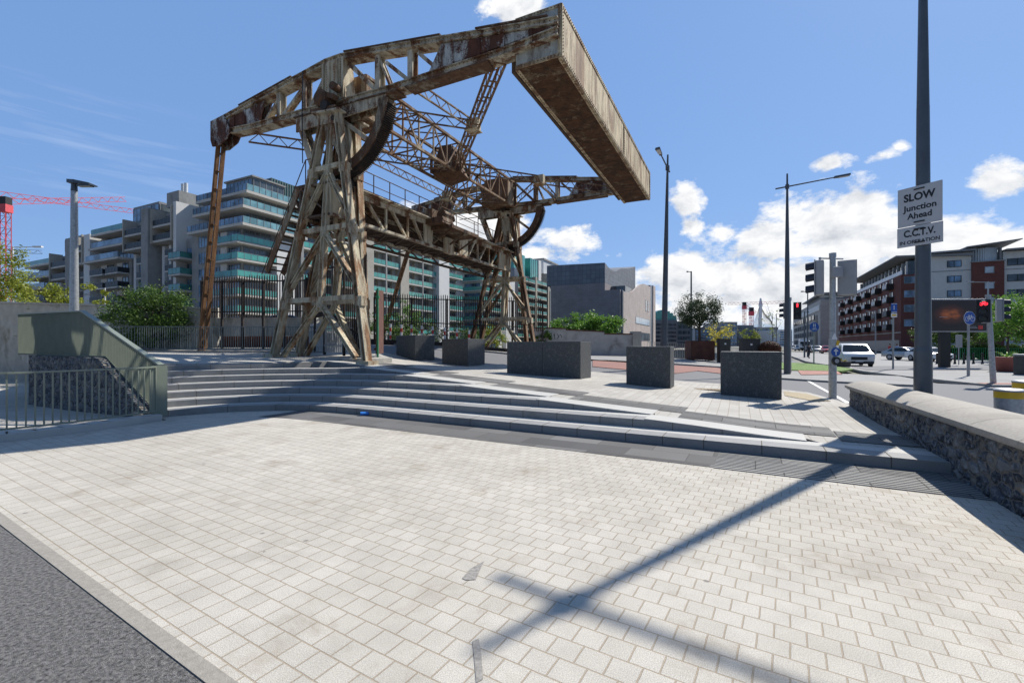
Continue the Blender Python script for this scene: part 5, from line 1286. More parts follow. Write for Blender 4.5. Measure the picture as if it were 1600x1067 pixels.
# --- tower with grey wall, then the last loggia block
B5 = wthing('apartment_block', (KK[0]+46, KK[1]+98, 0), 'pale grey rounded tower block seen between the far bridge tower legs', 'apartment block', 'apartment blocks across the dock')
bpart('wall', 'conc_white', B5, FR, [(kw(786), kw(800), -14, 1.2, 0, 26)]); bpart('grey_wall', 'cladding_dark', B5, FR, [(kw(800)+.01, kw(806), -14, 1.0, 0, 30)])
bpart('rear_wall', 'conc_grey', B5, FR, [(kw(806)+.01, kw(836), -14, -1.8, 0, 28)])
for k in range(9):
    z = 1.6+3.15*k
    for q0, q1 in ((806.5, 815), (816, 825), (826, 835.5)): balcony(B5, FR, kw(q0), kw(q1), -1.8, .2, z, 'glass_green', ends=False); window(B5, FR, kw(q0)+.4, kw(q1)-.6, -1.76, z+.05, z+2.4, 'glass_dark' if (k+int(q0)) % 3 else 'glass_dim', n=2)
bpart('roof_screen', 'glass_green', B5, FR, [(kw(812), kw(829), -12, -2.5, 28, 37.5)])
B6 = wthing('apartment_block', (KK[0]+60, KK[1]+118, 0), 'balcony block with a green glass box on its roof right of far tower', 'apartment block', 'apartment blocks across the dock')
bpart('party_wall', 'conc_beige', B6, FR, [(kw(836), kw(838.5), -12, .3, 0, 29.5), (kw(855), kw(857), -12, .4, 0, 29.5)])
bpart('wall', 'conc_grey', B6, FR, [(kw(838.5)+.01, kw(855)-.01, -12, -1.8, 0, 29)])
for k in range(9):
    z = 2.0+3.15*k
    for q0, q1 in ((838.7, 846.3), (847, 854.8)): balcony(B6, FR, kw(q0), kw(q1), -1.8, .1, z, 'glass_green', ends=False); window(B6, FR, kw(q0)+.5, kw(q1)-1.4, -1.76, z+.05, z+2.4, 'glass_dark', n=2)
bpart('roof_glass_box', 'glass_green', B6, FR, [(kw(834), kw(846), -10, -1.5, 29.01, 37.2)]); bpart('roof_end_wall', 'conc_white', B6, FR, [(kw(846)+.01, kw(850), -10, -1.3, 29.01, 37.6)])
for q in (836, 839, 842, 845): bpart('roof_glass_rib', 'mullion', B6, FR, [(kw(q), kw(q)+.12, -1.49, -1.4, 29.01, 37.2)])
# --- office
B7 = wthing('office_building', (KK[0]+68, KK[1]+132, 0), 'white gridded glass office between the balcony blocks and the dark theatre', 'office building')
a0, a1 = kw(857)+.02, kw(882); D7 = .2
bpart('wall', 'conc_grey', B7, FR, [(a0, a1, -20, D7, 0, 33.0)])
bpart('glass_curtain', 'glass_office', B7, FR, [(a0+1.2, a1-.3, D7+.01, D7+.2, 1, 25.4)])
mb = MB()
for i in range(15): q = a0+1.2+(a1-a0-1.5)*i/14; mb.fbox(FR, q-.07, q+.07, D7+.201, D7+.3, 1, 25.4)
for i in range(9): mb.fbox(FR, a0+1.2, a1-.3, D7+.201, D7+.28, 2+i*2.9, 2.16+i*2.9)
mb.build('curtain_grid', M['white_frame'], B7)
for i in range(3): q = a0+1.6+i*(a1-a0-2)/3; bpart('roof_opening', 'glass_dark', B7, FR, [(q, q+(a1-a0-2)/3-.9, D7+.01, D7+.12, 26.6, 31.4)])
bpart('roof_plant', 'white_frame', B7, FR, [(a0-1, a1-4, -14, -2, 33.0, 39.0)]); bpart('roof_parapet', 'conc_grey', B7, FR, [(a0-1.3, a1-3.6, -14.4, -1.6, 39.0, 39.7)])

# --- left wing, all in shade
def lw_block(label, segs, fhs=3.0):
    t = wthing('apartment_block', (KK[0]-20, KK[1]+10, 0), label, 'apartment block', 'apartment blocks across the dock')
    for kind, p0, p1, zt in segs:
        a0, a1 = ks(p0), ks(p1); nf = int((zt-1.2)/3.0)
        if kind == 'loggia':      # beige side walls, recessed upper terraces, glazed lower floors with dark balconies
            bpart('wall', 'conc_grey', t, FL, [(a0, a1, -12, -1.6, 0, zt)])
            bpart('side_wall', 'conc_beige', t, FL, [(a1-.35, a1, -1.59, .9, zt-6.6, zt+.3)]); bpart('side_wall', 'conc_beige', t, FL, [(a0, a0+.35, -1.59, .9, zt-6.6, zt+.3)])
            for z in (zt-3.1, zt-6.0): balcony(t, FL, a0+.4, a1-.4, -1.6, .7, z, 'glass_smoke', ends=False, th=.4)
            window(t, FL, a0+.6, a1-.6, -1.55, zt-2.9, zt-.6, 'glass_dim', n=4); window(t, FL, a0+.6, a1-.6, -1.55, zt-5.9, zt-3.6, 'glass_dark', n=4)
            mid_ = a0+(a1-a0)*.42
            for k in range(max(0, nf-2)):
                z = zt-9.2-3.0*k
                if z < 0: break
                window(t, FL, a0+.5, mid_, -.6 if k < 0 else -1.5, z+.2, z+2.7, 'glass_blue', n=4, name='glazed_wall')
                balcony(t, FL, a0+.2, mid_, -1.6, .5, z, 'glass_smoke')
            bpart('pale_panel', 'conc_white', t, FL, [(mid_+.5, mid_+1.3, -1.59, -.9, 0, zt-6.8), (a1-1.4, a1-.5, -1.59, -.9, 0, zt-6.8)])
            window(t, FL, mid_+1.4, a1-1.5, -1.5, 1, zt-7.2, 'glass_blue', n=2, hz=6)
        elif kind == 'fin': bpart('fin_wall', 'conc_grey', t, FL, [(a0, a1, -12, 1.3, 0, zt)])
        elif kind == 'beige': bpart('end_wall', 'conc_white', t, FL, [(a0, a1, -12, .6, 0, zt)])
        elif kind == 'green':
            bpart('wall', 'conc_grey', t, FL, [(a0, a1, -12, -1.2, 0, zt)])
            for k in range(nf-1):
                z = zt-1.2-3.0*(k+1)
                if z < 1: break
                balcony(t, FL, a0+.1, a1+.3, -1.2, 1.9, z, 'glass_teal'); window(t, FL, a0+.3, a1-.3, -1.15, z+.2, z+2.5, 'glass_blue', n=4)
        elif kind == 'terrace':   # glazed upper floors with long slabs, dark balconies below
            bpart('wall', 'conc_grey', t, FL, [(a0, a1, -12, -.8, 0, zt-6.3)]); bpart('upper_storeys', 'conc_grey', t, FL, [(a0, a1, -12, -2.2, zt-6.3, zt)])
            for z in (zt-6.2, zt-3.1, zt-.1):
                b = bpart('terrace_slab', 'slab_edge', t, FL, [(a0+.1, a1-.2 if z > zt-1 else a1+1.0, -3, 1.6 if z < zt-4 else .6, z-.45, z)])
                dd = 1.6 if z < zt-4 else .6
                bpart('glass_balustrade', 'glass_blue' if z < zt-1 else 'glass_teal', t, FL, [(a0+.2, a1-.3, dd-.1, dd-.04, z+.05, z+1.15)], b)
                if z < zt-1: window(t, FL, a0+.4, a1-.4, -2.15, z+.1, z+2.5, 'glass_blue', n=9, name='glazed_wall')
            for k in range(nf-3):
                z = zt-9.3-3.0*k
                if z < .5: break
                L = a1-a0
                for f0, f1 in ((.06, .42), (.5, .9)):
                    balcony(t, FL, a0+L*f0, a0+L*f1, -.8, 1.3, z, 'glass_smoke'); window(t, FL, a0+L*f0+.3, a0+L*(f0+f1)/2, -.74, z+.1, z+2.4, 'glass_blue' if rngb.random() < .6 else 'glass_dim', n=2)
                    bpart('pale_panel', 'conc_white', t, FL, [(a0+L*(f0+f1)/2+.15, a0+L*f1-.3, -.79, -.7, z+.1, z+2.4)])
        elif kind == 'pent':
            bpart('penthouse', 'mullion', t, FL, [(a0, a1, -9, -2.6, zt-3.6, zt)])
            window(t, FL, a0+.1, a1-.1, -2.55, zt-3.3, zt-.4, 'glass_blue', n=7, name='penthouse_glazing', hz=1)
            fe = (tuple(np.array(KK)+np.array(FL[1])*a0), (FL[2][0]*-1, FL[2][1]*-1), (-FL[1][0], -FL[1][1]))
            window(t, fe, 2.8, 8.9, .06, zt-3.3, zt-.4, 'glass_dim', n=3, name='penthouse_glazing', hz=1)
        elif kind == 'plant':
            bpart('plant_room', 'conc_grey', t, FL, [(a0, a1, -8, -2, zt-3, zt)])
            for q in (.3, .55): 
                mb = MB(); c = np.array(KK)+np.array(FL[1])*(a0+(a1-a0)*q)+np.array(NL)*-4; mb.tube((*c, zt), (*c, zt+2.2), .35, .35, 10); mb.build('flue', M['white_frame'], t)
        elif kind == 'screen': bpart('roof_screen', 'glass_teal', t, FL, [(a0, a1, -11, -4, zt-2.4, zt)])
    return t
lw_block('left-wing block with teal balconies beside a pale end wall, nearest the corner block', [('green', 299, 281, 22.0), ('beige', 280.5, 276, 29.0), ('loggia', 275.5, 243, 28.2), ('fin', 242.5, 232, 28.8), ('plant', 262, 243, 32.5), ('screen', 300, 276, 31.5)])
lw_block('left-wing block with a glazed rooftop box and long glass terraces, second from corner', [('loggia', 231.5, 199, 27.5), ('pent', 226, 186, 31.6), ('terrace', 198.5, 146, 26.2), ('screen', 190, 148, 28.4)])
lw_block('left-wing block with a pale stair wall behind the left lamp post', [('beige', 145.5, 136, 26.5), ('loggia', 135.5, 121, 26.3), ('fin', 120.5, 113, 26.0), ('loggia', 112.5, 84, 23.5), ('pent', 106, 80, 28.2)])
lw_block('farthest left-wing block, low and stepped with blue glass terraces', [('terrace', 83, 43, 21.8)])
# small lower building at the far left and site scaffolding
t = wthing('low_building', (-90, 105, 0), 'low unfinished building with teal balconies at the far left', 'building')
F9 = (at(58, 470, 110).x, 110.0); F9 = (F9, (-.8949, .4462), NL)
bpart('wall', 'conc_grey', t, F9, [(0, 16, -12, 0, 0, 12.5)])
for k in range(4): balcony(t, F9, 1.0, 8, 0, 1.6, 2.5+k*3.0, 'glass_teal'); window(t, F9, 9, 13, .06, 2.6+k*3, 4.8+k*3, 'glass_dark', n=3)
bpart('site_frame', 'rusty', t, F9, [(3, 16, -8, -2, 12.5, 12.9), (3, 3.3, -8, -2, 12.9, 16), (15.7, 16, -8, -2, 12.9, 16), (3, 16, -8, -2, 16, 16.3)])

# ------------------------------------------------------------------ theatre
TC = np.array([35.65, 150.0]); TF = (tuple(TC), (-.8949, .4462), NL); TS = (tuple(TC), (.4462, .8949), NR)
t = wthing('theatre', (30, 160, 0), 'large windowless theatre of grey-pink stone with dark metal upper storey and wavy roofline', 'theatre')
bpart('stone_base', 'theatre_stone_shaded', t, TF, [(0, 24.5, -48, 0, 0, 19.8), (5.1, 24.5, -48, 0, 19.8, 22.3)])
mb = MB(); n = 16; prof = []
for i in range(n+1):
    f = i/n; prof.append((f*50, 29.0-1.6*math.sin(min(1, f*2.2)*math.pi)+5.5*f*f+.8*f))
P = lambda a, d, z: (TS[0][0]+a*TS[1][0]+d*TS[2][0], TS[0][1]+a*TS[1][1]+d*TS[2][1], z)
for (a, za), (b, zb_) in zip(prof, prof[1:]):
    mb.hexa([P(a, -5.1, 22.3), P(b, -5.1, 22.3), P(b, -26, 22.3), P(a, -26, 22.3)], [P(a, -5.1, za), P(b, -5.1, zb_), P(b, -26, zb_+.6), P(a, -26, za+.6)])
mb.build('metal_storey', M['theatre_metal'], t)
mb = MB(); n = 22; pr = []
for i in range(n+1):
    f = i/n; w = 2+f*52; z = 19.2+.3*f+ (7.2*(1/(1+math.exp(-(f-.42)*9)))); pr.append((w, z))
for (a, za), (b, zb_) in zip(pr, pr[1:]):
    mb.hexa([P(a, 0, 0), P(b, 0, 0), P(b, .6, 0), P(a, .6, 0)], [P(a, 0, za), P(b, 0, zb_), P(b, .6, zb_), P(a, .6, za)])
mb.build('curved_parapet_wall', M['theatre_stone_lit'], t)
bpart('dark_joint', 'cladding_dark', t, TS, [(1.2, 1.99, 0, .5, 0, 19.8), (54.1, 60, -1, .5, 0, 27.5)]); bpart('end_pier', 'theatre_stone_lit', t, TS, [(60.1, 66, -2, .8, 0, 28)])
for z0, z1, a0, a1 in ((9.6, 12.2, 22, 52), (3.2, 6.4, 22, 52), (15.5, 20, 42, 45), (15.5, 20, 47, 49.5)): window(t, TS, a0, a1, .66, z0, z1, 'glass_office' if z0 > 9 else 'glass_dim', 'mullion', n=1)
bpart('roof_glazing', 'glass_dark', t, TS, [(8, 44, -5, -.1, 19.81, 22.0)])

# ------------------------------------------------------------------ brick and white apartment building on the right
RC = np.array([81.2, 95.0]); RL = (tuple(RC), (.4462, .8949), (-.8949, .4462)); RF = (tuple(RC), (.8949, -.4462), (-.4462, -.8949))
t = wthing('brick_apartments', (85, 110, 0), 'dark red brick apartment building with white penthouse roof and small iron balconies', 'apartment building')
bpart('brick_wall', 'red_brick', t, RL, [(0, 66, -3.58, 0, 0, 16.2)]); bpart('rear_wall', 'red_brick', t, RL, [(14.1, 66, -14, -3.59, 0, 16.2)])
bpart('ground_floor_wall', 'cladding_dark', t, RL, [(1, 64, 0, .05, 0, 2.6)])
bpart('string_course', 'conc_beige', t, RL, [(0, 66, 0, .08, 4.1, 4.3)])
bpart('parapet_rail', 'white', t, RL, [(0, 44, -.2, -.1, 16.3, 17.1)])
bpart('penthouse_wall', 'glass_dark', t, RL, [(1.6, 44, -10, -1.6, 16.2, 19.2)])
for i in range(14): bpart('penthouse_post', 'white_frame', t, RL, [(1.8+i*3.1, 2.05+i*3.1, -1.59, -1.3, 16.2, 19.2)])
mb = MB(); Q = lambda a, d, z: (RL[0][0]+a*RL[1][0]+d*RL[2][0], RL[0][1]+a*RL[1][1]+d*RL[2][1], z)
mb.hexa([Q(-.8, 1.0, 19.9), Q(45, 1.0, 19.9), Q(45, -11, 19.2), Q(-.8, -11, 19.2)], [Q(-.8, 1.0, 20.15), Q(45, 1.0, 20.15), Q(45, -11, 19.7), Q(-.8, -11, 19.7)]); mb.build('penthouse_roof', M['roof_grey'], t)
for j, zc in enumerate((5.1, 8.1, 11.1, 14.0)):
    for i, a in enumerate((5.0, 14.5, 24.5, 34.0, 45, 56)):
        b = bpart('balcony', 'black', t, RL, [(a, a+3.4, 0, 1.3, zc-.25, zc-.05)])
        bpart('balcony_rail', 'black' , t, RL, [(a, a+3.4, 1.25, 1.3, zc+.95, zc+1.02), (a, a+.05, 0, 1.25, zc-.04, zc+1.0), (a+3.35, a+3.4, 0, 1.25, zc-.04, zc+1.0)], b)
        mb = MB(); 
        for k in range(7): mb.fbox(RL, a+.15+k*.46, a+.42+k*.46, 1.26, 1.29, zc, zc+.9)
        sub_build(mb, 'rail_panels', M['white' if j > 1 else 'mullion'], b)
        window(t, RL, a+.3, a+1.5, .04, zc, zc+2.1, 'glass_blue', n=1, name='balcony_door'); bpart('recess_shade_panel', 'black', t, RL, [(a+1.7, a+3.2, .0, .03, zc, zc+2.1)])  # flat black panel paints the shade of a recess beside the door
    for i, a in enumerate((9.6, 11.8, 19.4, 21.6, 29.2, 31.2, 39, 41, 50.5, 52.5, 61.5)): window(t, RL, a, a+1.3, .05, zc+.5, zc+1.9, 'glass_office' if i % 2 == 0 else 'glass_dim', 'white_frame', n=1)
    bpart('brick_front', 'red_brick', t, RF, [(0, 3.6, -10, .02, zc-3.6 if j else 0, zc-.6 if j < 3 else 16.2)])
    window(t, RF, .5, 3.4, .07, zc+.3, zc+1.8, 'glass_blue', n=2)
t = wthing('white_apartments', (92, 90, 0), 'white rendered apartment building with a brick centre bay and butterfly roof behind the billboard', 'apartment building')
bpart('rendered_wall', 'render_white', t, RF, [(3.61, 10.9, -14, 0, 0, 20.0), (15.5, 46, -14, .0, 0, 19.6)])
bpart('brick_bay', 'red_brick', t, RF, [(10.91, 15.49, -14, .5, 0, 17.8)])
bpart('bay_coping', 'conc_grey', t, RF, [(10.8, 15.6, -13, .7, 17.81, 18.0)])
mb = MB(); 
for i in range(12):
    f0, f1 = i/12, (i+1)/12; mb.fbox(RF, 11.4+3.6*f0, 11.4+3.6*f1-.02, -2-.9*math.sin(math.pi*f0), -.9+.9*math.sin(math.pi*(f0+f1)/2), 18.01, 20.6)
mb.build('curved_bay_glazing', M['glass_office'], t)
for q in (11.0, 15.1): bpart('bay_post', 'mullion', t, RF, [(q, q+.3, -1, -.2, 18.01, 20.6)])
mb = MB(); Q = lambda a, d, z: (RF[0][0]+a*RF[1][0]+d*RF[2][0], RF[0][1]+a*RF[1][1]+d*RF[2][1], z)
mb.hexa([Q(3.2, -14, 20.1), Q(11.2, -14, 20.1), Q(11.2, 1.2, 20.1), Q(3.2, 1.2, 20.0)], [Q(3.2, -14, 20.5), Q(11.2, -14, 20.5), Q(11.2, 1.2, 20.5), Q(3.2, 1.2, 20.3)]); mb.build('left_roof', M['roof_grey'], t)
mb = MB(); mb.hexa([Q(9.8, 1.5, 20.7), Q(17.5, 1.9, 21.5), Q(17.5, -12, 21.0), Q(9.8, -12, 20.7)], [Q(9.8, 1.5, 20.9), Q(17.5, 1.9, 21.65), Q(17.5, -12, 21.4), Q(9.8, -12, 21.0)]); mb.build('bay_roof', M['roof_grey'], t)
mb = MB(); mb.hexa([Q(15.6, 1.2, 19.7), Q(46, 1.2, 20.2), Q(46, -14, 20.2), Q(15.6, -14, 19.7)], [Q(15.6, 1.2, 20.0), Q(46, 1.2, 20.6), Q(46, -14, 20.6), Q(15.6, -14, 20.0)]); mb.build('right_roof', M['roof_grey'], t)
for z in (17.15, 14.1, 11.2, 8.2, 5.2):
    window(t, RF, 7.3, 9.4, .05, z, z+1.35, 'glass_blue', 'black', n=2)
    for a in (16.1, 22.5, 29, 35, 41): window(t, RF, a, a+2.8, .05, z-.3, z+1.05, 'glass_dark', 'black', n=2)
    if z in (14.1, 17.15, 11.2): window(t, RF, 12.7, 14.0, .55, z-1.6, z-.3, 'glass_office', 'mullion', n=1)
bpart('string_course', 'roof_grey', t, RF, [(3.61, 10.9, .01, .06, 16.4, 16.52), (15.5, 46, .01, .06, 16.1, 16.22)])
# pale stone building beyond
SC = np.array([115.2, 170.0]); SL = (tuple(SC), (.4462, .8949), (-.8949, .4462)); SF = (tuple(SC), (.8949, -.4462), (-.4462, -.8949))
t = wthing('stone_offices', (125, 190, 0), 'pale stone office building at the far end of the street with white upper band', 'office building')
bpart('stone_wall', 'pale_stone', t, SL, [(0, 95, -22, 0, 0, 18.4)]); bpart('white_band', 'conc_white', t, SL, [(1, 60, .01, .3, 14.5, 16.6)])
bpart('set_back_storey', 'roof_grey', t, SL, [(12, 60, -16, -3, 18.4, 21.5), (10, 64, -18, -1, 21.5, 22)])
for k in range(4):
    for i in range(9): window(t, SL, 14+i*8.5, 20+i*8.5, .35 if k == 3 else .1, 1.6+3.3*k, 3.7+3.3*k, 'glass_dark' if (i+k) % 3 else 'glass_dim', n=2)
bpart('dark_entrance', 'black', t, SL, [(7, 12.5, .01, .2, 0, 13)])
for k in range(5): window(t, SF, 12, 14.5, .06, 2.2+3.2*k, 3.9+3.2*k, 'glass_dark', 'black', n=1); bpart('balcony', 'mullion', t, SF, [(11.8, 15, .01, 1.0, 1.9+3.2*k, 2.1+3.2*k)])
bpart('gate_wall', 'black', t, SF, [(5, 60, 1.5, 1.8, 0, 2.3)])
# distant offices
def dist(label, px0, px1, ytop, D, glass, wallm, floors, dep=40, curved=False):
    a = at(px0, ytop, D); b = at(px1, ytop, D); h = a.z
    t = wthing('distant_offices', (a.x, D, 0), label, 'office building', 'distant offices along the horizon')
    fr = ((a.x, D), (1, 0), (0, -1)); w = b.x-a.x
    bpart('wall', wallm, t, fr, [(0, w, -dep, 0, -1, h)])
    for k in range(floors):
        z0 = 1+(h-2)*k/floors; window(t, fr, w*.03, w*.97, .08, z0, z0+(h-2)/floors*.68, glass, 'mullion', n=max(3, int(w/6)))
    return t, fr, w, h
t_, fr_, w_, h_ = dist('dark glazed office with a pale green curved roof just right of the theatre', 1018, 1058, 500, 230, 'glass_dark', 'cladding_dark', 6)
mb = MB()
for i in range(8): mb.fbox(fr_, w_*i/8, w_*(i+1)/8, -20, -1, h_, h_+5.2*math.sin(math.pi*(i+1.6)/10))
mb.build('curved_roof', M['glass_green'], t_)
dist('low dark office with a flat overhanging roof behind the clipped tree', 1058, 1082, 502, 250, 'glass_dark', 'cladding_dark', 4)
dist('blue-grey office block left of the yellow sapling', 1086, 1126, 512, 300, 'glass_blue', 'cladding_dark', 5)
dist('pale teal office row left of the red tower cranes', 1127, 1152, 503, 420, 'glass_blue', 'conc_grey', 7)
dist('dark office block behind the red tower cranes', 1153, 1178, 508, 430, 'glass_dim', 'cladding_dark', 6)
dist('blue glazed office right of the white bridge mast', 1181, 1216, 511, 440, 'glass_blue', 'mullion', 5)
dist('stepped white office block left of the street vista', 1218, 1238, 515, 400, 'glass_blue', 'conc_white', 6)
dist('low grey building in the gap between theatre and dark glazed office', 1000, 1017, 526, 260, 'glass_dim', 'conc_grey', 2)
# white harp bridge mast
t = wthing('harp_bridge', (at(1188, 540, 520).x, 520, 0), 'distant white cable-stayed bridge mast with fanned cables', 'bridge')
mb = MB(); a = at(1187, 540, 520); b = at(1188.5, 470, 520); mb.tube((a.x, 520, 0), (b.x, 520, b.z-6), 2.6, 1.6, 10); mb.tube((b.x, 520, b.z-6), (b.x, 520, b.z+3), 2.4, .8, 10); mb.build('mast', M['white'], t)
mb = MB()
for i in range(12): q = at(1200+i*2.6, 538, 520); mb.tube((b.x, 520, b.z-2-i*.6), (q.x, 520, 6), .12, .12, 4)
for i in range(4): q = at(1180-i*3.5, 538, 520); mb.tube((b.x, 520, b.z-2), (q.x, 520, 5), .2, .2, 4)
mb.build('cables', M['mullion'], t); mb = MB(); mb.box(at(1150, 0, 520).x, at(1240, 0, 520).x, 515, 525, 3.5, 5); mb.build('deck', M['white'], t)
# ------------------------------------------------------------------ tower cranes
def crane(label, base, h, jibs, sz=1.6, m='crane_red', cab=True):
    t = wthing('tower_crane', (base[0], base[1], 0), label, 'tower crane', 'tower cranes')
    mb = MB(); 
    for sx in (-1, 1):
        for sy in (-1, 1): mb.bar((base[0]+sx*sz/2, base[1]+sy*sz/2, 0), (base[0]+sx*sz/2, base[1]+sy*sz/2, h), sz*.12, sz*.12)
    n = int(h/sz/1.1)
    for i in range(n):
        z0 = h*i/n; z1 = h*(i+1)/n; s = 1 if i % 2 else -1
        for sy in (-1, 1): mb.bar((base[0]-s*sz/2, base[1]+sy*sz/2, z0), (base[0]+s*sz/2, base[1]+sy*sz/2, z1), sz*.07, sz*.07); mb.bar((base[0]-sz/2, base[1]+sy*sz/2, z1), (base[0]+sz/2, base[1]+sy*sz/2, z1), sz*.07, sz*.07)
    mb.build('mast', M[m], t)
    if cab: c = MB(); c.box(base[0]-sz*.6, base[0]+sz*.6, base[1]-sz*.6, base[1]+sz*.6, h, h+sz*1.4); c.build('slewing_cab', M['black'], t); c = MB(); c.box(base[0]-sz*.7, base[0]+sz*.7, base[1]-sz*.7, base[1]+sz*.7, h-sz*1.5, h-.1); c.build('turntable', M[m], t)
    for (tip, z0, z1, dep) in jibs:
        j = MB(); laced(j, (base[0], base[1], z0), (tip[0], tip[1], z1), dep, (0, 0, 1), dep*.13, dep*1.0, lt=dep*.085, wid=None); j.build('jib', M[m], t)
    return t
b = at(9, 440, 190); T1 = at(183, 313, 230); T2 = at(-160, 330, 200)
crane('tall red tower crane at the far left with its jib ending in open sky', (b.x, 190), 60, [((T1.x, 235), 61.2, 76.5, 2.2), ((T2.x, 180), 61.2, 60, 2.2)], 2.2)
b = at(-70, 440, 240); T1 = at(237, 333, 330)
crane('second red crane jib sloping down behind the left rooftops', (b.x, 240), 78, [((T1.x, 330), 84, 96.4, 2.8)], 2.4)
b = at(-40, 440, 300); T1 = at(66, 389, 320); crane('grey crane with short jib low at the far left', (b.x, 300), 62, [((T1.x, 320), 64, 66.5, 2.4)], 2.2, m='mullion')
b = at(1163, 500, 450); T1 = at(1137, 475, 450); T2 = at(1228, 472, 450)
crane('distant red and white crane with a long level jib over the docks', (b.x, 450), 40, [((T1.x, 450), 42, 42, 2.2), ((T2.x, 450), 42, 43.5, 2.2)], 2.4)
b = at(1174, 500, 460); crane('distant short red crane standing right of the long-jib crane', (b.x, 460), 35, [((b.x-6, 460), 36, 41, 2.4), ((b.x+5, 460), 37, 33.5, 2)], 2.8)
# ------------------------------------------------------------------ lamp posts
def cross_lamp(p, h, arm_dir, arm, stub, r0, r1, label, tilt=.1, lean=(0, 0), head=.75):
    t = empty('lamp_post', p, 0, label, 'lamp post', 'cross-arm street lamps'); mb = MB()
    tp_ = Vector((lean[0], lean[1], h+.75)); f = lambda z: Vector((lean[0]*z/h, lean[1]*z/h, z))
    mb.tube((0, 0, -.1), f(1.6), r0*1.12, r0*1.1, 14); mb.tube(f(1.6), f(1.7), r0*1.1, r0, 14); mb.tube(f(1.7), f(h*.62), r0, (r0+r1)/2, 14); mb.tube(f(h*.62), f(h+.75), (r0+r1)/2, r1*.6, 12)
    mb.build('pole', M['pole_dark'], t, smooth=True)
    d = Vector((arm_dir[0], arm_dir[1], 0)).normalized(); c = f(h); k = d+Vector((0, 0, tilt)); a = MB(); a.tube(c-k*stub, c+k*arm, .045, .035, 8); a.tube(c-Vector((0, 0, .12)), c+Vector((0, 0, .12)), r1*1.4, r1*1.4, 10); a.build('arm', M['pole_dark'], t)
    hd = MB(); e = c+k*arm; s = Vector((-d.y, d.x, 0)); w = .15; n = Vector((0, 0, 1))
    hd.hexa([e-s*w*.5-n*.05, e+s*w*.5-n*.05, e+k*head+s*w-n*.06, e+k*head-s*w-n*.06], [e-s*w*.5+n*.06, e+s*w*.5+n*.06, e+k*head+s*w*.8+n*.04, e+k*head-s*w*.8+n*.04])
    hd.build('lamp_head', M['pole_dark'], t, bevel=.01)
    g = MB(); g.hexa([e+k*head*.25-s*w*.5-n*.075, e+k*head*.25+s*w*.5-n*.075, e+k*head*.9+s*w*.7-n*.08, e+k*head*.9-s*w*.7-n*.08], [e+k*head*.25-s*w*.5-n*.055, e+k*head*.25+s*w*.5-n*.055, e+k*head*.9+s*w*.7-n*.062, e+k*head*.9-s*w*.7-n*.062]); g.build('lamp_lens', M['white_frame'], t)
    return t
BP = Vector((8.78, 9.72, -.05))
big = cross_lamp(BP, 11.0, (.85, -.53), 2.9, .62, .142, .075, 'tall dark lamp post beyond the stone wall carrying two white warning signs', tilt=.06)
p = at(1230, 582, 26.5); cross_lamp((p.x, p.y, G(p.x, p.y)), 10.9, (.93, -.36), 2.3, .6, .16, .075, 'dark lamp post behind the block nearest the signals, arm reaching right', tilt=.1)
p = at(1037, 560, 26.0); cross_lamp((p.x, p.y, G(p.x, p.y)), 11.4, (-.45, -.6), 1.1, .35, .17, .08, 'slightly leaning dark lamp post between theatre and clipped tree', tilt=.35, lean=(.22, 0), head=.55)
# warning signs on the big pole
def txt(s, size, loc, m, parent, rot, bold=.0, sx=1.0, al='CENTER'):
    cu = bpy.data.curves.new('lettering', 'FONT'); cu.body = s; cu.size = size; cu.align_x = al; cu.extrude = .0015; cu.offset = bold; cu.resolution_u = 3
    o = bpy.data.objects.new('lettering', cu); col.objects.link(o); bpy.context.view_layer.update()
    me = bpy.data.meshes.new_from_object(o.evaluated_get(bpy.context.evaluated_depsgraph_get())); bpy.data.objects.remove(o)
    me.materials.clear(); me.materials.append(M[m]); xs = [v.co.x for v in me.vertices]; wd_ = max(xs)-min(xs)
    for v in me.vertices: v.co.x = (v.co.x-(max(xs)+min(xs))/2)*sx/wd_
    o = bpy.data.objects.new('lettering', me); col.objects.link(o); o.parent = parent; o.location = loc; o.rotation_euler = rot
    return o
def sign_plate(z0, z1, w, label, lines, name='warning_sign', dy=0):
    cz_ = (z0+z1)/2; c = BP+Vector((-.895, -.446, 0))*.15; t = empty(name, (c.x+.446*dy, c.y-.895*dy, cz_), R(-63.5), label, 'sign')
    h = z1-z0; mb = MB(); mb.box(-w/2, w/2, -.012, 0, -h/2, h/2); mb.build('sign_board', M['sign_plate'], t, bevel=.003)
    for s, size, z, b, sx in lines: txt(s, size, (0, -.0135, z), 'black', t, (R(90), 0, 0), b, sx)
    for z in (h/2-.07, -h/2+.07): k = MB(); k.box(-.09, .09, -.03, -.0125, z-.012, z+.012); k.box(-.13, .13, .0, .05, z-.03, z+.03); k.build('fixing_clip', M['black'], t)
    return t
sign_plate(4.235, 5.07, .76, 'white sign reading SLOW Junction Ahead on the tall lamp post', [('SLOW', .22, .12, .008, .54), ('Junction', .175, -.09, .0045, .57), ('Ahead', .175, -.265, .0045, .42)], dy=-.0)
sign_plate(3.80, 4.225, .78, 'white sign reading C.C.T.V. IN OPERATION below the SLOW sign', [('C.C.T.V.', .2, -.0, .007, .54), ('IN OPERATION', .105, -.155, .0022, .68)])
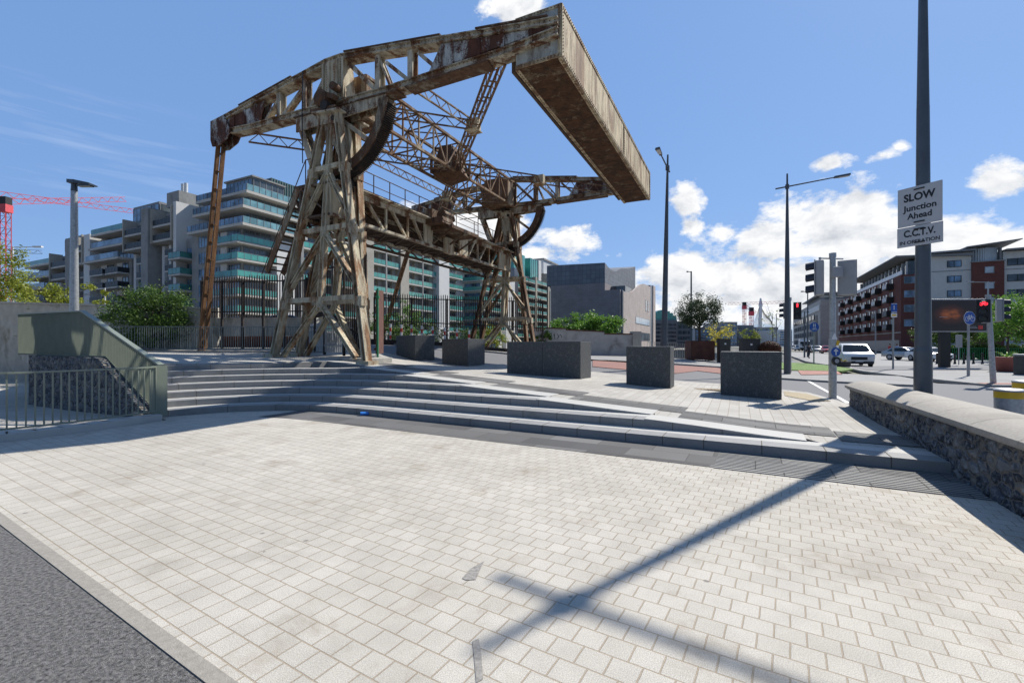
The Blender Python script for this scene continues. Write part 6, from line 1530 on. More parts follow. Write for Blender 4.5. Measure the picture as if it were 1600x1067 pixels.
# left lamp with blade head
p = at(116, 480, 19.4); t = empty('lamp_post', (p.x, p.y, 1.1), 0, 'pale steel lamp post with angled blade lantern behind the finned guard', 'lamp post'); h = 1.7+(538-286)/F*19.4-1.1
mb = MB(); mb.tube((0, 0, -.5), (0, 0, h-.35), .175, .115, 16); mb.build('pole', M['galv'], t, smooth=True)
mb = MB(); mb.tube((0, 0, h-.36), (0, 0, h), .12, .1, 14)
mb.hexa([(-.2, -.14, h-.02), (.14, -.2, h-.05), (.14, .2, h-.05), (-.2, .14, h-.02)], [(-.24, -.1, h+.14), (.14, -.16, h+.1), (.14, .16, h+.1), (-.24, .1, h+.14)])
mb.hexa([(.1, -.2, h-.04), (.78, -.16, h-.13), (1.02, 0, h-.17), (.78, .16, h-.13), (.1, .2, h-.04)], [(.1, -.17, h+.1), (.72, -.13, h-.02), (1.0, 0, h-.14), (.72, .13, h-.02), (.1, .17, h+.1)])
mb.build('lantern', M['pole_dark'], t)
mb = MB(); mb.box(.2, .75, -.11, .11, h-.16, h-.1); mb.build('lamp_lens', M['glass_dark'], t)
def small_lamp(px, ytop, D, armpx, label, z0=None, m='galv', w=.1, cross=False):
    p = at(px, ytop, D); z0 = z0 if z0 is not None else G(p.x, p.y); t = empty('street_lamp', (p.x, p.y, z0), 0, label, 'street lamp', 'distant street lamps'); h = p.z-z0
    mb = MB(); mb.tube((0, 0, -.2), (0, 0, h), w, w*.6, 8); mb.build('pole', M[m], t)
    L = armpx*D/F; a = MB(); a.tube((-L*.3 if cross else 0, 0, h-.1), (L, 0, h-.05), .05, .04, 6); a.build('arm', M[m], t); hd = MB(); hd.box(min(L, L*.7), max(L, L*.7), -.12, .12, h-.12, h+.02); hd.build('lamp_head', M[m], t)
small_lamp(20, 385, 46, 46, 'white street lamp with long level arm at the far left', .8, 'conc_white', .11)
small_lamp(164, 450, 55, -34, 'short street lamp among the shrubs left of the round bush', .8, 'conc_white')
small_lamp(1080, 424, 60, -7, 'slim street lamp rising behind the clipped tree', 0, 'pole_dark', .16)
small_lamp(1544, 440, 60, -34, 'street lamp with cross arm above the bicycle signal', 0, 'galv', .12, True)
small_lamp(1262, 455, 62, -10, 'tall thin lamp post standing at the grass verge', 0, 'pole_dark', .11)
small_lamp(1257, 487, 60, 6, 'shorter thin lamp post left of the tall one on the grass verge', 0, 'pole_dark', .11)
small_lamp(1213, 490, 150, 18, 'small distant street lamp above the round clipped shrub', 0, 'mullion', .2)
small_lamp(1368, 486, 75, -14, 'grey street lamp in front of the brick balconies', 0, 'mullion', .12)
# ------------------------------------------------------------------ traffic signals
def disc(mb, c, r, d, th=.02, n=18, mi=0): c = Vector(c); d = Vector(d).normalized(); mb.tube(c, c+d*th, r, r, n, mi)
def head(parent, c, ang, lit=None, h=.98, w=.38, dep=.2, board=False, symbol=None, back='signal_back'):
    """signal head centred at c (local), facing ang (radians, 0 = towards the camera, -y)"""
    d = Vector((math.sin(ang), -math.cos(ang), 0)); s = Vector((math.cos(ang), math.sin(ang), 0)); c = Vector(c); Z = Vector((0, 0, 1))
    b = MB(); q = lambda x, y, z: c+s*x+d*y+Z*z
    b.hexa([q(-w/2, -dep/2, -h/2), q(w/2, -dep/2, -h/2), q(w/2, dep/2, -h/2), q(-w/2, dep/2, -h/2)], [q(-w/2, -dep/2, h/2), q(w/2, -dep/2, h/2), q(w/2, dep/2, h/2), q(-w/2, dep/2, h/2)])
    o = b.build('signal_head', M[back], parent, bevel=.03)
    f = MB(); f.hexa([q(-w/2-.02, dep/2+.002, -h/2-.02), q(w/2+.02, dep/2+.002, -h/2-.02), q(w/2+.02, dep/2+.03, -h/2-.02), q(-w/2-.02, dep/2+.03, -h/2-.02)], [q(-w/2-.02, dep/2+.002, h/2+.02), q(w/2+.02, dep/2+.002, h/2+.02), q(w/2+.02, dep/2+.03, h/2+.02), q(-w/2-.02, dep/2+.03, h/2+.02)])
    f.build('backing_board', M['signal_back' if board else 'black'], o)
    for k in range(3):
        zc = h/2-h*(k+.5)/3; r = min(w, h/3)*.40
        v = MB(); n = 14
        pts = [(r*1.12*math.cos(R(-20+220*i/n)), r*1.12*math.sin(R(-20+220*i/n))) for i in range(n+1)]
        for (x0, z0), (x1, z1) in zip(pts, pts[1:]):
            v.hexa([q(x0, dep/2+.03, zc+z0), q(x1, dep/2+.03, zc+z1), q(x1*.93, dep/2+.03, zc+z1*.93), q(x0*.93, dep/2+.03, zc+z0*.93)], [q(x0, dep/2+.25, zc+z0-.03), q(x1, dep/2+.25, zc+z1-.03), q(x1*.93, dep/2+.25, zc+z1*.93-.03), q(x0*.93, dep/2+.25, zc+z0*.93-.03)])
        v.build('visor', M['visor'], o)
        l = MB(); on = lit == k
        if on and symbol == 'man':
            disc(l, q(0, dep/2+.045, zc+r*.62), r*.24, d, .01); l.hexa([q(-r*.3, dep/2+.045, zc-r*.15), q(r*.3, dep/2+.045, zc-r*.15), q(r*.3, dep/2+.055, zc-r*.15), q(-r*.3, dep/2+.055, zc-r*.15)], [q(-r*.36, dep/2+.045, zc+r*.36), q(r*.36, dep/2+.045, zc+r*.36), q(r*.36, dep/2+.055, zc+r*.36), q(-r*.36, dep/2+.055, zc+r*.36)])
            for sx in (-.17, .17): l.bar(q(sx*r, dep/2+.05, zc-r*.15), q(sx*r, dep/2+.05, zc-r*.85), r*.22, .01, d)
        elif on and symbol == 'bike':
            for sx in (-.55, .55):
                for i in range(12): a0 = 6.283*i/12; a1 = 6.283*(i+1)/12; l.bar(q(sx*r*1.0+.42*r*math.cos(a0), dep/2+.05, zc-.1*r+.42*r*math.sin(a0)), q(sx*r+.42*r*math.cos(a1), dep/2+.05, zc-.1*r+.42*r*math.sin(a1)), .02, .01, d)
            for a, b2 in (((-.55, -.1), (-.1, .45)), ((-.1, .45), (.4, .4)), ((.4, .4), (.55, -.1)), ((-.1, .45), (0, -.1)), ((0, -.1), (.4, .4)), ((.4, .4), (.3, .65)), ((-.1, .45), (-.18, .62))): l.bar(q(a[0]*r, dep/2+.05, zc+a[1]*r), q(b2[0]*r, dep/2+.05, zc+b2[1]*r), .02, .01, d)
        else: disc(l, q(0, dep/2+.031, zc), r*.92, d, .012)
        l.build('signal_lens', M['red_lamp' if on else 'lens_dark'], o)
    return o
# A: grey pole at the kerb beside the nearest block
p = gp(1301, 622); t = empty('traffic_signal', (p.x, p.y, p.z-.02), 0, 'grey pedestrian signal pole at the kerb with two signal heads turned away', 'traffic signal', 'traffic signals'); D = p.y; k = D/F; z0 = p.z
mb = MB(); mb.tube((0, 0, 0), (0, 0, 1.75), .1, .1, 14); mb.tube((0, 0, 1.7), (0, 0, 4.1), .082, .075, 14); mb.tube((0, 0, 4.1), (0, 0, 4.22), .09, .09, 14); mb.build('pole', M['galv'], t, smooth=True)
head(t, (-20*k, 0, 3.5), R(-126), h=1.0, w=.36, board=True); head(t, (20.5*k, -.05, 3.5), R(142), h=1.0, w=.42, board=True)
mb = MB(); mb.tube((-20*k, 0, 4.07), (20*k, .1, 4.07), .022, .022, 6); mb.tube((-20*k, 0, 2.97), (20*k, .1, 2.97), .022, .022, 6); mb.tube((-20*k, 0, 4.0), (-20*k, 0, 4.1), .03, .03, 6); mb.build('bracket', M['galv'], t)
mb = MB(); mb.box(-.14, .16, -.2, -.09, 3.5, 3.8); mb.build('junction_box', M['signal_back'], t, bevel=.02)
mb = MB(); disc(mb, (0, -.115, 1.36), .13, (0, -1, 0), .02); mb.build('round_blue_plate', M['sign_blue'], t); mb = MB(); mb.bar((0, -.137, 1.27), (0, -.137, 1.42), .03, .006, (0, 1, 0)); mb.bar((-.05, -.137, 1.38), (0, -.137, 1.44), .03, .006, (0, 1, 0)); mb.bar((.05, -.137, 1.38), (0, -.137, 1.44), .03, .006, (0, 1, 0)); mb.build('white_arrow', M['white'], t)
mb = MB(); disc(mb, (0, -.11, 1.1), .12, (0, -1, 0), .06); mb.build('push_button', M['black'], t); mb = MB(); disc(mb, (0, -.171, 1.1), .06, (0, -1, 0), .01); mb.build('button_face', M['signal_back'], t)
mb = MB(); mb.bar((.06, -.1, 1.55), (.1, -.1, 1.68), .07, .02, (0, 1, 0)); mb.build('yellow_tag', M['yellow'], t); mb = MB(); mb.hexa([(-.09, -.1, 1.72), (.07, -.1, 1.72), (.07, -.085, 1.72), (-.09, -.085, 1.72)], [(-.02, -.1, 1.9), (.0, -.1, 1.9), (.0, -.085, 1.9), (-.02, -.085, 1.9)]); mb.build('white_sticker', M['white'], t)
# B
p = at(1234, 581, 27.6); z0 = G(p.x, p.y); t = empty('traffic_signal', (p.x, p.y, z0), 0, 'signal pole showing a red standing figure beside the dark lamp post', 'traffic signal', 'traffic signals'); k = p.y/F
mb = MB(); mb.tube((0, 0, 0), (0, 0, 4.5), .09, .07, 12); mb.tube((0, 0, 4.35), (0, 0, 4.55), .1, .1, 10); mb.build('pole', M['galv'], t, smooth=True)
head(t, (-6*k, 0, 3.75), R(-118), h=.95, w=.32, board=True); head(t, (11*k, -.05, 3.73), R(-31), lit=0, symbol='man', h=1.0, w=.38)
# C
p = at(1552, 600, 20.6); z0 = G(p.x, p.y); t = empty('traffic_signal', (p.x, p.y, z0), 0, 'leaning galvanised signal pole showing a red bicycle, right of the billboard', 'traffic signal', 'traffic signals'); k = p.y/F
mb = MB(); mb.tube((0, 0, 0), (-8*k, 0, 3.95), .11, .09, 12); mb.tube((-8*k, 0, 3.9), (-8*k, 0, 4.0), .1, .1, 10); mb.build('pole', M['galv'], t, smooth=True)
head(t, (-18*k, -.05, 3.25), R(-40), lit=0, symbol='bike', h=.98, w=.42); head(t, (9*k, 0, 3.3), R(52), h=1.0, w=.34, board=True)
mb = MB(); mb.tube((-18*k, 0, 3.78), (9*k, 0, 3.8), .02, .02, 6); mb.tube((-18*k, 0, 2.72), (9*k, 0, 2.78), .02, .02, 6); mb.build('bracket', M['galv'], t)
# ------------------------------------------------------------------ round and square road signs
def bike_symbol(mb, c, s, y):
    r = s*.3
    for sx in (-.42, .42):
        for i in range(14): a0 = 6.283*i/14; a1 = 6.283*(i+1)/14; mb.bar((c[0]+sx*s+r*math.cos(a0), y, c[1]-.12*s+r*math.sin(a0)), (c[0]+sx*s+r*math.cos(a1), y, c[1]-.12*s+r*math.sin(a1)), .016*s/.3, .004, (0, 1, 0))
    for a, b in (((-.42, -.12), (-.15, .28)), ((-.15, .28), (.28, .28)), ((.28, .28), (.42, -.12)), ((-.15, .28), (0, -.12)), ((0, -.12), (.28, .28)), ((0, -.12), (-.42, -.12)), ((.28, .28), (.24, .42)), ((-.24, .36), (-.08, .36))): mb.bar((c[0]+a[0]*s, y, c[1]+a[1]*s), (c[0]+b[0]*s, y, c[1]+b[1]*s), .02*s/.3, .004, (0, 1, 0))
p = at(1514, 587, 25.6); z0 = G(p.x, p.y); zc = 1.7+(538-497)/F*25.6-z0; t = empty('cycle_sign', (p.x, p.y, z0), R(8), 'round blue sign with white bicycle on a grey post in front of the billboard', 'road sign')
mb = MB(); mb.tube((0, .03, 0), (0, .03, zc+.2), .055, .055, 10); mb.tube((0, .03, 0), (0, .03, 1.1), .07, .07, 10); mb.build('post', M['steel_grey'], t); mb = MB(); disc(mb, (0, -.035, zc), .38, (0, 1, 0), .01, 28); mb.build('border', M['white'], t); mb = MB(); disc(mb, (0, -.045, zc), .36, (0, 1, 0), .008, 28); mb.build('sign_face', M['sign_blue'], t); mb = MB(); bike_symbol(mb, (0, zc), .42, -.05); mb.build('bicycle_symbol', M['white'], t)
p = at(1272, 570, 37); z0 = G(p.x, p.y); zc = 1.7+(538-511)/F*37-z0; t = empty('shared_path_sign', (p.x, p.y, z0), 0, 'round blue sign with white figures and bicycle standing on the grass verge', 'road sign')
mb = MB(); mb.tube((0, .03, 0), (0, .03, zc+.2), .05, .05, 10); mb.build('post', M['steel_grey'], t); mb = MB(); disc(mb, (0, -.035, zc), .38, (0, 1, 0), .02, 28); mb.build('sign_face', M['sign_blue'], t); mb = MB(); bike_symbol(mb, (0, zc-.15), .28, -.045)
for sx in (-.07, .06): mb.bar((sx, -.045, zc+.02), (sx, -.045, zc+.2), .06, .004, (0, 1, 0)); disc(mb, (sx, -.043, zc+.25), .035, (0, -1, 0), .004, 10)
mb.build('white_symbols', M['white'], t)
p = at(1396, 577, 32); z0 = G(p.x, p.y); k = 32/F; t = empty('parking_sign', (p.x, p.y, z0), 0, 'slim post with blue sign over a small yellow-white plate, left of the tall post', 'road sign'); zc = 1.7+(538-482)*k-z0
mb = MB(); mb.tube((0, .03, 0), (0, .03, zc+.3), .06, .06, 10); mb.build('post', M['steel_grey'], t); mb = MB(); mb.box(-.2, .22, -.05, -.03, zc-.28, zc+.36); mb.build('blue_plate', M['sign_blue'], t); mb = MB(); mb.box(-.18, .2, -.058, -.051, zc-.26, zc-.23); mb.box(-.18, .2, -.058, -.051, zc+.31, zc+.34); mb.bar((0, -.054, zc-.1), (.0, -.054, zc+.2), .05, .006, (0, 1, 0)); mb.build('white_marks', M['white'], t); mb = MB(); mb.box(-.2, .22, -.05, -.03, zc-.62, zc-.33); mb.build('lower_plate', M['white'], t); mb = MB(); mb.box(-.15, .17, -.056, -.051, zc-.53, zc-.42); mb.build('lettering_band', M['yellow'], t)
# ------------------------------------------------------------------ billboard
D = 35.0; k = D/F; p = at(1477, 575, D); z0 = G(p.x, p.y); t = empty('billboard', (p.x, p.y, z0), R(-3), 'wide dark digital billboard with glowing orange image on a black stand', 'billboard')
x0, x1 = (1449-1477)*k, (1540-1477)*k; zt_, zb_ = 1.7+(538-467)*k-z0, 1.7+(538-519)*k-z0
mb = MB(); mb.box(x0, x1, -.05, .35, zb_, zt_); mb.build('frame', M['steel_grey'], t, bevel=.03)
m = bpy.data.materials.new('screen_picture'); m.use_nodes = True; N = NT(m.node_tree); o_ = N.n('ShaderNodeOutputMaterial'); b_ = N.n('ShaderNodeBsdfPrincipled'); tc = N.n('ShaderNodeTexCoord'); n1 = N.noise(N.mapping(tc.outputs['Object'], scale=(1, 1, 2)), .9, 6, .6)
sp_ = N.n('ShaderNodeSeparateXYZ'); N.l(tc.outputs['Object'], sp_.inputs[0]); dx = N.math('SUBTRACT', sp_.outputs[0], .35); dz = N.math('SUBTRACT', sp_.outputs[2], zb_+1.35); dd = N.math('SQRT', N.math('ADD', N.math('MULTIPLY', N.math('MULTIPLY', dx, dx), .35), N.math('MULTIPLY', dz, dz)))
gl = N.math('MULTIPLY', N.ramp(dd, [(0, 1), (.9, 0)], 'EASE'), n1); cl_ = N.ramp(gl, [(0, (.012, .009, .01)), (.25, (.05, .018, .012)), (.6, (.42, .12, .03))]); N.l(cl_, b_.inputs['Base Color']); b_.inputs['Roughness'].default_value = .25; N.l(cl_, b_.inputs['Emission Color']); b_.inputs['Emission Strength'].default_value = .35; N.l(b_.outputs[0], o_.inputs[0])
mb = MB(); mb.box(x0+.12, x1-.14, -.062, -.051, zb_+.1, zt_-.12); mb.build('screen', m, t)
mb = MB(); mb.box(x1-.75, x1-.42, -.068, -.0625, zb_+.22, zb_+.5); mb.build('red_emblem', M['red_paint'], t); mb = MB(); mb.box(x1-1.35, x1-.82, -.068, -.0625, zb_+.3, zb_+.34); mb.box(x1-1.35, x1-.9, -.068, -.0625, zb_+.4, zb_+.44); mb.box(-.5, .1, -.068, -.0625, zb_+1.15, zb_+1.18); mb.build('small_print', M['signal_back'], t)
mb = MB(); mb.box(-6*k, 9*k, .05, .3, 0, zb_); mb.build('stand', M['black'], t)
# ------------------------------------------------------------------ vehicles
def vehicle(name, label, cat, loc, rz, L, Wd, prof, belt, glassq, paint, kind='car', lights=True, wheel=.33, wx=None, group=None, plate=True):
    """prof: side outline (x forward, z); parts above the belt taper inwards"""
    t = empty(name, loc, rz, label, cat, group); zt_ = max(z for x, z in prof); hw = Wd/2
    wdt = lambda z: hw*(1-.16*max(0, (z-belt)/(zt_-belt))) if z > belt else hw*(1-.04*max(0, (belt*.5-z)/(belt*.5)))
    mb = MB(); n = len(prof)
    mb.hexa([(x, -wdt(z), z) for x, z in prof], [(x, wdt(z), z) for x, z in prof])
    b = mb.build('body', paint, t, bevel=.045, smooth=True)
    for nm, q in glassq:      # side windows as (x, z) quads, front and rear screens as pairs
        g = MB()
        if nm == 'side':
            for s in (-1, 1): g = MB(); g.add([(x, s*(wdt(z)+.006), z) for x, z in q], [tuple(range(len(q)))]); g.build('side_window', M['car_glass'], t)
        else:
            (xa, za), (xb, zb2) = q; sg = 1 if nm == 'front' else -1; o = .012*sg
            g.add([(xa+o, -wdt(za)+.07, za+.01), (xa+o, wdt(za)-.07, za+.01), (xb+o, wdt(zb2)-.1, zb2+.01), (xb+o, -wdt(zb2)+.1, zb2+.01)], [(0, 1, 2, 3)]); g.build('windscreen' if sg > 0 else 'rear_window', M['car_glass'], t)
    wx = wx or (L*.31, -L*.30)
    for x in wx:
        for s in (-1, 1):
            w = MB(); w.tube((x, s*(hw-.2), wheel), (x, s*(hw+.015), wheel), wheel, wheel, 18); wo = w.build('wheel', M['tyre'], t); r_ = MB(); r_.tube((x, s*(hw+.016), wheel), (x, s*(hw+.03), wheel), wheel*.62, wheel*.5, 12); r_.build('rim', M['rim'], wo)
    FX = max(x for x, z in prof)
    if lights:
        for s in (-1, 1):
            l = MB(); zl = belt*.72; l.hexa([(FX-.22, s*hw*.58, zl-.07), (FX+.015, s*hw*.58, zl-.07), (FX-.04, s*(hw+.006), zl-.05), (FX-.32, s*(hw+.008), zl-.02)], [(FX-.3, s*hw*.58, zl+.09), (FX+.0, s*hw*.58, zl+.08), (FX-.08, s*(hw+.006), zl+.12), (FX-.36, s*(hw+.008), zl+.12)]); l.build('headlight', M['lamp_glass'], t)
            m2 = MB(); xm = glassq[0][1][0][0] if glassq and glassq[0][0] != 'side' else L*.2; m2.box(xm-.25, xm-.1, s*(hw+.02) if s > 0 else s*(hw+.2), s*(hw+.2) if s > 0 else s*(hw+.02), belt+.03, belt+.2); m2.build('wing_mirror', M['black'], t)
        g = MB(); g.box(FX-.02, FX+.02, -hw*.52, hw*.52, belt*.5, belt*.7); g.build('grille', M['black'], t)
        bb = MB(); bb.box(FX-.1, FX+.03, -hw*.92, hw*.92, .24, belt*.38); bb.build('bumper', M['black'], t)
        if plate: pl = MB(); pl.box(FX+.031, FX+.04, -.26, .26, belt*.36, belt*.36+.11); pl.build('number_plate', M['white'], t)
    return t
mat('car_white', (.7, .7, .7), .25, .03, 2); mat('car_silver', (.36, .37, .38), .25, .03, 2, metal=.6); mat('car_red', (.36, .03, .05), .25, .05, 2); mat('car_dark', (.03, .035, .045), .25, .05, 2); mat('car_blue', (.03, .07, .16), .25, .05, 2)
glass_mat('car_glass', (.02, .028, .035), .12, .3, 1, spec=.3); mat('tyre', (.015, .015, .016), .9, .2, 20); mat('rim', (.35, .35, .36), .35, .1, 5, metal=.7); mat('lamp_glass', (.6, .62, .64), .1, .1, 5)
van_p = [(-2.2, .35), (2.15, .32), (2.22, .75), (2.05, 1.02), (1.45, 1.16), (.78, 1.72), (.4, 1.82), (-2.1, 1.84), (-2.22, 1.2)]
def car_prof(L, H): h = L/2; return [(-h, .38), (h-.05, .3), (h, .62), (h-.2, .78), (h*.42, .92), (h*.08, H-.08), (-h*.1, H), (-h*.5, H-.04), (-h*.88, .98), (-h, .9)]
p = at(1337, 573, 36.2); hd_ = math.atan2(-p.y, -p.x+7.5)
vehicle('van', 'white compact van facing the camera with a flower box in front', 'van', (p.x+.75, p.y+1.4, G(p.x, p.y)-.02), hd_+R(4), 4.4, 2.0, van_p, 1.12, [('front', ((1.42, 1.2), (.82, 1.7))), ('side', [(1.25, 1.22), (.82, 1.64), (.05, 1.68), (.05, 1.22)])], M['car_white'], plate=True)
def car(px, yb, D, hd, paint, label, L=4.2, H=1.46, dz=0):
    p = at(px, yb, D); h = L/2; prof = car_prof(L, H)
    return vehicle('car', label, 'car', (p.x, p.y, G(p.x, p.y)*max(0, 1-max(0, D-60)/60)+dz), hd, L, 1.78, prof, .92, [('front', ((h*.4, .96), (h*.1, H-.09))), ('side', [(h*.32, .97), (h*.06, H-.14), (-h*.1, H-.08), (-h*.46, H-.12), (-h*.74, .98)]), ('rear', ((-h*.86, 1.0), (-h*.54, H-.07)))], M[paint], group='cars on the road and parked nearby')
car(1418, 562, 50, R(-68), 'car_silver', 'silver hatchback with the sun glinting on it, right of the parking sign')
car(1452, 562, 47, R(-95), 'car_white', 'pale car half hidden behind the tall lamp post')
car(1293, 552, 84, R(-120), 'car_red', 'dark pink car in the street left of the white van')
car(1311, 551, 78, R(-112), 'car_dark', 'dark car close beside the white van roofline')
car(1275, 550, 92, R(-118), 'car_silver', 'grey car ahead of the pink car in the street')
car(1265, 548, 104, R(-118), 'car_dark', 'dark distant car left of the grey car')
car(1248, 546, 120, R(-118), 'car_white', 'small white car far down the street')
car(1238, 545, 132, R(-118), 'car_silver', 'tiny grey car farthest down the street')
p = at(1256, 547, 118); vehicle('truck', 'white box lorry far down the street', 'truck', (p.x, p.y, 0), R(-118), 6.5, 2.3, [(-3.2, .5), (3.2, .45), (3.25, 1.4), (2.9, 2.5), (2.2, 2.6), (2.2, 3.1), (-3.2, 3.1)], 2.3, [('front', ((3.22, 1.5), (2.95, 2.4)))], M['car_white'], wheel=.45)
p = at(432, 500, 29.5); vehicle('car', 'dark blue car on the bridge approach behind the near tower legs', 'car', (p.x, p.y, 2.15), R(200), 4.2, 1.78, car_prof(4.2, 1.46), .92, [('front', ((.84, .96), (.2, 1.37))), ('side', [(.67, .97), (.12, 1.32), (-.2, 1.38), (-.96, 1.34), (-1.55, .98)]), ('rear', ((-1.8, 1.0), (-1.13, 1.39)))], M['car_blue'], group='cars on the road and parked nearby')
# ------------------------------------------------------------------ planters, pots, cabinets, railings
p = at(1093, 562, 35.2); z0 = G(p.x, p.y); k = 35.2/F
t = empty('corten_planter', (p.x, p.y, z0), R(-6), 'large square dark rust planter box holding the clipped olive tree', 'planter'); mb = MB(); w = 17.5*k; mb.box(-w, w, -w, w, .08, 1.5); mb.build('box', M['corten'], t, bevel=.015); mb = MB(); mb.box(-w+.1, w-.1, -w+.1, w-.1, 1.5, 1.52); mb.build('soil', M['soil'], t)
mb = MB(); [mb.box(sx*w*.8-.1, sx*w*.8+.1, -w*.9, w*.9, 0, .08) for sx in (-1, 1)]; mb.build('feet', M['black'], t)
tree('olive_tree', (p.x, p.y, z0+1.5), 3.9, 1.62, 1.3, 'leaf_olive', 'rounded grey-green tree growing in the square rust planter', n=13000, size=.062, trunk=.13, seed=61, bare=.2, cz=2.35, clump=75)
p = at(1124, 560, 36.5); tree('yellow_sapling', (p.x, p.y, G(p.x, p.y)), 3.3, .9, 1.15, 'leaf_yellow', 'bright yellow sapling between the rust planter and the grey cabinet', n=1000, size=.08, trunk=.045, seed=62, bare=.3, clump=22)
p = at(1173, 545, 48); tree('yellow_sapling', (p.x, p.y, 0), 3.6, 1.1, 1.0, 'leaf_yellowgreen', 'thin yellow-green sapling behind the wider cabinet', n=700, size=.1, trunk=.05, seed=63, bare=.3, clump=18)
p = at(1207, 545, 46); tree('bare_sapling', (p.x, p.y, 0), 6.0, 1.0, 2.2, 'leaf_yellowgreen', 'nearly bare young tree rising behind the clipped round shrub', n=260, size=.08, trunk=.06, seed=64, bare=.2, clump=20)
for px, D, w, h, lab, cut_ in ((1131, 34.0, .8, 1.75, 'narrow dark grey roadside cabinet right of the yellow sapling', 0), (1171, 30.0, 1.15, 1.9, 'wide dark grey roadside cabinet with scribbled graffiti', 1)):
    p = at(px, 560, D); z0 = G(p.x, p.y); t = empty('utility_cabinet', (p.x, p.y, z0), 0, lab, 'cabinet', 'dark roadside cabinets'); mb = MB(); mb.box(-w/2, w/2, -.25, .25, 0, h-.04); mb.build('body', M['cabinet'], t, bevel=.01); mb = MB(); mb.box(-w/2-.03, w/2+.03, -.28, .28, h-.04, h+.02); mb.build('lid', M['cabinet'], t); mb = MB(); mb.box(-.07, .06, -.262, -.251, h-.42, h-.3); mb.build('label_plate', M['white'], t)
    mb = MB(); mb.box(-.006, .006, -.256, -.251, .1, h-.1); mb.build('door_gap', M['black'], t)
    if cut_:
        g = MB(); rng = random.Random(4)
        for i in range(5):
            pts = [(-.4+i*.17+rng.uniform(-.06, .1), h-1.15+rng.uniform(0, .5)) for _ in range(4)]
            for u, v in zip(pts, pts[1:]): g.bar((u[0], -.256, u[1]), (v[0], -.256, v[1]), .025, .006, (0, 1, 0))
        g.build('graffiti', M['black'], t)
p = at(1203, 560, 29.5); z0 = G(p.x, p.y); t = empty('flower_pot', (p.x, p.y, z0), 0, 'large pale round pot under the reddish clipped shrub', 'planter'); mb = MB(); mb.lathe([(.3, 0), (.42, .1), (.5, .7), (.56, .95), (.5, .96)], 20); mb.build('pot', M['conc_beige'], t, smooth=True)
t = empty('clipped_shrub', (p.x, p.y, z0+.9), 0, 'dome-shaped reddish-brown clipped shrub in the pale pot', 'shrub'); mb = MB(); rng = random.Random(9)
for i in range(9000):
    v = Vector((rng.gauss(0, 1), rng.gauss(0, 1), rng.gauss(0, 1))).normalized(); r = rng.uniform(.86, 1.02); c = Vector((v.x*.64*r, v.y*.64*r, .42+v.z*.5*r)); 
    if c.z < .02: continue
    a = Vector((rng.gauss(0, 1), rng.gauss(0, 1), rng.gauss(0, 1))).normalized()*.045; b = v.cross(a).normalized()*.02; mb.add([c-a, c+b, c+a, c-b], [(0, 1, 2, 3)])
mb.build('foliage', M['leaf_brown'], t)
mb = MB(); mb.tube((0, 0, -.1), (0, 0, .4), .06, .05, 8); mb.build('stem', M['bark'], t)
ra = at(1012, 550, 38.0); rb_ = at(1078, 550, 36.6); railing('quay_railing', [(ra.x, ra.y), (rb_.x, rb_.y)], lambda p: G(p[0], p[1])-.02, 1.25, .14, .02, 'fence_galv', 'grey quay railing between the rendered wall and the rust planter', thick=.03)
ra = at(1112, 550, 36.4); rb_ = at(1234, 548, 42); railing('quay_railing', [(ra.x, ra.y), (rb_.x, rb_.y)], lambda p: G(p[0], p[1])-.02, 1.15, .16, .02, 'steel_grey', 'low grey railing behind the cabinets and round shrub', thick=.03)
p = at(1316, 571, 33.6); z0 = G(p.x, p.y); t = empty('flower_box', (p.x, p.y, z0+.02), R(-4), 'dark tapered trough with yellow flowers beside the white van', 'planter'); mb = MB(); mb.hexa([(-.48, -.2, 0), (.44, -.2, 0), (.44, .2, 0), (-.48, .2, 0)], [(-.54, -.25, .42), (.5, -.25, .42), (.5, .25, .42), (-.54, .25, .42)]); mb.build('trough', M['cabinet'], t, bevel=.01)
mb = MB(); leaves(mb, (0, 0, .48), .5, .22, .1, 800, .035, random.Random(2), clump=16); mb.build('flowers', M['leaf_yellow'], t)
# right-hand group
p = at(1573, 580, 29.5); z0 = G(p.x, p.y); t = empty('terracotta_pot', (p.x, p.y, z0), 0, 'oversized terracotta pot with spiky palm right of the bicycle signal', 'planter'); k = 29.5/F; mb = MB(); mb.lathe([(.42, 0), (.5, .05), (.78, .78), (.8, .8), (.82, .96), (.74, .97), (.7, .85)], 26); mb.build('pot', M['terracotta'], t, smooth=True); mb = MB(); mb.lathe([(.02, .82), (.7, .85)], 20); mb.build('soil', M['soil'], t)
t2 = empty('palm_plant', (p.x, p.y, z0+.85), 0, 'spiky green palm growing from the terracotta pot', 'plant'); mb = MB(); rng = random.Random(5)
for i in range(46):
    a = rng.uniform(0, 6.283); L = rng.uniform(.5, .95); up = rng.uniform(.25, .8); d = Vector((math.cos(a), math.sin(a), 0)); s = Vector((-d.y, d.x, 0))*.035
    p0 = Vector((0, 0, 0)); p1 = d*L*.5+Vector((0, 0, up*.62)); p2 = d*L+Vector((0, 0, up*.5)); mb.add([p0-s*.5, p0+s*.5, p1+s, p1-s, p2], [(0, 1, 2, 3), (3, 2, 4)])
mb.build('fronds', M['leaf_bright'], t2)
def bollard_steel(px, D, ztop, r, label):
    p = at(px, 560, D); t = empty('steel_bollard', (p.x, p.y, -.08), 0, label, 'bollard', 'steel bollards with yellow bands'); mb = MB(); h = ztop+.08; mb.lathe([(r, 0), (r, h-.16)], 24); mb.build('body', M['galv'], t, smooth=True); mb = MB(); mb.lathe([(r+.004, h-.16), (r+.004, h-.03)], 24); mb.build('yellow_band', M['yellow'], t, smooth=True); mb = MB(); mb.lathe([(r+.012, h-.03), (r+.012, h), (r*.9, h+.025)], 24); mb.build('cap', M['steel_grey'], t, smooth=True)
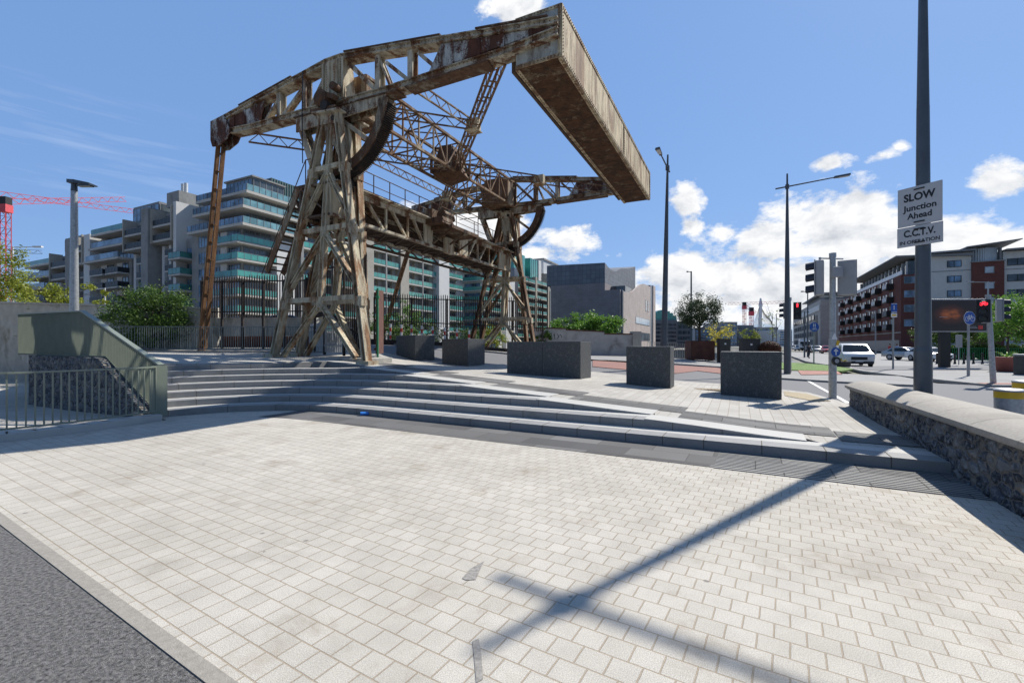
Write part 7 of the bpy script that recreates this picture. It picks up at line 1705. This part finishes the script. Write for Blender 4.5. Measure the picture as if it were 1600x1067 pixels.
bollard_steel(1577, 9.0, .80, .215, 'fat steel bollard with yellow band just over the stone wall, nearer one'); bollard_steel(1602, 10.8, .82, .215, 'fat steel bollard with yellow band, farther one at the right edge')
for i, px in enumerate((1492, 1506, 1521, 1535, 1464, 1590)):
    D = 41; p = at(px, 565, D); z0 = G(p.x, p.y); t = empty('black_bollard', (p.x, p.y, z0), 0, ('black bollard nearest the billboard stand, right side', 'black bollard second right of the billboard stand', 'black bollard third right of the billboard stand', 'black bollard left of the terracotta pot', 'black bollard left of the billboard stand', 'black bollard at the right edge behind the bicycle')[i], 'bollard', 'black bollards on the far pavement'); mb = MB(); mb.lathe([(.11, 0), (.1, .1), (.075, .15), (.075, .82), (.1, .85), (.1, .9), (.06, .98)], 12); mb.build('bollard_body', M['black'], t, smooth=True)
p = at(1597, 585, 26.5); z0 = G(p.x, p.y); t = empty('litter_bin', (p.x, p.y, z0), 0, 'dark grey litter bin at the right edge beside the bicycle', 'bin'); mb = MB(); mb.box(-.2, .35, -.3, .3, 0, 1.1); mb.build('body', M['cabinet'], t, bevel=.03); mb = MB(); mb.box(-.22, .37, -.32, .32, 1.1, 1.2); mb.build('lid', M['steel_grey'], t, bevel=.03)
# bicycle
p = at(1586, 577, 30.5); z0 = G(p.x, p.y); t = empty('bicycle', (p.x, p.y, z0), R(10), 'parked bicycle between terracotta pot and litter bin', 'bicycle')
for x in (-.2, .85):
    w = MB(); 
    for i in range(20): a0 = 6.283*i/20; a1 = 6.283*(i+1)/20; w.tube((x+.33*math.cos(a0), 0, .34+.33*math.sin(a0)), (x+.33*math.cos(a1), 0, .34+.33*math.sin(a1)), .022, .022, 6)
    for i in range(8): a0 = 6.283*i/8; w.tube((x, 0, .34), (x+.32*math.cos(a0), 0, .34+.32*math.sin(a0)), .005, .005, 4)
    w.build('wheel', M['tyre'], t)
f = MB(); [f.tube((a[0], 0, a[1]), (b[0], 0, b[1]), .018, .018, 6) for a, b in (((.85, .34), (.3, .38)), ((.3, .38), (.5, .82)), ((.5, .82), (.85, .34)), ((.3, .38), (-.02, .8)), ((-.02, .8), (.5, .78)), ((-.02, .9), (-.2, .34)))]; f.build('frame', M['white'], t)
f = MB(); f.box(.4, .62, -.06, .06, .88, .93); f.build('saddle', M['black'], t); f = MB(); f.tube((-.05, -.26, .98), (-.05, .26, .98), .015, .015, 6); f.tube((-.02, 0, .88), (-.05, 0, .98), .015, .015, 6); f.build('handlebar', M['black'], t)
# trees on the right
for i, (px, D, h, rx, rz, yb, lab) in enumerate(((1575, 46, 6.6, 2.7, 2.3, 560, 'bright green street tree right of the bicycle signal'), (1604, 40, 5.6, 2.2, 1.9, 560, 'bright green street tree cut by the right edge'), (1545, 52, 5.4, 2.4, 1.9, 556, 'green tree behind the right end of the billboard'), (1500, 55, 4.4, 2.6, 1.7, 556, 'dark green tree low behind the billboard'), (1455, 56, 4.2, 2.0, 1.6, 556, 'dark green tree behind the tall lamp post'))):
    p = at(px, yb, D); tree('street_tree', (p.x, p.y, 0), h, rx, rz, 'leaf_bright' if i < 2 else 'leaf_green', lab, n=6500 if i < 3 else 4000, size=.12, trunk=.13, seed=70+i, bare=.3, clump=55)
ra = at(1488, 555, 49); rb_ = at(1602, 555, 46); railing('park_railing', [(ra.x, ra.y), (rb_.x, rb_.y)], lambda p: 0, 1.3, .16, .02, 'gate_green', 'dark green railing of the small park behind the black bollards', thick=.03)
t = wthing('park_hedge', (52, 52, 0), 'trimmed dark hedge along the park railing', 'hedge'); mb = MB(); a = at(1470, 555, 53); b = at(1640, 555, 50); rng = random.Random(6)
for i in range(9000):
    f = rng.random(); c = a+(b-a)*f; c = Vector((c.x+rng.uniform(-.4, .4), c.y+rng.uniform(-.4, .4), rng.uniform(.05, 1.5)+.25*math.sin(f*40))); s = .14; d1_ = Vector((rng.gauss(0, 1), rng.gauss(0, 1), rng.gauss(0, 1))).normalized()*s; d2_ = d1_.cross(Vector((rng.gauss(0, 1), 0, 1))).normalized()*s*.5; mb.add([c-d1_, c+d2_, c+d1_, c-d2_], [(0, 1, 2, 3)])
mb.build('hedge_leaves', M['leaf_green'], t)
p = at(1532, 566, 44); t = empty('notice_sign', (at(1498, 570, 38).x, 38, 0), 0, 'grey-backed notice board on a thin post below the billboard', 'sign'); mb = MB(); mb.tube((0, 0, 0), (0, 0, 2.5), .04, .04, 8); mb.build('post', M['steel_grey'], t); mb = MB(); mb.box(-.28, .28, -.03, -.005, 1.45, 2.5); mb.build('board', M['signal_back'], t, bevel=.01); mb = MB(); mb.box(-.3, .3, -.02, -.004, 1.42, 1.449); mb.build('board_rim', M['steel_grey'], t)
# ------------------------------------------------------------------ people, far away
def person(px, yb, D, pose, top, legs, label, sd=1, face=0):
    p = at(px, yb, D); t = empty('person', (p.x, p.y, G(p.x, p.y)*max(0, 1-max(0, D-60)/60)), face, label, 'person'); s = pose
    V = [(0, 0, .95), (0, 0, 1.18), (0, 0, 1.42), (0, .01, 1.53), (0, .0, 1.66), (-.1, 0, .9), (-.11, -.12*s, .5), (-.11, -.02-.28*s, .09), (-.11, -.16-.28*s, .04), (.1, 0, .9), (.11, .1*s, .5), (.11, .3*s, .1), (.11, .18*s, .04),
         (-.2, 0, 1.40), (-.25, .08*s, 1.14), (-.24, -.06+.04*s, .9), (.2, 0, 1.40), (.25, -.08*s, 1.14), (.24, -.14*s-.04, .9), (-.24, -.08+.04*s, .8), (.24, -.17*s-.05, .8)]
    E = [(0, 1), (1, 2), (2, 3), (3, 4), (0, 5), (5, 6), (6, 7), (7, 8), (0, 9), (9, 10), (10, 11), (11, 12), (2, 13), (13, 14), (14, 15), (2, 16), (16, 17), (17, 18), (15, 19), (18, 20)]
    rad = [.14, .13, .15, .05, .1, .09, .062, .045, .04, .09, .062, .045, .04, .06, .045, .034, .06, .045, .034, .03, .03]
    me = bpy.data.meshes.new('body'); me.from_pydata(V, E, []); o = bpy.data.objects.new('body', me); col.objects.link(o)
    mo = o.modifiers.new('s', 'SKIN'); ly = me.skin_vertices[0].data
    for i, r in enumerate(rad): ly[i].radius = (r, r*.85)
    ly[0].use_root = True; mo2 = o.modifiers.new('d', 'SUBSURF'); mo2.levels = 1; bpy.context.view_layer.update()
    m2 = bpy.data.meshes.new_from_object(o.evaluated_get(bpy.context.evaluated_depsgraph_get())); bpy.data.objects.remove(o); m2.materials.clear()
    for k in ('skin', top, legs, 'black'): m2.materials.append(M[k])
    for f in m2.polygons:
        z = f.center.z; x = abs(f.center.x); f.material_index = 3 if z < .1 else 2 if (z < .93 and x < .2) else 0 if (z > 1.47 or (z < .93 and x > .18)) else 1; f.use_smooth = True
    o = bpy.data.objects.new('body', m2); col.objects.link(o); o.parent = t
    h = MB(); h.tube((0, .02, 1.68), (0, .03, 1.79), .11, .07, 10); h.tube((0, .05, 1.58), (0, .04, 1.7), .09, .108, 10); h.build('hair', M['soil'], t, smooth=True)
mat('skin', (.5, .3, .22), .6, .05, 5); mat('cloth_blue', (.03, .12, .35), .8, .1, 8); mat('cloth_red', (.35, .04, .04), .8, .1, 8); mat('cloth_dark', (.025, .025, .03), .85, .1, 8)
person(1264, 562, 56, .8, 'cloth_dark', 'cloth_dark', 'person in dark clothes walking along the grass verge by the thin lamp posts')
person(1402, 558, 66, .6, 'cloth_blue', 'cloth_dark', 'person in a blue jacket walking in front of the brick building', face=R(90)); person(1390, 557, 70, .4, 'cloth_red', 'cloth_dark', 'person in a red top left of the one in blue', face=R(-90))
# litter by the lowest step
p = gz(571, 648, 0.02); t = empty('litter_bottle', (p[0], p[1]-.02, .012), R(24), 'crushed blue plastic bottle with orange cap lying by the lowest step', 'litter'); mb = MB(); mb.tube((-.11, 0, .045), (.06, 0, .04), .042, .038, 12); mb.tube((.06, 0, .04), (.1, 0, .036), .036, .016, 12); mb.build('bottle', M['bottle_blue'] if 'bottle_blue' in M else mat('bottle_blue', (.05, .25, .75), .3, .3, 30), t, smooth=True); mb = MB(); mb.tube((.1, 0, .036), (.145, 0, .036), .022, .022, 10); mb.build('cap', mat('cap_orange', (.8, .12, .02), .4, .1, 9), t)
# drain cover on the terrace
gx = gp(1112, 609.5); t = empty('drain_cover', (gx.x, gx.y, gx.z+.012), R(-27), 'rectangular sandy drain cover set in the terrace between two granite blocks', 'drain cover'); mb = MB(); mb.box(-.95, .95, -.16, .16, -.01, .012); mb.build('cover_plate', M['buff_tactile'], t); mb = MB(); mb.box(-.98, .98, -.19, -.161, -.01, .016); mb.box(-.98, .98, .161, .19, -.01, .016); mb.build('cover_frame', M['corten'], t)

# cement smears on the plaza
mat('smear', (.27, .255, .23), .95, .35, 40)
for pts in (((722, 903), (735, 888), (757, 876), (750, 890), (744, 905), (728, 906)), ((738, 1001), (748, 997), (752, 1020), (755, 1060), (744, 1066), (741, 1030))):
    q = [gz(x, y, 0.003) for x, y in pts]; sheet('paving_stain', q, 'smear', .0035, step=2, skirt=0, zf=lambda p: 0.0)
